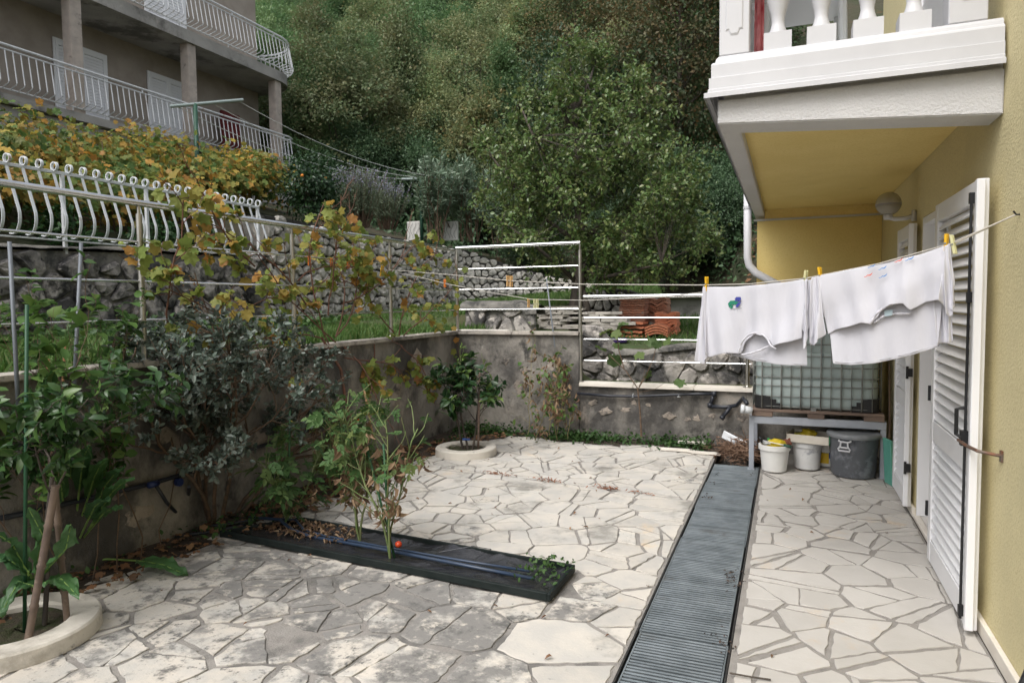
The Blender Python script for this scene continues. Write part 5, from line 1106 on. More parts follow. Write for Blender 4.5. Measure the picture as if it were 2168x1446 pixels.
b = MB(); p = AX(375, 1020, hx); b.tube([Vector(p), Vector(p) + Vector((.03, 0, .0))], .028, 10); tag(b.build('hose_tap', M('tap_blue', (.015, .03, .12), .4)), 'small blue tap on the wall to the right of the hose joint', 'tap')
b = MB(); b.tube([Vector(G(240, 1165, .03)), Vector(G(320, 1143, .025)), Vector(G(400, 1132, .025)), Vector(G(470, 1122, .03)), Vector(G(520, 1110, .05))], .011, 8); tag(b.build('ground_hose', m_bl_plastic, smooth=True), 'black hose lying on the soil in front of the silvery shrub', 'hose')
b = MB(); b.tube([Vector(G(398, 1090, .02)), Vector(AX(400, 1030, -3.76))], .012, 6); tag(b.build('hose_riser', m_bl_plastic), 'short upright black riser beside the silvery shrub stems', 'pipe')

# ------------------------------------------------------------------ leaf kinds
m_cit = LM('citrus_leaf', [(.025, .065, .018), (.035, .09, .022), (.06, .13, .03), (.10, .17, .04)], 'obj', .38, .25, .5)
m_cit_i = LM('citrus_leaf_mass', [(.02, .055, .016), (.03, .08, .02), (.05, .11, .028)], 'isl', .38, .25, .5)
m_citd = LM('dark_citrus_leaf', [(.018, .05, .018), (.025, .065, .02), (.04, .09, .026), (.13, .20, .05)], 'obj', .36, .22, .5)
m_citd_i = LM('dark_citrus_mass', [(.015, .042, .016), (.022, .058, .02), (.035, .08, .025)], 'isl', .36, .22, .5)
m_vin = LM('vine_leaf', [(.16, .23, .05), (.26, .31, .075), (.13, .19, .045), (.36, .33, .08), (.44, .27, .06), (.36, .17, .045), (.22, .28, .06), (.30, .33, .08)], 'obj', .55, .45)
m_vin_i = LM('vine_leaf_mass', [(.10, .18, .045), (.14, .22, .055), (.30, .30, .07), (.47, .35, .07), (.48, .24, .045), (.11, .19, .05), (.38, .19, .045), (.22, .26, .06)], 'isl', .55, .4, clump=(.10, .18, .05), cs=.8)
m_vin_o = LM('upper_vine_leaf', [(.10, .18, .045), (.15, .23, .06), (.30, .30, .07), (.47, .34, .07), (.47, .23, .045), (.10, .18, .05)], 'obj', .6, .35)
m_sil = LM('silver_leaf', [(.075, .105, .08), (.105, .14, .11), (.15, .185, .155), (.26, .29, .265)], 'obj', .45, .15, .4)
m_sil_i = LM('silver_leaf_mass', [(.055, .08, .06), (.08, .11, .085), (.115, .15, .12), (.21, .24, .215)], 'isl', .45, .15, .4)
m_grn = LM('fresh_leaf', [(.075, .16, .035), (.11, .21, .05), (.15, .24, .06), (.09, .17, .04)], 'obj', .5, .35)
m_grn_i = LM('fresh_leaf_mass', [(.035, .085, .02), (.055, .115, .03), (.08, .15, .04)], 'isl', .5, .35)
m_tom = LM('tomato_leaf', [(.045, .10, .03), (.06, .13, .035), (.09, .16, .05), (.15, .19, .06)], 'obj', .6, .3)
m_tom_i = LM('tomato_leaf_mass', [(.04, .09, .028), (.06, .12, .035), (.09, .15, .05)], 'isl', .6, .3)
m_dry = LM('dry_leaf', [(.26, .17, .10), (.33, .23, .14), (.20, .12, .07), (.15, .09, .06)], 'isl', .8, .3)
m_lit = LM('leaf_litter', [(.16, .09, .05), (.24, .12, .06), (.12, .075, .045), (.30, .17, .08)], 'isl', .85, .15)
m_chd = LM('chard_leaf', [(.045, .115, .045), (.06, .14, .05), (.075, .17, .055)], 'obj', .42, .25, .45)
m_chs = M('chard_stalk', (.22, .33, .09), .5, var=(.17, .28, .07), vs=12)
m_fig = LM('fig_leaf', [(.07, .12, .04), (.10, .16, .05), (.13, .17, .05)], 'obj', .6, .35)
m_grass = LM('grass_blade', [(.045, .11, .02), (.07, .15, .03), (.10, .18, .04), (.14, .17, .06)], 'isl', .6, .35)
m_cov = LM('ground_cover_leaf', [(.03, .075, .02), (.045, .10, .026), (.06, .12, .03)], 'isl', .5, .3)
T_ov, T_ovn, T_dia, T_dian = T_ovate(.46), T_ovate(.30), T_diamond(.52), T_diamond(.26)
T_v = [T_vine(i) for i in range(4)]
def meshes_of(name, Ts, mat): return [T_mesh(name, t, mat) for t in Ts]
L_cit = meshes_of('leaf', [T_ovate(.42, .08, .22), T_ovate(.46, .12, .10), T_ovate(.40, .05, .3)], m_cit)
L_citd = meshes_of('leaf', [T_ovate(.42, .08, .22), T_ovate(.46, .12, .10)], m_citd)
L_vin = meshes_of('leaf', T_v, m_vin); L_vino = meshes_of('leaf', T_v, m_vin_o)
m_vin_n = LM('near_vine_mass', [(.16, .23, .05), (.26, .31, .075), (.13, .19, .045), (.36, .33, .08), (.44, .27, .06), (.22, .28, .06), (.30, .33, .08)], 'isl', .55, .45)
L_sil = meshes_of('leaf', [T_ovate(.52, .06, .06), T_ovate(.46, .10, .12)], m_sil)
L_grn = meshes_of('leaf', [T_ovate(.62, .08, .16), T_ovate(.55, .12, .1)], m_grn)
TPN = [T_pinnate(3, 1), T_pinnate(3, 2)]; L_tom = meshes_of('leaf', TPN, m_tom)
L_fig = meshes_of('leaf', [T_vine(7), T_vine(8)], m_fig)
def plant(name, label, cat, base, starts, cfg, lev, per, size, Lm, T_st, m_st, mat_stem, seed, cap=200, group=None, droop=.2, envelope=None, upn=.6, rmin=0., start=.15, stem_name='stem'):
    """starts: [(point, direction, length, radius)]"""
    rng = np.random.default_rng(seed); r2 = random.Random(seed); root = thing(name, label, cat, tuple(base), group); segs, tips = [], []
    for p, d, L, r in starts: grow(rng, p, d, L, r, lev, cfg, segs, tips)
    if envelope:
        tips = [t for t in tips if envelope(np.array(t[-1])) and envelope(np.array(t[len(t) // 2]))]
        segs = [s for s in segs if s[1] > starts[0][3] * .3 or envelope(np.array(s[0][-1]))]
    stems_mesh(segs, 5, rmin).build(stem_name, mat_stem, root, smooth=True, fix=False)
    P, D, N_, S = leaves_on(rng, tips, per, size, droop, start=start, upn=upn)
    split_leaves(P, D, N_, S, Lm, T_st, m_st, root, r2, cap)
    return root
def bigleaf(name, root, pts, wid, mat, mats, rs, wave=.02, stalk=None):
    """a broad crinkled leaf along a spine"""
    rng = random.Random(rs); n = len(pts) - 1; P = []; sp = [Vector(p) for p in pts]; k = 16
    def pos(t): q = t * n; i = min(int(q), n - 1); return sp[i].lerp(sp[i + 1], q - i)
    for i in range(k + 1):
        t = i / k; p = pos(t); d = (pos(min(1, t + .05)) - pos(max(0, t - .05))).normalized(); side = d.cross(Vector((0, 0, 1))); side = side.normalized() if side.length > .05 else Vector((0, 1, 0)); up = side.cross(d)
        w_ = wid * (math.sin(math.pi * min(1, .06 + .94 * t ** .8)) ** .7) * (1 + .12 * math.sin(t * 20 + rs)); row = []
        for j in range(-4, 5): s = j / 4; row.append(tuple(p + side * s * w_ + up * (.18 * abs(s) * w_ + wave * math.sin(t * 16 + j * 2.1 + rs) * abs(s) + wave * .5 * math.sin(t * 37 + j))))
        P.append(row)
    b = MB(); b.grid(P); lf = b.build('leaf', mat, root, smooth=True)
    b = MB(); b.tube(([Vector(q) for q in stalk] if stalk else []) + sp, .0085 if stalk else .004, 6, .0015); b.build('stalk', mats, root if stalk else lf, smooth=True); return lf

# ------------------------------------------------------------------ plants of the patio
# citrus in the near ring
c2 = rings[1]; cb = (c2[0], c2[1], .05)
def env_ell(c, r): c, r = np.array(c), np.array(r); return lambda p: float((((p - c) / r) ** 2).sum()) < 1
ct = thing('citrus_tree', 'young staked citrus tree at the left edge, in the rust stained ring', 'tree', cb)
tb_ = G(95, 1322, .05); tb_[2] = .05
rng = np.random.default_rng(31); segs, tips = [], []
trunk = [tb_, tb_ + np.array((.01, .02, .25)), tb_ + np.array((-.02, .04, .45)), tb_ + np.array((.02, .06, .72))]
segs.append((trunk, .013, .011))
for i in range(5):
    a = i * 1.3; grow(rng, trunk[-1] + np.array((0, 0, rng.uniform(-.12, .05))), (math.cos(a) * .5, math.sin(a) * .5, .7), rng.uniform(.45, .7), .006, 2, dict(n=5, wob=.2, up=.03, kids=6, spread=1.0, lr=.52), segs, tips)
stems_mesh(segs).build('trunk', m_bark, ct, smooth=True, fix=False)
P, D, N_, S = leaves_on(rng, tips, 6, .075, .35); k = P[:, 2] < 1.75; split_leaves(P[k], D[k], N_[k], S[k], L_cit, T_ov, m_cit_i, ct, random.Random(1), 260)
m_bamboo = M('bamboo', (.17, .125, .095), .7, var=(.11, .08, .065), vs=9, bump=.001, bs=60, stains=[((.27, .21, .16), 16, .55, .7), ((.06, .05, .045), 11, .6, .7)])
def cane(p, q, r, label, mat=m_bamboo, node=.16, name='bamboo_stake', group=None):
    b = MB(); p, q = Vector(p), Vector(q); L = (q - p).length; n = int(L / node); pts, rad = [], []
    if node > 1: pts, rad = [p, p.lerp(q, .5), q], [r, r, r]
    for i in range(n + 1 if node < 1 else 0):
        for dt, k in ((-.012, 1.), (0, 1.28), (.012, 1.)):
            t = min(1, max(0, i / max(1, n) + dt / L)); pts.append(p.lerp(q, t)); rad.append(r * k if node < 1 else r)
    k = len(b.v); b.tube(pts, rad, 8); o = b.build(name, mat, smooth=True); return tag(o, label, 'stake', group)
cane(G(57, 1368, .04), AD(118, 1028, 3.15), .0165, 'thick bamboo stake leaning right in the near ring')
cane(G(143, 1322, .04), AD(116, 1035, 3.22), .015, 'darker bamboo stake leaning left at the right side of the near ring')
cane(G(52, 1340, .04), AD(57, 645, 3.18), .0085, 'straight green plastic stake rising beside the bamboo at left', M('stake_green', (.02, .075, .035), .5), 9, 'green_stake')
m_galv = M('galvanised_pole', (.17, .185, .205), .55, .3)
for (a, c_, lab) in (((46, 1000, -3.72), (20, 512, -3.78), 'thin grey pole at the far left edge tied to the rail'), ((150, 960, -3.74), (172, 515, -3.80), 'thin grey pole leaning right against the rail above the climber')):
    p, q = AX(a[0], a[1], a[2]), AX(c_[0], c_[1], c_[2]); cane(p, q, .0105, lab, m_galv, 9, 'grey_pole')
cane(AX(92, 1000, -3.70), AX(102, 760, -3.72), .007, 'thin orange brown cane among the climber leaves, left one', M('thin_cane', (.33, .16, .07), .7), 9, 'cane'); cane(AX(125, 960, -3.70), AX(138, 720, -3.72), .007, 'thin orange brown cane among the climber leaves, right one', M('thin_cane2', (.30, .15, .07), .7), 9, 'cane')
# climber on the poles
st = [((-3.72, 2.35 + .16 * i, .0), (.05, .05 * (i - 2), 1), 1.5, .0045) for i in range(6)]
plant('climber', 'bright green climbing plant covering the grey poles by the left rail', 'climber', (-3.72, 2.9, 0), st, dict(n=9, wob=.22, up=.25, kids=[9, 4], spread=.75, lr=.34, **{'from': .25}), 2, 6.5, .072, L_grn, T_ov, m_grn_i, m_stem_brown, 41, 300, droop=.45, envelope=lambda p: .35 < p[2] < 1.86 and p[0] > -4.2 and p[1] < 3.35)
# chard
cz = G(150, 1195, 0); chd = thing('chard_plant', 'large leaved chard with long pale green stalks behind the near ring', 'plant', (cz[0], cz[1], 0)); rng = random.Random(8)
base = Vector((cz[0] - .02, cz[1] + .02, .02))
for i, (px, py, dep) in enumerate(((262, 1020, 3.75), (245, 1000, 3.9), (212, 985, 3.8), (180, 960, 3.75), (150, 975, 3.9), (215, 1060, 3.6), (120, 985, 3.7), (95, 1010, 3.5), (240, 1075, 3.75))):
    tip = Vector(AD(px, py, dep)); mid = base.lerp(tip, .62) + Vector((0, 0, .04)); root_ = base + Vector((rng.uniform(-.02, .02), rng.uniform(-.02, .02), 0)); dv = (tip - mid)
    bigleaf('leaf', chd, [mid, mid.lerp(tip, .5) + Vector((0, 0, .02)), tip, tip + dv * .35 + Vector((.02, 0, -.03))], .045, m_chd, m_chs, i, .012, [root_, root_.lerp(mid, .5) + Vector((0, 0, .01))])
q0, q1, q2, q3 = Vector(G(160, 1193, .03)), Vector(G(295, 1187, .045)), Vector(G(345, 1195, .07)), Vector(G(398, 1218, .01))
bigleaf('leaf', chd, [q1, q2, q3], .075, m_chd, m_chs, 21, .012, [q0, q0.lerp(q1, .5) + Vector((0, 0, .02))])
ch2 = thing('chard_plant', 'dark chard leaves drooping at the left edge behind the near ring', 'plant', tuple(G(60, 1200, 0)))
for i, (a, c_, e) in enumerate((((70, 1240), (40, 1230), (-5, 1310)), ((90, 1235), (130, 1225), (168, 1265)), ((60, 1215), (25, 1150), (-20, 1120)), ((75, 1210), (90, 1130), (60, 1075)), ((60, 1210), (10, 1180), (-40, 1200)), ((90, 1215), (140, 1160), (150, 1110)))):
    dep = 3.25; bigleaf('leaf', ch2, [Vector(AD(*a, dep)), Vector(AD(*c_, dep)), Vector(AD(*e, dep - .1))], .05, m_chd, m_chs, 30 + i, .012, [Vector(G(75, 1235, .02)), Vector(AD(*a, dep))])
# silvery shrub
sb = G(470, 1105, 0); st = []
rng = np.random.default_rng(77)
for i in range(9): a = rng.uniform(0, 6.28); st.append(((sb[0] + .10 * math.cos(a), sb[1] + .12 * math.sin(a), .0), (.48 * math.cos(a) + .10, .55 * math.sin(a) + .12, 1.), rng.uniform(.95, 1.3), .016))
cS = AD(505, 850, 4.75)
plant('silver_shrub', 'wide grey green shrub with small silvery leaves in front of the wall', 'shrub', (sb[0], sb[1], 0), st, dict(n=7, wob=.15, up=.03, kids=[7, 6, 5], spread=.8, lr=.50, **{'from': .38}), 3, 10, .046, L_sil, T_ovate(.5, .08, .08), m_sil_i, m_stem_brown, 78, 300, droop=-.1, envelope=env_ell((cS[0], cS[1], cS[2] + .08), (.85, 1.0, .74)), upn=.5, rmin=.0012)
# grape vine along the rail
rng = np.random.default_rng(90); r2 = random.Random(90); gv = thing('grape_vine', 'autumn grape vine with yellow and brown leaves trained along the steel railing', 'vine', (-3.75, 5.2, 0)); segs, tips = [], []
segs.append(([np.array(p) for p in ((-3.72, 5.3, 0), (-3.76, 5.25, .5), (-3.80, 5.2, 1.0), (-3.84, 5.0, 1.3))], .016, .013))
for y0, z0, d, L in ((3.4, 1.3, (.02, -.2, 1), 1.1), (3.7, 1.3, (.02, .5, .8), 1.2), (6.3, 1.25, (.03, .2, 1), 1.2), (6.4, 1.25, (.03, .8, .6), 1.2), (6.2, 1.3, (.03, -.7, .6), 1.1), (6.3, 1.15, (.16, .3, -.5), .7), (5.8, 1.2, (.2, .1, -.6), .7), (5.2, 1.25, (.02, -.8, .7), 1.3), (5.1, 1.2, (.02, -.35, .9), 1.4), (5.2, 1.3, (0, .5, .8), 1.3), (5.0, 1.3, (.05, -1, .25), 1.8), (5.2, 1.3, (.05, .9, .35), 1.5), (5.3, 1.1, (.12, .9, -.15), 1.3), (5.1, 1.5, (.0, .1, 1), 1.15), (4.8, 1.6, (.0, -.6, .5), 1.2), (5.3, 1.6, (.02, .9, .3), 1.3), (4.2, 1.9, (0, -.6, .35), .9), (4.7, 1.8, (.03, .8, .55), 1.1), (5.3, 1.2, (.2, .35, -.4), .9)):
    grow(rng, (-3.84, y0, z0), d, L, .0075, 2, dict(n=8, wob=.16, up=.0, kids=[6, 2], spread=.75, lr=.34, **{'from': .15}), segs, tips)
def sq(p): p = np.array(p); p[0] = -3.86 + (p[0] + 3.86) * .55 if p[2] > 1.2 else max(p[0], -3.83); return p
segs = [([sq(p) for p in s[0]], s[1], s[2]) for s in segs]; tips = [[sq(p) for p in t] for t in tips]
stems_mesh(segs, 5).build('stem', m_stem_red, gv, smooth=True, fix=False)
P, D, N_, S = leaves_on(rng, tips, 4.6, .11, .55, start=.2); N_ = N_ + np.array((.9, -.5, .0)); k = (P[:, 2] < 2.42) & (P[:, 2] > .62) & (P[:, 1] > 2.95) & (P[:, 1] < 7.3)
P, D, N_, S = P[k], D[k], N_[k], S[k]; split_leaves(P, D, N_, S, L_vin, T_v[0], m_vin_n, gv, r2, 300)
b = MB(); rr2 = random.Random(4); gc = AX(407, 625, -3.8)
for i in range(60): c = (gc[0] + rr2.gauss(0, .03), gc[1] + rr2.gauss(0, .03), gc[2] + rr2.uniform(-.12, .13)); b.lathe(c, [(0, -.006), (.006, 0), (0, .006)], 5)
b.build('dried_grapes', M('dried_grapes', (.20, .11, .05), .8), gv)['kind'] = 'stuff'
b = MB(); b.tube([Vector(AX(968, 700, -3.83)), Vector(AX(970, 640, -3.84)), Vector(AX(966, 560, -3.86))], .003, 5); b.tube([Vector(AX(966, 712, -3.80)), Vector(AX(975, 770, -3.80)), Vector(AX(962, 800, -3.8))], .003, 5)
cv = thing('vine_shoot', 'thin vine shoot with few leaves hanging over the wall corner', 'vine', (-3.83, 7.6, 1.2)); b.build('stem', m_stem_red, cv)
rng = np.random.default_rng(17); P = np.array([AX(960 + rng.normal(6, 9), y, -3.79) for y in (566, 590, 612, 640, 660, 690, 715, 735, 752, 775, 790, 622, 678)]); n = len(P); leaf_parts(P, rng.normal(0, .5, (n, 3)) + (0.3, 0, -.6), rng.normal(0, .3, (n, 3)) + (.8, -.8, .2), rng.uniform(.07, .12, n), L_vin, cv, r2)
# tomatoes
def tomato(name, base, hgt, label, seed, cap, dry, per=4.0, size=.13, n0=3, spread=.25):
    rng = np.random.default_rng(seed); r2 = random.Random(seed); t = thing(name, label, 'tomato plant', tuple(base)); segs, tips = [], []
    for i in range(n0): a = i * 2.2 + seed; grow(rng, base, (spread * math.cos(a), spread * math.sin(a), 1), hgt * rng.uniform(.8, 1.05), .008, 1, dict(n=9, wob=.12, up=.08, kids=12, spread=1.0, lr=.28, **{'from': .18}), segs, tips)
    stems_mesh(segs, 5).build('stem', m_stem_green, t, smooth=True, fix=False); P, D, N_, S = leaves_on(rng, tips, per, size, .75, start=.4)
    fresh = (P[:, 2] - base[2]) / hgt + rng.normal(0, .22, len(P)) > dry; leaf_parts(P[fresh][:cap], D[fresh][:cap], N_[fresh][:cap], S[fresh][:cap], L_tom, t, r2)
    d = ~fresh
    if d.sum():
        Pd = np.repeat(P[d], 3, 0) + rng.normal(0, .02, (3 * d.sum(), 3)); scatter('dry_leaves', T_ovate(.45, .25, .5), Pd, rng.normal(0, .5, Pd.shape) + (0, 0, -1.), rng.normal(0, 1, Pd.shape), rng.uniform(.03, .075, len(Pd)), m_dry, t, kind='stuff')
    return t
tp1 = G(826, 1182, .03); tp2 = G(762, 1150, .03); tp3 = G(610, 1105, .03)
t1 = tomato('tomato_plant', tp1, .95, 'withering tomato plant with a red fruit in the middle of the trough', 2, 80, .62, 3.0, .11, 3, .12)
t2 = tomato('tomato_plant', tp2, .98, 'taller tomato plant behind the withering one, green at the top', 5, 120, .5, 4.0, .115, 3, .14)
t3 = tomato('tomato_plant', tp3, .62, 'low leafy tomato plant at the left end of the trough', 9, 110, .12, 4.2, .14, 4, .5)
t4 = tomato('tomato_plant', G(880, 905, 0), .62, 'bushy green tomato plant in the bed left of the small citrus', 12, 190, .12, 5.0, .13, 6, .55)
t5 = tomato('tomato_plant', (-3.60, 4.75, .02), .75, 'leggy tomato plant with dry leaves between shrub and bed edge', 15, 70, .5, 3.0, .12, 4, .4)
m_tomf = M('tomato_fruit', (.42, .035, .012), .25, var=(.48, .07, .015), vs=20)
p = AD(844, 1152, np.linalg.norm(tp1 - EYEP) * .96 / 1.06); 
def fruit(root, c, r, mat, name='tomato'): b = MB(); b.lathe(tuple(c), [(r * math.cos(a) if abs(a) < 1.5 else 0, r * .92 * math.sin(a)) for a in np.linspace(-math.pi / 2, math.pi / 2, 9)], 14, cap=False); return b.build(name, mat, root, smooth=True)
dep1 = float(RW.T[2] @ (tp1 - EYEP)) - .03
fruit(t1, AD(844, 1152, dep1), .022, m_tomf); m_tomg = M('green_tomato', (.16, .22, .06), .3); fruit(t2, AD(742, 1025, dep1 + .35), .022, m_tomg); fruit(t2, AD(752, 1040, dep1 + .33), .018, m_tomg)
dep5 = 5.9; fruit(t5, AD(756, 888, dep5), .02, m_tomf); fruit(t5, AD(616, 895, 5.3), .02, M('yellow_tomato', (.55, .42, .05), .3))
m_stk = M('stake_green2', (.03, .10, .04), .5)
def gstake(a, c, lab, r=.0075, mat=None): cane(a, c, r, lab, mat or m_stk, 9, 'plant_stake', 'green stakes for the tomatoes')
gstake(tp1, AD(812, 940, dep1 + .02), 'green stake of the withering tomato in the trough'); gstake(tp1 + np.array((.02, .02, 0)), AD(775, 940, dep1 + .1), 'slanting green stake crossing the withering tomato'); gstake(tp3, AD(614, 860, 5.0), 'green stake at the left end of the trough'); gstake((-3.6, 4.9, 0), AX(682, 870, -3.62), 'green stake in the bed right of the silvery shrub')
cane(AX(790, 925, -3.55), AX(770, 820, -3.55), .009, 'tan bamboo cane leaning above the tomatoes', M('tan_cane', (.40, .25, .13), .7), 9, 'cane')
b = MB(); p = AX(741, 935, -3.7); b.box((p[0] - .025, p[1] - .025, 0), (p[0] + .025, p[1] + .025, AX(741, 888, -3.7)[2])); tag(b.build('wooden_post', m_wood_old, bevel=.004), 'short dark wooden post in the bed behind the tomatoes', 'post')
sp_ = G(905, 925, 0); stp = thing('strappy_plant', 'clump of narrow arching leaves in the bed beside the far ring', 'plant', (sp_[0], sp_[1], 0)); rng = random.Random(3)
for i in range(9):
    a = rng.uniform(0, 6.28); L = rng.uniform(.3, .55); d = Vector((math.cos(a), math.sin(a), 0)); b0 = Vector((sp_[0], sp_[1], .01)); pts = [b0, b0 + d * L * .15 + Vector((0, 0, L * .5)), b0 + d * L * .4 + Vector((0, 0, L * .75)), b0 + d * L * .8 + Vector((0, 0, L * .6))]
    bigleaf('leaf', stp, pts, .016, m_chd, m_chs, 80 + i, .001)
# small citrus in the far ring
c1 = rings[0]; st = [((c1[0] - .03 + .05 * i, c1[1], .04), (.16 * (i - 1), .1 * (i - 1), 1), .62, .013) for i in range(3)]
plant('citrus_tree', 'small bushy dark citrus tree in the far ring by the corner', 'tree', (c1[0], c1[1], .04), st, dict(n=7, wob=.12, up=.08, kids=[6, 4], spread=.85, lr=.58, **{'from': .42}), 2, 9.5, .10, L_citd, T_ov, m_citd_i, m_bark, 51, 300, droop=.3, envelope=env_ell((c1[0] - .02, c1[1], .62), (.52, .5, .44)), stem_name='trunk')
pp = plant('citrus_shoot', 'fresh light green top shoots of the small citrus', 'shoot', (c1[0], c1[1], .8), [((c1[0] - .02, c1[1], .72), (-.1, 0, 1), .40, .006), ((c1[0] + .12, c1[1], .66), (.2, 0, 1), .36, .006), ((c1[0] + .2, c1[1] - .05, .5), (.3, 0, .8), .3, .006)], dict(n=5, wob=.1, up=.1, kids=5, spread=.7, lr=.35), 1, 3.2, .065, meshes_of('leaf', [T_ovate(.36, .08, .2)], LM('shoot_leaf', [(.10, .19, .035), (.15, .25, .05), (.19, .29, .07)], 'obj', .4, .3)), T_ov, m_grn_i, m_stem_green, 52, 90)
b = MB(); pbig = thing('pale_leaves', 'cluster of large pale green leaves low on the small citrus', 'leaves', tuple(AD(1040, 840, 7.2)))
m_pale = LM('pale_leaf', [(.22, .32, .08), (.30, .40, .12)], 'obj', .5, .3)
for i, (a, c_) in enumerate((((1060, 842), (1016, 836)), ((1056, 846), (1014, 850)), ((1046, 838), (1066, 850)))): dp_ = 7.0; bigleaf('leaf', pbig, [Vector(AD(*a, dp_)), Vector(AD((a[0] + c_[0]) / 2, (a[1] + c_[1]) / 2 - 2, dp_)), Vector(AD(*c_, dp_ - .05))], .035, m_pale, m_chs, 60 + i, .004)
gstake((c1[0] + .15, c1[1] - .02, .04), (c1[0] + .17, c1[1], .95), 'brown stake supporting the small citrus', .012, m_wood_old)
b = MB(); b.tube([(c1[0] - .03, c1[1] - .012, .16), (c1[0] + .05, c1[1] - .012, .165)], .012, 6); tag(b.build('plant_tie', m_blue), 'blue tie round the trunks of the small citrus', 'tie')
# dried bean plant on its thin pole
rng = np.random.default_rng(63); bp0 = np.array((-2.52, 7.38, 0)); pole0, pole1 = G(1198, 918, 0), AY(1157, 590, 7.60)
cane(pole0, pole1, .009, 'thin grey pole leaning across the high back wall', m_galv, 9, 'grey_pole')
bpt = thing('bean_plant', 'half dried bean plant climbing the thin pole at the wall step', 'plant', tuple(bp0)); segs, tips = [], []
for i in range(8): grow(rng, bp0 + np.array((rng.uniform(-.35, .35), rng.uniform(-.08, .1), 0)), (rng.uniform(-.25, .2), .05, 1), rng.uniform(.8, 1.15), .005, 1, dict(n=9, wob=.2, up=.08, kids=8, spread=.9, lr=.28, **{'from': .1}), segs, tips)
stems_mesh(segs, 4).build('stem', M('bean_stem', (.22, .19, .09), .8), bpt, smooth=True, fix=False)
P, D, N_, S = leaves_on(rng, tips, 4.5, .07, .6); P[:, 1] = np.minimum(P[:, 1], 7.66); gd = rng.random(len(P)) < .55
leaf_parts(P[gd][:200], D[gd][:200], N_[gd][:200], S[gd][:200], L_grn, bpt, r2); Pd = np.repeat(P[~gd], 2, 0) + rng.normal(0, .03, (2 * (~gd).sum(), 3)); Pd[:, 1] = np.minimum(Pd[:, 1], 7.66)
scatter('dry_leaves', T_ovate(.4, .25, .5), Pd, rng.normal(0, .4, Pd.shape) + (0, 0, -1), rng.normal(0, 1, Pd.shape), rng.uniform(.04, .085, len(Pd)), m_dry, bpt, kind='stuff')
# fig sapling
fg = thing('fig_sapling', 'bare fig sapling with few leaves in front of the low wall', 'sapling', tuple(AY(1356, 915, 7.5))); fp = lambda x, y: np.array(AY(x, y, 7.5)); segs = [([fp(1358, 925), fp(1355, 870), fp(1350, 822)], .011, .009), ([fp(1350, 822), fp(1325, 785), fp(1290, 752)], .007, .005), ([fp(1322, 783), fp(1310, 740), fp(1305, 700)], .0065, .004), ([fp(1352, 822), fp(1368, 795), fp(1383, 760), (fp(1388, 738))], .006, .004), ([fp(1353, 818), fp(1362, 800), fp(1366, 782)], .004, .003), ([fp(1354, 830), fp(1385, 825), fp(1405, 812)], .003, .002)]
stems_mesh(segs, 6).build('stem', m_stem_brown, fg, smooth=True, fix=False); rng = np.random.default_rng(2)
lp_ = [fp(x, y) for x, y in ((1305, 695), (1330, 690), (1290, 700), (1318, 684), (1338, 702), (1300, 742), (1275, 745), (1292, 735), (1385, 738), (1365, 742), (1400, 735), (1420, 808), (1372, 780), (1395, 744))]; n = len(lp_)
leaf_parts(np.array(lp_), rng.normal(0, .5, (n, 3)) + (0, -.1, -.2), rng.normal(0, .25, (n, 3)) + (.1, -.5, .8), rng.uniform(.15, .24, n), L_fig, fg, r2)
# ground cover, litter
rng = np.random.default_rng(5); n = 3600; x = rng.uniform(-3.8, -.75, n); yy = 7.66 - np.abs(rng.normal(0, .16, n)) ** 1.0; k = (yy > 7.2) & (rng.random(n) < .35 + .65 * (np.sin(x * 5) * .5 + .5)); x, yy = x[k], yy[k]; n = len(x)
o = scatter('ground_cover', T_ovate(.7, .1, .1), np.stack([x, yy, rng.uniform(.01, .10, n) * (.4 + rng.random(n))], 1), rng.normal(0, 1, (n, 3)) + (0, -.4, .2), rng.normal(0, .35, (n, 3)) + (0, 0, 1), rng.uniform(.02, .05, n), m_cov); tag(o, 'low green weeds along the foot of the back walls', 'ground cover', kind='stuff')
n = 700; yy = rng.uniform(1.8, 7.5, n); xx = np.interp(yy, [p[1] for p in PATIO_L], [p[0] for p in PATIO_L]) - rng.uniform(-.14, .38, n) ; xx = np.maximum(xx, -3.84)
o = scatter('leaf_litter', T_v[1], np.stack([xx, yy, rng.uniform(.025, .05, n)], 1), rng.normal(0, 1, (n, 3)) * (1, 1, .15), rng.normal(0, .3, (n, 3)) + (0, 0, 1), rng.uniform(.03, .09, n), m_lit); tag(o, 'dry brown leaves scattered on the planting bed', 'leaf litter', kind='stuff')
n = 1300; yy = rng.uniform(1.8, 7.5, n); xx = np.minimum(-3.45, np.interp(yy, [p[1] for p in PATIO_L], [p[0] for p in PATIO_L]) - rng.uniform(-.05, .3, n)); xx = np.maximum(xx, -3.84); k = np.sin(yy * 3.7) + rng.normal(0, .5, n) > .1
o = scatter('bed_weeds', T_ovate(.6, .1, .1), np.stack([xx, yy, rng.uniform(.02, .09, n)], 1)[k], (rng.normal(0, 1, (n, 3)) + (0, 0, .4))[k], (rng.normal(0, .35, (n, 3)) + (0, 0, 1))[k], rng.uniform(.02, .05, n)[k], m_cov); tag(o, 'small green weeds in the planting bed', 'weeds', kind='stuff')
u = rng.random(260); P = np.array([np.array(on_trough(a, v, .05)) for a, v in zip(np.clip(rng.normal(.16, .09, 260), .03, .5), rng.uniform(.3, .95, 260))]); o = scatter('trough_litter', T_ovate(.4, .3, .4), P, rng.normal(0, 1, P.shape) * (1, 1, .3), rng.normal(0, .5, P.shape) + (0, 0, 1), rng.uniform(.02, .05, 260), m_dry); tag(o, 'dry tomato leaves fallen into the left half of the trough', 'leaf litter', kind='stuff')
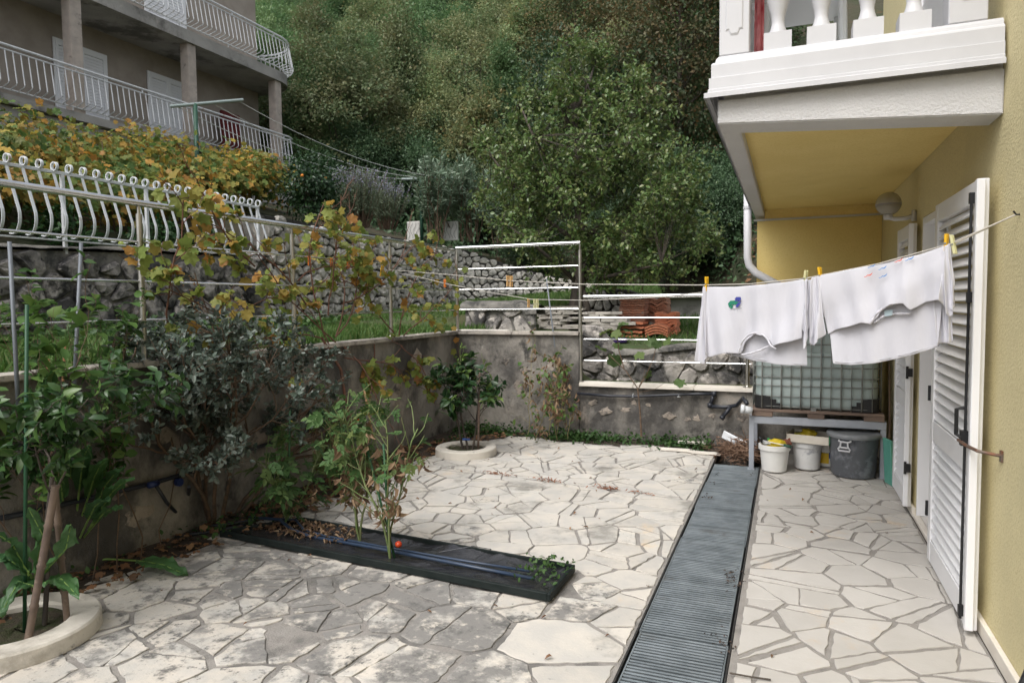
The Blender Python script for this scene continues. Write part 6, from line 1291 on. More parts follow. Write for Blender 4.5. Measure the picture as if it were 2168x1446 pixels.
rng = np.random.default_rng(8); n = 150; P = np.array([np.array(on_trough(np.clip(a, .86, 1.0), v, z)) for a, v, z in zip(rng.normal(.945, .035, n), rng.uniform(.25, 1.0, n), rng.uniform(.05, .10, n))])
hb = thing('herb', 'small green herb spilling over the right end of the trough', 'herb', tuple(on_trough(.95, .6))); scatter('leaves', T_ovate(.6, .1, .1), P, rng.normal(0, 1, P.shape) + (0, 0, .4), rng.normal(0, .4, P.shape) + (0, 0, 1), rng.uniform(.015, .035, n), m_grn_i, hb, kind='stuff')
jr = np.random.default_rng(3); P = []
for c, n in ((.37, 60), (.55, 60), (.74, 70), (.83, 25)):
    for _ in range(n): t = c + jr.normal(0, .022); p = J0 + (J1 - J0) * t; P.append((p[0], p[1] + jr.normal(0, .012), .014 + jr.uniform(0, .012)))
P = np.array(P); o = scatter('pine_litter', T_diamond(.25, .1), P, jr.normal(0, 1, P.shape) * (1, 1, .3), jr.normal(0, .4, P.shape) + (0, 0, 1), jr.uniform(.02, .05, len(P)), LM('russet', [(.26, .10, .05), (.33, .14, .07), (.20, .08, .04)], 'isl', .9, .1)); tag(o, 'russet plant litter caught along the paving joint', 'leaf litter', kind='stuff')
P = []
for px, py, n, s in ((1548, 1215, 26, .03), (1552, 1235, 18, .03), (1535, 1360, 26, .035), (1498, 1052, 12, .02), (1518, 1003, 6, .012), (1590, 1004, 5, .012), (1510, 1020, 6, .02)):
    c = G(px, py, .01)
    for _ in range(n): P.append((c[0] + jr.normal(0, s), c[1] + jr.normal(0, s * 1.6), .012 + jr.uniform(0, .008)))
P = np.array(P); o = scatter('debris', T_ovate(.5, .2, .2), P, jr.normal(0, 1, P.shape) * (1, 1, .3), jr.normal(0, .5, P.shape) + (0, 0, 1), jr.uniform(.008, .024, len(P)), LM('debris_dark', [(.05, .04, .035), (.09, .06, .045), (.03, .028, .025)], 'isl', .9, .0)); tag(o, 'dark crumbs of dry leaves lying on the steel gratings', 'debris', kind='stuff')
n = 700; c = G(1562, 972, 0); P = np.stack([c[0] + jr.normal(0, .10, n), c[1] + .22 + jr.normal(0, .16, n), np.abs(jr.normal(.04, .05, n))], 1); o = scatter('brush_pile', T_diamond(.08, .05), P, jr.normal(0, 1, P.shape) * (1, 1, .45), jr.normal(0, 1, P.shape), jr.uniform(.06, .18, n), LM('dry_twig', [(.20, .12, .08), (.28, .18, .12), (.14, .08, .055)], 'isl', .9, .05)); tag(o, 'heap of dry brown prunings at the end of the grating', 'prunings', kind='stuff')
b = MB(); b.tube([Vector(G(1545, 1424, .02)), Vector(G(1590, 1432, .02)), Vector(G(1632, 1438, .016))], .004, 5); tag(b.build('twig', m_bark), 'thin dark twig lying on the walkway paving near the grating', 'twig')
# the black shape at the lower right corner of the walkway
b = MB(); q0, q1 = Vector(AD(2168, 1475, 2.42)), Vector(AD(2215, 1370, 2.34)); q0 = q0 + (q0 - q1) * 1.5; b.tube([Vector((q0.x, q0.y, .0)), Vector((q0.x, q0.y, .02)), q0, q1], .03, 10)
tag(b.build('black_prop', m_black, smooth=True), 'black padded prop leaning by the wall in the lower right corner', 'prop')

jr = np.random.default_rng(23); n = 70; P = np.stack([jr.uniform(-3.3, .75, n), jr.uniform(2.4, 7.3, n), jr.uniform(.012, .02, n)], 1); P = P[(P[:, 0] < GX0 - .03) | (P[:, 0] > GX1 + .05)]
o = scatter('fallen_leaves', T_ovate(.5, .25, .3), P, jr.normal(0, 1, P.shape) * (1, 1, .1), jr.normal(0, .3, P.shape) + (0, 0, 1), jr.uniform(.012, .04, len(P)), m_lit); tag(o, 'a few small dry leaves dropped about the paving', 'leaf litter', kind='stuff')

# ------------------------------------------------------------------ tile stacks and flat stones behind the wall
m_tc = M('terracotta', (.60, .22, .115), .75, var=(.52, .185, .095), vs=6, bump=.001, bs=60, rnd=.22, stains=[((.42, .20, .13), 5, .6, .75)])
m_tc2 = M('terracotta_dusty', (.50, .22, .135), .9, var=(.50, .27, .19), vs=8, rnd=.25, stains=[((.40, .34, .30), 6, .62, .72)])
def wavy(w_, L, th, kind):
    n = 12; P0 = []
    for i in range(n + 1):
        t = i / n; x = (t - .5) * w_
        z = .055 * math.sin(math.pi * t) if kind == 'arch' else (.022 * math.sin(2 * math.pi * t * 1.5) if kind == 'wave' else .006 * math.sin(2 * math.pi * t * 3))
        P0.append((x, z))
    b = MB(); b.grid([[(x, -L / 2, z), (x, L / 2, z)] for x, z in P0]); b.grid([[(x, L / 2, z - th), (x, -L / 2, z - th)] for x, z in P0])
    for y in (-L / 2, L / 2): b.grid([[(x, y, z), (x, y, z - th)] for x, z in P0])
    for x, z in (P0[0], P0[-1]): b.add([(x, -L / 2, z), (x, L / 2, z), (x, L / 2, z - th), (x, -L / 2, z - th)], [(0, 1, 2, 3)])
    return b
def stack(px0, px1, py0, py1, Y, kind, n, rz, label, mat, Lc=.38):
    a, c = AY(px0, py1, Y), AY(px1, py0, Y); cx = (a[0] + c[0]) / 2; zb_ = lawn_z(cx, Y); zb_ = float(zb_); zt = c[2]; w_ = abs(c[0] - a[0])
    t = thing('tile_stack', label, 'tile stack', (cx, Y, zb_), 'stacks of roof tiles behind the low railing'); hgt = zt - zb_; th = hgt / n * .55
    z0 = min(a[2], zb_ + .15) if py1 < 700 else zb_
    me = wavy(w_ if abs(math.sin(rz)) < .5 else Lc, Lc if abs(math.sin(rz)) < .5 else w_, th, kind).mesh('tile', mat); rng = random.Random(int(px0)); hgt = zt - z0 - (.055 if kind == 'arch' else .015)
    for k in range(n): put('tile', me, t, Matrix.Translation((cx + rng.uniform(-.014, .014), Y + Lc / 2 + rng.uniform(-.02, .02), z0 + th + k * (hgt - th) / max(1, n - 1))) @ Matrix.Rotation(rz + rng.uniform(-.03, .03), 4, 'Z'))
stack(1295, 1362, 680, 720, 10.3, 'flat', 4, 0, 'low stack of large flat roof tiles at the left front', m_tc)
stack(1365, 1414, 686, 720, 10.3, 'arch', 4, 0, 'front stack of nested rounded ridge tiles', m_tc)
stack(1312, 1364, 632, 682, 10.75, 'flat', 11, 0, 'tall left stack of thin flat tiles with dusty edges', m_tc2)
stack(1366, 1412, 630, 684, 11.2, 'wave', 12, 0, 'tall rear stack of dusty dark wavy tiles in the middle', m_tc2)
stack(1386, 1432, 661, 690, 10.7, 'wave', 4, 0, 'upper right stack of wavy tiles with smooth orange front', m_tc)
stack(1412, 1432, 690, 718, 10.55, 'wave', 4, 0, 'small lower right stack of wavy tiles beside the ridge tiles', m_tc)
m_flag = M('pale_flagstone', (.52, .48, .42), .9, var=(.42, .39, .35), vs=6, bump=.006, bs=30, rnd=.3, stains=[((.16, .15, .14), 4, .58, .7)])
def slabs(px0, px1, py0, py1, Y, n, label, seed):
    rng = random.Random(seed); a, c = AY(px0, py1, Y), AY(px1, py0, Y); t = thing('stone_stack', label, 'stone stack', ((a[0] + c[0]) / 2, Y, a[2]), 'dry stacks of flat stones near the tree')
    z = a[2] - .06; W = c[0] - a[0]
    while z < c[2]:
        th = rng.uniform(.022, .045); x = a[0] + rng.uniform(-.05, .05)
        while x < c[0]:
            L = rng.uniform(.18, .42); q = [(x, Y + rng.uniform(-.05, .04)), (x + L * .5, Y + rng.uniform(-.07, .0)), (x + L, Y + rng.uniform(-.05, .04)), (x + L * rng.uniform(.85, 1), Y + .3), (x + L * .1, Y + .3)]
            vs, fs = flat_stone(rng, q, z, th, .005); b = MB(); b.add(vs, fs); b.build('slab', m_flag, t); x += L + rng.uniform(.005, .03)
        z += th + .004
slabs(1140, 1200, 652, 688, 10.2, 8, 'pile of flat grey white stones left of the tree trunk', 3); slabs(1238, 1300, 660, 690, 10.2, 7, 'pile of flat white stones right of the tree trunk', 4)
p = AY(1300, 729, 9.6); b = MB(); b.lathe((p[0] + .1, 9.5, float(lawn_z(-1, 9.5)) + .02), [(.10, 0), (.13, .05), (.125, .05), (.09, .01), (0, .01)], 16); tag(b.build('purple_tray', M('purple_plastic', (.12, .06, .30), .5)), 'small purple plastic dish in front of the tile stacks', 'dish')
b = MB(); p = AY(1035, 697, 8.3); b.obox((p[0], 8.15, 1.225), (.35, .03, 0), (-.01, .12, 0), (0, 0, .02)); tag(b.build('stone_plank', m_coping_new, bevel=.004), 'pale stone plank lying behind the coping at the wall corner', 'stone slab')

# ------------------------------------------------------------------ grass
rng = np.random.default_rng(12)
def grass(n, fx, fy, cond, h, label, name='grass'):
    x, yy = fx(n), fy(n); z = np.where(yy < 7.88, lawn_z(x, np.full_like(x, 7.0)), lawn_z(x, yy)); k = cond(x, yy); x, yy, z = x[k], yy[k], z[k]; n = len(x)
    V = (np.array([(0, -.06, 0), (0, .06, 0), (.55, .045, 0), (.55, -.045, 0), (1, 0, .25)]), [(0, 1, 2, 3), (3, 2, 4)])
    o = scatter(name, V, np.stack([x, yy, z - .01], 1), rng.normal(0, .38, (n, 3)) * (1, 1, 0) + (0, 0, 1), rng.normal(0, 1, (n, 3)) * (1, 1, .1), h * rng.uniform(.5, 1.35, n), m_grass); return tag(o, label, 'grass', kind='stuff')
grass(26000, lambda n: rng.uniform(-8.4, -4.05, n), lambda n: rng.uniform(2.5, 9.2, n), lambda x, y: (np.sin(x * 2.1 + y) + rng.normal(0, .8, len(x)) > -.8), .11, 'uneven green grass between the patio wall and the rubble wall')
grass(42000, lambda n: rng.uniform(-8.4, -1.0, n), lambda n: 8.0 + 12.5 * rng.random(n) ** 1.4, lambda x, y: (rng.random(len(x)) < 1.1 - (y - 8) * .03) & (np.sin(x * 1.7 + y * .8) + rng.normal(0, .7, len(x)) > -.9) & ((y > 9.45) | (x < xa - .1)), .10, 'green grass bank rising to the pale rubble wall')
grass(15000, lambda n: rng.uniform(-1.6, 2.0, n), lambda n: rng.uniform(9.15, 14, n), lambda x, y: x > -1.2 + 0 * y, .13, 'grass growing around the roof tile stacks')
n = 1500; x = rng.uniform(-8.3, -6.6, n); yy = rng.uniform(4.8, 9.5, n); k = rng.random(n) < .9; o = scatter('lawn_weeds', T_ovate(.6, .1, .2), np.stack([x, yy, 1.24 + rng.uniform(0, .22, n) * rng.random(n)], 1), rng.normal(0, 1, (n, 3)) + (.3, 0, .3), rng.normal(0, .4, (n, 3)) + (.3, 0, 1), rng.uniform(.05, .13, n), m_grn_i); tag(o, 'leafy weeds at the foot of the dark rubble wall', 'weeds', kind='stuff')

# ------------------------------------------------------------------ upper garden plants
def mound(rng, n, path, rad, zoff=0., lump=.35):
    """leaf positions on the outside of a lumpy heap running along a path"""
    P, Dv, Nv = [], [], []; path = [np.array(p) for p in path]
    for i in range(n):
        t = rng.random() * (len(path) - 1); k = min(int(t), len(path) - 2); c = path[k] + (path[k + 1] - path[k]) * (t - k); u = unit(rng.normal(0, 1, 3)); u[2] = abs(u[2]) if rng.random() < .8 else u[2]
        r = rad * (1 + lump * math.sin(c[1] * 2.3 + u[2] * 3) * math.cos(c[0] * 2 + u[1] * 2.5) + rng.normal(0, .10)) * rng.uniform(.72, 1.04); P.append(c + u * r * np.array((1, 1, .8)) + (0, 0, zoff)); Dv.append(u * .4 + rng.normal(0, .6, 3) + (0, 0, -.6)); Nv.append(u + rng.normal(0, .4, 3) + (.3, -.2, .3))
    return np.array(P), np.array(Dv), np.array(Nv)
r2 = random.Random(6)
UV = [('grape_vine', 'lower autumn vine thicket pressed behind the white scroll fence', [(-9.6, 3.5, 3.0), (-9.6, 5.5, 3.0), (-9.7, 7.5, 3.1), (-9.8, 9.1, 3.3)], .72, 3400), ('grape_vine', 'upper autumn vine thicket just below the lower balcony', [(-12.2, 6.0, 4.15), (-12.2, 9.5, 4.4), (-12.3, 12.5, 4.6), (-12.3, 14.6, 4.6)], .82, 4300), ('grape_vine', 'middle band of vine between the fence thicket and the balcony', [(-10.9, 4.4, 3.6), (-10.9, 8, 3.75), (-11, 10.8, 4.0)], .72, 3600), ('grape_vine', 'golden end of the vine by the right end of the scroll fence', [(-10.2, 9.8, 3.75), (-10.6, 11.2, 4.1), (-11.2, 12.4, 4.5)], .60, 2400)]
for i, (nm, lab, path, rad, n) in enumerate(UV):
    g = np.random.default_rng(100 + i); P, D, N_ = mound(g, n, path, rad); t = thing(nm, lab, 'vine', tuple(np.mean(np.array(path), 0) - (0, 0, rad)), 'autumn vines on the terraces below the concrete house')
    b = MB()
    for k in range(14): q = path[0]; s = g.random(); a = np.array(path[0]) + (np.array(path[-1]) - np.array(path[0])) * s; b.tube([Vector(a - (0, 0, rad * 1.1)), Vector(a + g.normal(0, .15, 3)), Vector(a + (g.normal(0, .3), g.normal(0, .4), rad * .7))], .02, 5, .006)
    b.build('stem', m_stem_brown, t, smooth=True); split_leaves(P, D, N_, .15 * g.uniform(.6, 1.25, n), L_vino, T_v[1], m_vin_i, t, r2, 75)
def bush(name, label, cat, c, rad, n, size, T, mat, seed, group=None, zs=.9, stem=m_bark):
    g = np.random.default_rng(seed); C, P, D, N_ = crown_points(g, rad * 2 * zs, rad, 0, 26, rad * .24, n / 26, 'oval', .35); P = P + np.array(c); t = thing(name, label, cat, tuple(c), group)
    b = MB()
    for q in C[::2]: b.tube([Vector(c), Vector(np.array(c) + q * .6 + (0, 0, .05)), Vector(np.array(c) + q)], .02 * rad + .004, 5, .004)
    b.build('stem', stem, t, smooth=True, fix=False); scatter('leaves', T, P, D, N_, size * g.uniform(.6, 1.3, len(P)), mat, t, kind='stuff'); return t
m_quince = LM('quince_leaf', [(.02, .06, .018), (.03, .085, .022), (.045, .11, .03)], 'isl', .45, .25)
for i, (y, r) in enumerate(((4.6, .42), (6.3, .40), (7.7, .38), (8.9, .34))): bush('shrub', ['dark green bush behind the fence at the far left', 'dark green fruiting bush behind the middle of the scroll fence', 'green bush behind the fence above the railing post', 'small green bush near the right end of the fence'][i], 'shrub', (-9.0, y, 2.22), r, 900, .085, T_ov, m_quince, 200 + i, 'green bushes at the foot of the scroll fence')
fr_m = M('quince_fruit', (.30, .36, .06), .4)
for i, (px, py, lab) in enumerate(((258, 518, 'yellow green fruit hanging behind the scroll fence, left of the post'), (272, 536, 'second green fruit lower down beside the railing post'))): p = AX(px, py, -8.62); b = MB(); b.lathe(tuple(p), [(.05 * math.cos(a) if abs(a) < 1.5 else 0, .055 * math.sin(a)) for a in np.linspace(-math.pi / 2, math.pi / 2, 9)], 12, cap=False); tag(b.build('quince', fr_m, smooth=True), lab, 'fruit')
m_ros = LM('rosemary_leaf', [(.13, .18, .10), (.17, .22, .135), (.22, .26, .18)], 'isl', .6, .2); m_rosf = LM('rosemary_flower', [(.34, .33, .48), (.42, .41, .56), (.25, .25, .36)], 'isl', .7, .2)
def rosemary(c, h, n, label, seed):
    g = np.random.default_rng(seed); t = thing('rosemary', label, 'shrub', tuple(c)); b = MB(); PL, DL, PF = [], [], []
    for i in range(n):
        a = g.uniform(0, 6.28); e = g.uniform(.0, .55); tip = np.array(c) + (math.cos(a) * e * h, math.sin(a) * e * h, h * g.uniform(.72, 1.0)); st_ = np.array(c) + (math.cos(a) * e * .3 * h, math.sin(a) * e * .3 * h, 0); b.tube([Vector(st_), Vector((st_ + tip) / 2 + (0, 0, .05)), Vector(tip)], .008, 4, .003, cap=False)
        for k in range(90):
            s = g.uniform(.25, 1); p = st_ + (tip - st_) * s; (PF if s > .74 and g.random() < .6 else PL).append(p + g.normal(0, .012, 3))
    b.build('stem', m_stem_brown, t)
    for nm, P, m, sz in (('leaves', np.array(PL), m_ros, .075), ('flowers', np.array(PF), m_rosf, .05)): scatter(nm, T_diamond(.22, .05), P, g.normal(0, .7, P.shape) + (0, 0, .7), g.normal(0, 1, P.shape), sz * g.uniform(.7, 1.3, len(P)), m, t, kind='stuff')
rosemary(AX(762, 482, -9.4), 1.4, 130, 'tall flowering rosemary with lilac tips above the rubble wall, left clump', 1); rosemary(AX(820, 486, -9.5), 1.25, 80, 'second flowering rosemary clump right beside the tall one', 2)
m_ole = LM('oleander_leaf', [(.13, .20, .125), (.18, .25, .165), (.25, .32, .23)], 'isl', .4, .25)
def oleander(c, h, r, n, label, seed):
    g = np.random.default_rng(seed); t = thing('oleander', label, 'shrub', tuple(c), 'oleanders behind the pale rubble wall'); segs, tips = [], []
    for i in range(16): a = g.uniform(0, 6.28); e = g.uniform(.1, 1); grow(g, np.array(c) + g.normal(0, .15, 3) * (1, 1, 0), (e * math.cos(a) * r / h, e * math.sin(a) * r / h, 1), h * g.uniform(.7, 1.05), .018, 1, dict(n=6, wob=.1, up=.08, kids=6, spread=.55, lr=.42), segs, tips)
    stems_mesh(segs, 4).build('stem', m_stem_brown, t, smooth=True, fix=False); P, D, N_, S = leaves_on(g, tips, n, .17, .1, out=.7); scatter('leaves', T_ovate(.20, .02, .12), P, D, N_, S, m_ole, t, kind='stuff')
oleander(AD(915, 508, 18.3), 1.75, 1.0, 40, 'grey green oleander round the second line post', 4); oleander(AD(990, 512, 18.9), 1.9, 1.3, 40, 'wider oleander right of the line post', 5); oleander(AD(1070, 516, 20.8), 1.5, 1.1, 34, 'low oleander meeting the broadleaf tree', 6)
m_wall_w = M('white_masonry', (.66, .65, .62), .8, var=(.60, .59, .56), vs=4)
for i, (px0, px1, lab) in enumerate(((862, 888, 'white panel with black scrollwork left of the oleander stems'), (938, 968, 'white panel with black scrollwork between the oleanders'))):
    a, c = AY(px0, 510, 16.9), AY(px1, 468, 16.9); t = thing('white_planter', lab, 'planter', (a[0], 16.9, a[2]), 'white planters on the pale wall'); b = MB(); b.box((a[0], 16.9, a[2]), (c[0], 16.98, c[2])); b.build('box', m_wall_w, t, bevel=.01)
    for k in range(4): x = a[0] + (c[0] - a[0]) * (k + .5) / 4; b = MB(); b.tube([Vector((x + .05 * math.sin(s * 6.3 + k), 16.885, a[2] + (c[2] - a[2]) * (.1 + .8 * s))) for s in np.linspace(0, 1, 9)], .004, 5); b.build('scroll', m_black, t)

# ------------------------------------------------------------------ trees
K = [LM('leaf_olive', [(0.127, 0.187, 0.081), (0.164, 0.228, 0.098), (0.207, 0.252, 0.116), (0.148, 0.220, 0.098), (0.298, 0.252, 0.116)], 'isl', .5, .35, tree=.42, clump=(0.245, 0.252, 0.122), cs=.5), LM('leaf_mid', [(0.081, 0.163, 0.069), (0.118, 0.211, 0.085), (0.156, 0.252, 0.106)], 'isl', .5, .35, tree=.42, clump=(0.164, 0.236, 0.095), cs=.5), LM('leaf_dark', [(0.047, 0.092, 0.044), (0.062, 0.113, 0.051), (0.088, 0.146, 0.067)], 'isl', .45, .3, tree=.38), LM('leaf_rust', [(0.081, 0.127, 0.057), (0.105, 0.147, 0.064), (0.069, 0.114, 0.053), (0.255, 0.153, 0.064), (0.076, 0.121, 0.053), (0.116, 0.153, 0.064)], 'isl', .55, .35, tree=.25, clump=(0.174, 0.127, 0.057), cs=.45), LM('leaf_gold', [(0.174, 0.217, 0.096), (0.244, 0.255, 0.116), (0.139, 0.191, 0.083), (0.301, 0.229, 0.096)], 'isl', .55, .4)]
m_main = LM('leaf_main', [(0.086, 0.155, 0.045), (0.109, 0.179, 0.053), (0.149, 0.204, 0.065), (0.203, 0.227, 0.081)], 'isl', .33, .32, .5)
# the broadleaf tree by the tiles
mx, my = AY(1219, 690, 10.55)[0], 10.55; mz = 1.12
mt_ = thing('broadleaf_tree', 'glossy leaved broad tree standing by the flat stone piles', 'tree', (mx, my, mz)); g = np.random.default_rng(303); segs, tips = [], []
def mp(px, py, dy=0.): return np.array(AY(px, py, my + dy))
trunk = [mp(1216, 700), mp(1219, 655), mp(1226, 600), mp(1232, 520), mp(1228, 430), mp(1222, 330), mp(1214, 220), mp(1206, 120)]
b = MB(); b.tube([Vector(p) for p in trunk], [.135, .12, .105, .10, .085, .06, .038, .012], 10); b.tube([Vector(mp(1246, 690, .05)), Vector(mp(1243, 650, .02)), Vector(mp(1232, 612))], .07, 8, .05)
limbs = [((1226, 600), (1180, 560), (1120, 510), (1065, 470)), ((1228, 590), (1300, 545), (1380, 500), (1455, 480)), ((1230, 520), (1150, 460), (1085, 390), (1040, 330)), ((1230, 510), (1310, 450), (1390, 400), (1445, 370)), ((1226, 420), (1170, 360), (1130, 290), (1100, 220)), ((1224, 380), (1290, 310), (1320, 250), (1345, 190)), ((1220, 300), (1190, 230), (1175, 170)), ((1216, 240), (1245, 180), (1262, 130)), ((1230, 560), (1270, 590), (1350, 570), (1400, 560)), ((1229, 470), (1262, 420), (1290, 380), (1360, 310))]
CC = []
for i, lb in enumerate(limbs):
    s = 1 if i % 2 else -1; pts = [mp(x, y, s * .45 * k * (.3 + g.random())) for k, (x, y) in enumerate(lb)]; b.tube([Vector(p) for p in pts], .045, 6, .01)
    for k in range(1, len(pts)): CC.append(pts[k])
b.build('trunk', m_bark, mt_, smooth=True, fix=False)
poly = [(1205, 95), (1180, 150), (1185, 195), (1110, 185), (1085, 245), (1010, 290), (1040, 350), (985, 400), (1060, 450), (1075, 520), (1140, 560), (1200, 575), (1260, 605), (1350, 585), (1420, 590), (1500, 540), (1540, 470), (1470, 410), (1480, 350), (1420, 250), (1375, 200), (1340, 150), (1270, 110), (1240, 90)]
cl = []
while len(cl) < 230:
    x, y = g.uniform(985, 1540), g.uniform(90, 610)
    if not in_poly((x, y), poly): continue
    hw = .35 + 1.25 * math.sin(math.pi * min(1, max(0, (y - 60) / 600))) * (1 - abs(x - 1240) / 420); cl.append(mp(x, y, g.uniform(-hw, hw)))
tw = MB(); PP, DD, NN = [], [], []
for c in cl + CC:
    j = min(range(len(CC)), key=lambda k: np.linalg.norm(CC[k] - c)); 
    if np.linalg.norm(CC[j] - c) > .02: tw.tube([Vector(CC[j]), Vector((CC[j] + c) / 2 + g.normal(0, .05, 3)), Vector(c)], .007, 4, .002, cap=False)
    for _ in range(12):
        d = unit(g.normal(0, 1, 3) + (0, 0, .15)); L = g.uniform(.16, .38); e = c + d * L; tw.tube([Vector(c), Vector(e)], .004, 3, .0015, cap=False); nl = int(g.uniform(8, 15)); s = g.uniform(.15, 1.08, nl)
        PP.append(c + d * (L * s)[:, None] + g.normal(0, .03, (nl, 3))); DD.append(d * .6 + g.normal(0, .7, (nl, 3)) + (0, 0, -.15)); NN.append(g.normal(0, .5, (nl, 3)) + (0, -.1, .8))
tw.build('twigs', m_bark, mt_, fix=False); PP, DD, NN = map(np.concatenate, (PP, DD, NN)); scatter('crown', T_ovate(.55, .08, .12), PP, DD, NN, .068 * g.uniform(.6, 1.3, len(PP)), m_main, mt_)
# kinds of forest trees (mesh data shared between the copies)
TV = {}
def kind(key, seed, H, R, z0, ncl, clr, per, leaf, mat, shape='oval', tr=.14, fill=.4): TV[key] = (tree_meshes(seed, H, R, z0, ncl, clr, per, leaf, T_diamond(.62, .10), mat, m_bark_far, tr, shape, fill=fill), H)
kind('olive', 1, 7.0, 2.1, 1.4, 150, .27, 185, .115, K[0], 'cone', fill=.62); kind('olive2', 2, 6.4, 2.3, 1.2, 165, .28, 175, .115, K[0], fill=.62); kind('mid', 3, 6.5, 2.4, 1.0, 165, .29, 185, .12, K[1], fill=.62); kind('mid2', 4, 7.5, 2.2, 1.2, 165, .28, 180, .12, K[1], 'cone', fill=.62); kind('dark', 5, 5.2, 2.3, .5, 160, .30, 180, .12, K[2], fill=.55); kind('rust', 6, 8.0, 2.4, 2.0, 150, .31, 170, .12, K[3], fill=.6); kind('gold', 7, 4.6, 1.3, .8, 80, .22, 160, .095, K[4], 'cone', .08)
def tree_px(key, px, ptop, dep, label, wf=1., pbase=None, rz=None, group='trees on the wooded slope', name=None, nm=[0]):
    """a tree of a kind whose top shows at a picture point, standing at a distance on the slope"""
    q = AD(px, ptop, dep); x, y = q[0], q[1]; zb_ = float(max(hill_z(x, y), lawn_z(x, y) if (x > -8.6 and y < 21) else -9)) - .15; H = TV[key][1]; h = max(2.0, q[2] - zb_); s = h / (H * 1.02); nm[0] += 1
    sx = s * wf; return place_tree(name or {'olive': 'oak_tree', 'olive2': 'oak_tree', 'mid': 'oak_tree', 'mid2': 'oak_tree', 'dark': 'evergreen_tree', 'rust': 'chestnut_tree', 'gold': 'birch_tree'}[key], TV[key][0], (x, y, zb_), (sx, sx, s), nm[0] * 2.4 if rz is None else rz, label, 'tree', group)
for a in [('rust', 1440, -120, 23, 'tall dark rust tinted tree behind the balcony corner', .95), ('rust', 1345, -40, 29, 'rust brown tree rising left of the balcony corner tree', .9), ('olive', 845, 15, 27, 'tall olive green tree with thin tawny top, left of centre', .72), ('olive2', 985, 35, 30, 'olive brown tree right of the tall tawny one', .8), ('olive2', 1110, 55, 33, 'dull olive tree behind the glossy broadleaf tree', .85),
          ('gold', 1018, 150, 24.5, 'slender golden yellow tree left of the broadleaf tree', .95), ('gold', 1050, 290, 23.5, 'short yellowing sapling hugging the broadleaf tree', .7), ('mid', 700, 160, 25, 'green tree just right of the concrete house', .85), ('olive', 670, 15, 31, 'pale olive tree above the upper balcony end', .8), ('mid', 905, 215, 26.5, 'rounded green tree below the tawny tree', .85), ('dark', 790, 255, 24.5, 'dark green tree behind the rosemary', .9), ('dark', 890, 270, 25, 'dark evergreen directly behind the oleanders', .85), ('dark', 690, 300, 23.5, 'dark evergreen next to the balcony corner', .8), ('dark', 980, 330, 24, 'dark low tree between oleander and golden tree', .8),
          ('mid', 640, 215, 24, 'mid green tree touching the balcony railings', .8), ('dark', 1540, 340, 19, 'dark thicket tree under the balcony behind the downpipe', .85), ('dark', 1460, 300, 20.5, 'dark tree under the rusty one', .9), ('dark', 1390, 360, 19, 'dark bushy tree right of the broadleaf crown', .8), ('mid2', 1500, 120, 24, 'leafy tree beside the balcony beam', .8), ('dark', 1600, 250, 21, 'dark tree mostly behind the yellow rear wall', .8), ('mid', 560, 60, 27, 'green tree behind the upper balcony railing', .8), ('dark', 1290, 420, 18.5, 'dark low tree behind the broadleaf trunk', .8), ('dark', 1130, 430, 22, 'dark low tree behind the left side of the broadleaf crown', .8)]: tree_px(*a)
# small citrus with orange fruits at the left of the rosemary
tc_ = thing('orange_tree', 'small dark orange tree with a few fruits above the rubble wall', 'tree', tuple(AX(655, 470, -9.6))); q = AX(655, 480, -9.6)
g = np.random.default_rng(9); C, P, D, N_ = crown_points(g, 1.55, .62, .15, 40, .17, 75, 'oval', .3); P = P + q; b = MB(); b.tube([Vector(q), Vector(q + (0, 0, .9))], .05, 7, .02)
for c in C[::3]: b.tube([Vector(q + (0, 0, .4)), Vector(q + c)], .015, 4, .004, cap=False)
b.build('trunk', m_bark, tc_, fix=False); scatter('crown', T_ovate(.5, .08, .1), P, D, N_, .085 * g.uniform(.6, 1.3, len(P)), m_citd_i, tc_); m_or = M('orange_fruit', (.60, .20, .02), .4)
for px, py in ((640, 372), (690, 377)): fruit(tc_, AX(px, py, -9.15), .033, m_or, 'orange')
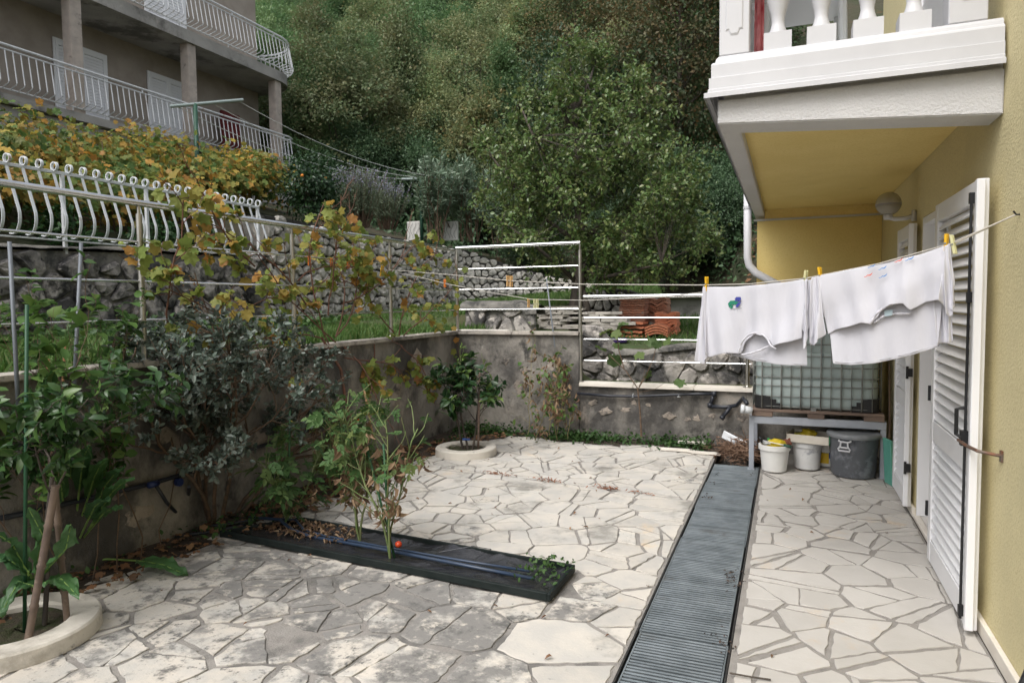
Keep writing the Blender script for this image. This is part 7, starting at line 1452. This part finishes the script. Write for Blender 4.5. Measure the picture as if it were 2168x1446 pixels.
# the wood behind, row on row up the slope
g = np.random.default_rng(44); labs = {'olive': 'olive tinted tree in the wood high on the slope', 'olive2': 'round olive tinted tree in the wood high on the slope', 'mid': 'green tree in the wood on the slope', 'mid2': 'tall green tree in the wood on the slope', 'dark': 'dark evergreen tree in the wood on the slope', 'rust': 'rusty brown tree in the wood on the slope'}
cnt = 0
for dep, step in ((26, 120), (31, 105), (37, 92), (44, 82), (52, 74), (61, 66), (72, 60), (85, 54), (100, 48)):
    px = -40 + g.uniform(0, step)
    while px < 1640:
        key = g.choice(['olive', 'olive2', 'mid', 'mid2', 'dark', 'rust'], p=[.16, .16, .24, .2, .18, .06] if dep < 50 else [.05, .1, .38, .28, .17, .02]); d = dep * g.uniform(.95, 1.06); q = AD(px, 500, d)
        if not (q[0] < -15.5 and q[1] < 19.5) and not (px < 600 and dep < 30):
            x, y = q[0], q[1]; z = float(hill_z(x, y))
            if z > -4:
                s = g.uniform(.75, 1.15); place_tree({'olive': 'oak_tree', 'olive2': 'oak_tree', 'mid': 'oak_tree', 'mid2': 'oak_tree', 'dark': 'evergreen_tree', 'rust': 'chestnut_tree'}[key], TV[key][0], (x, y, z - .2), (s, s, s * g.uniform(.9, 1.1)), g.uniform(0, 6.28), labs[key], 'tree', labs[key].replace(' tree in', ' trees in').split(' in the')[0] + ' of the far wood'); cnt += 1
        px += step * g.uniform(.75, 1.25)
print('forest', cnt)
# undergrowth on the slope: low scrub that hides the bare ground
n = 60000; dd = 15 + 60 * g.random(n) ** 1.5; pxs = g.uniform(500, 1660, n); Rr = np.stack([(pxs - CX) / F_PX, np.zeros(n), np.ones(n)], 1) @ RW.T; P = np.stack([Rr[:, 0] * dd, Rr[:, 1] * dd, np.zeros(n)], 1); z = hill_z(P[:, 0], P[:, 1]); k = (z > 1.0) & ~((P[:, 0] < -8.3) & (P[:, 1] < 18)) & ((np.sin(P[:, 0] * 1.3) * np.cos(P[:, 1] * 1.1) + g.normal(0, .5, n)) > -.35); P, z, dd = P[k], z[k], dd[k]; n = len(P); P[:, 2] = z + g.uniform(0, 1, n) ** 2 * .9
o = scatter('undergrowth', T_diamond(.6, .1), P, g.normal(0, 1, (n, 3)) + (0, 0, .2), g.normal(0, .5, (n, 3)) + (0, -.2, .8), (.10 + dd * .0035) * g.uniform(.6, 1.3, n), K[2]); tag(o, 'dark scrub covering the ground under the trees', 'undergrowth', kind='stuff')
n = 2600; x = g.uniform(-.9, 3, n); yy = g.uniform(15.2, 20, n); P = np.stack([x, yy, hill_z(x, yy) + .03], 1); o = scatter('leaf_litter', T_dia, P, g.normal(0, 1, (n, 3)) * (1, 1, .2), g.normal(0, .4, (n, 3)) + (0, -.3, 1), g.uniform(.08, .18, n), m_lit); tag(o, 'brown fallen leaves on the bank behind the grey wall', 'leaf litter', kind='stuff')
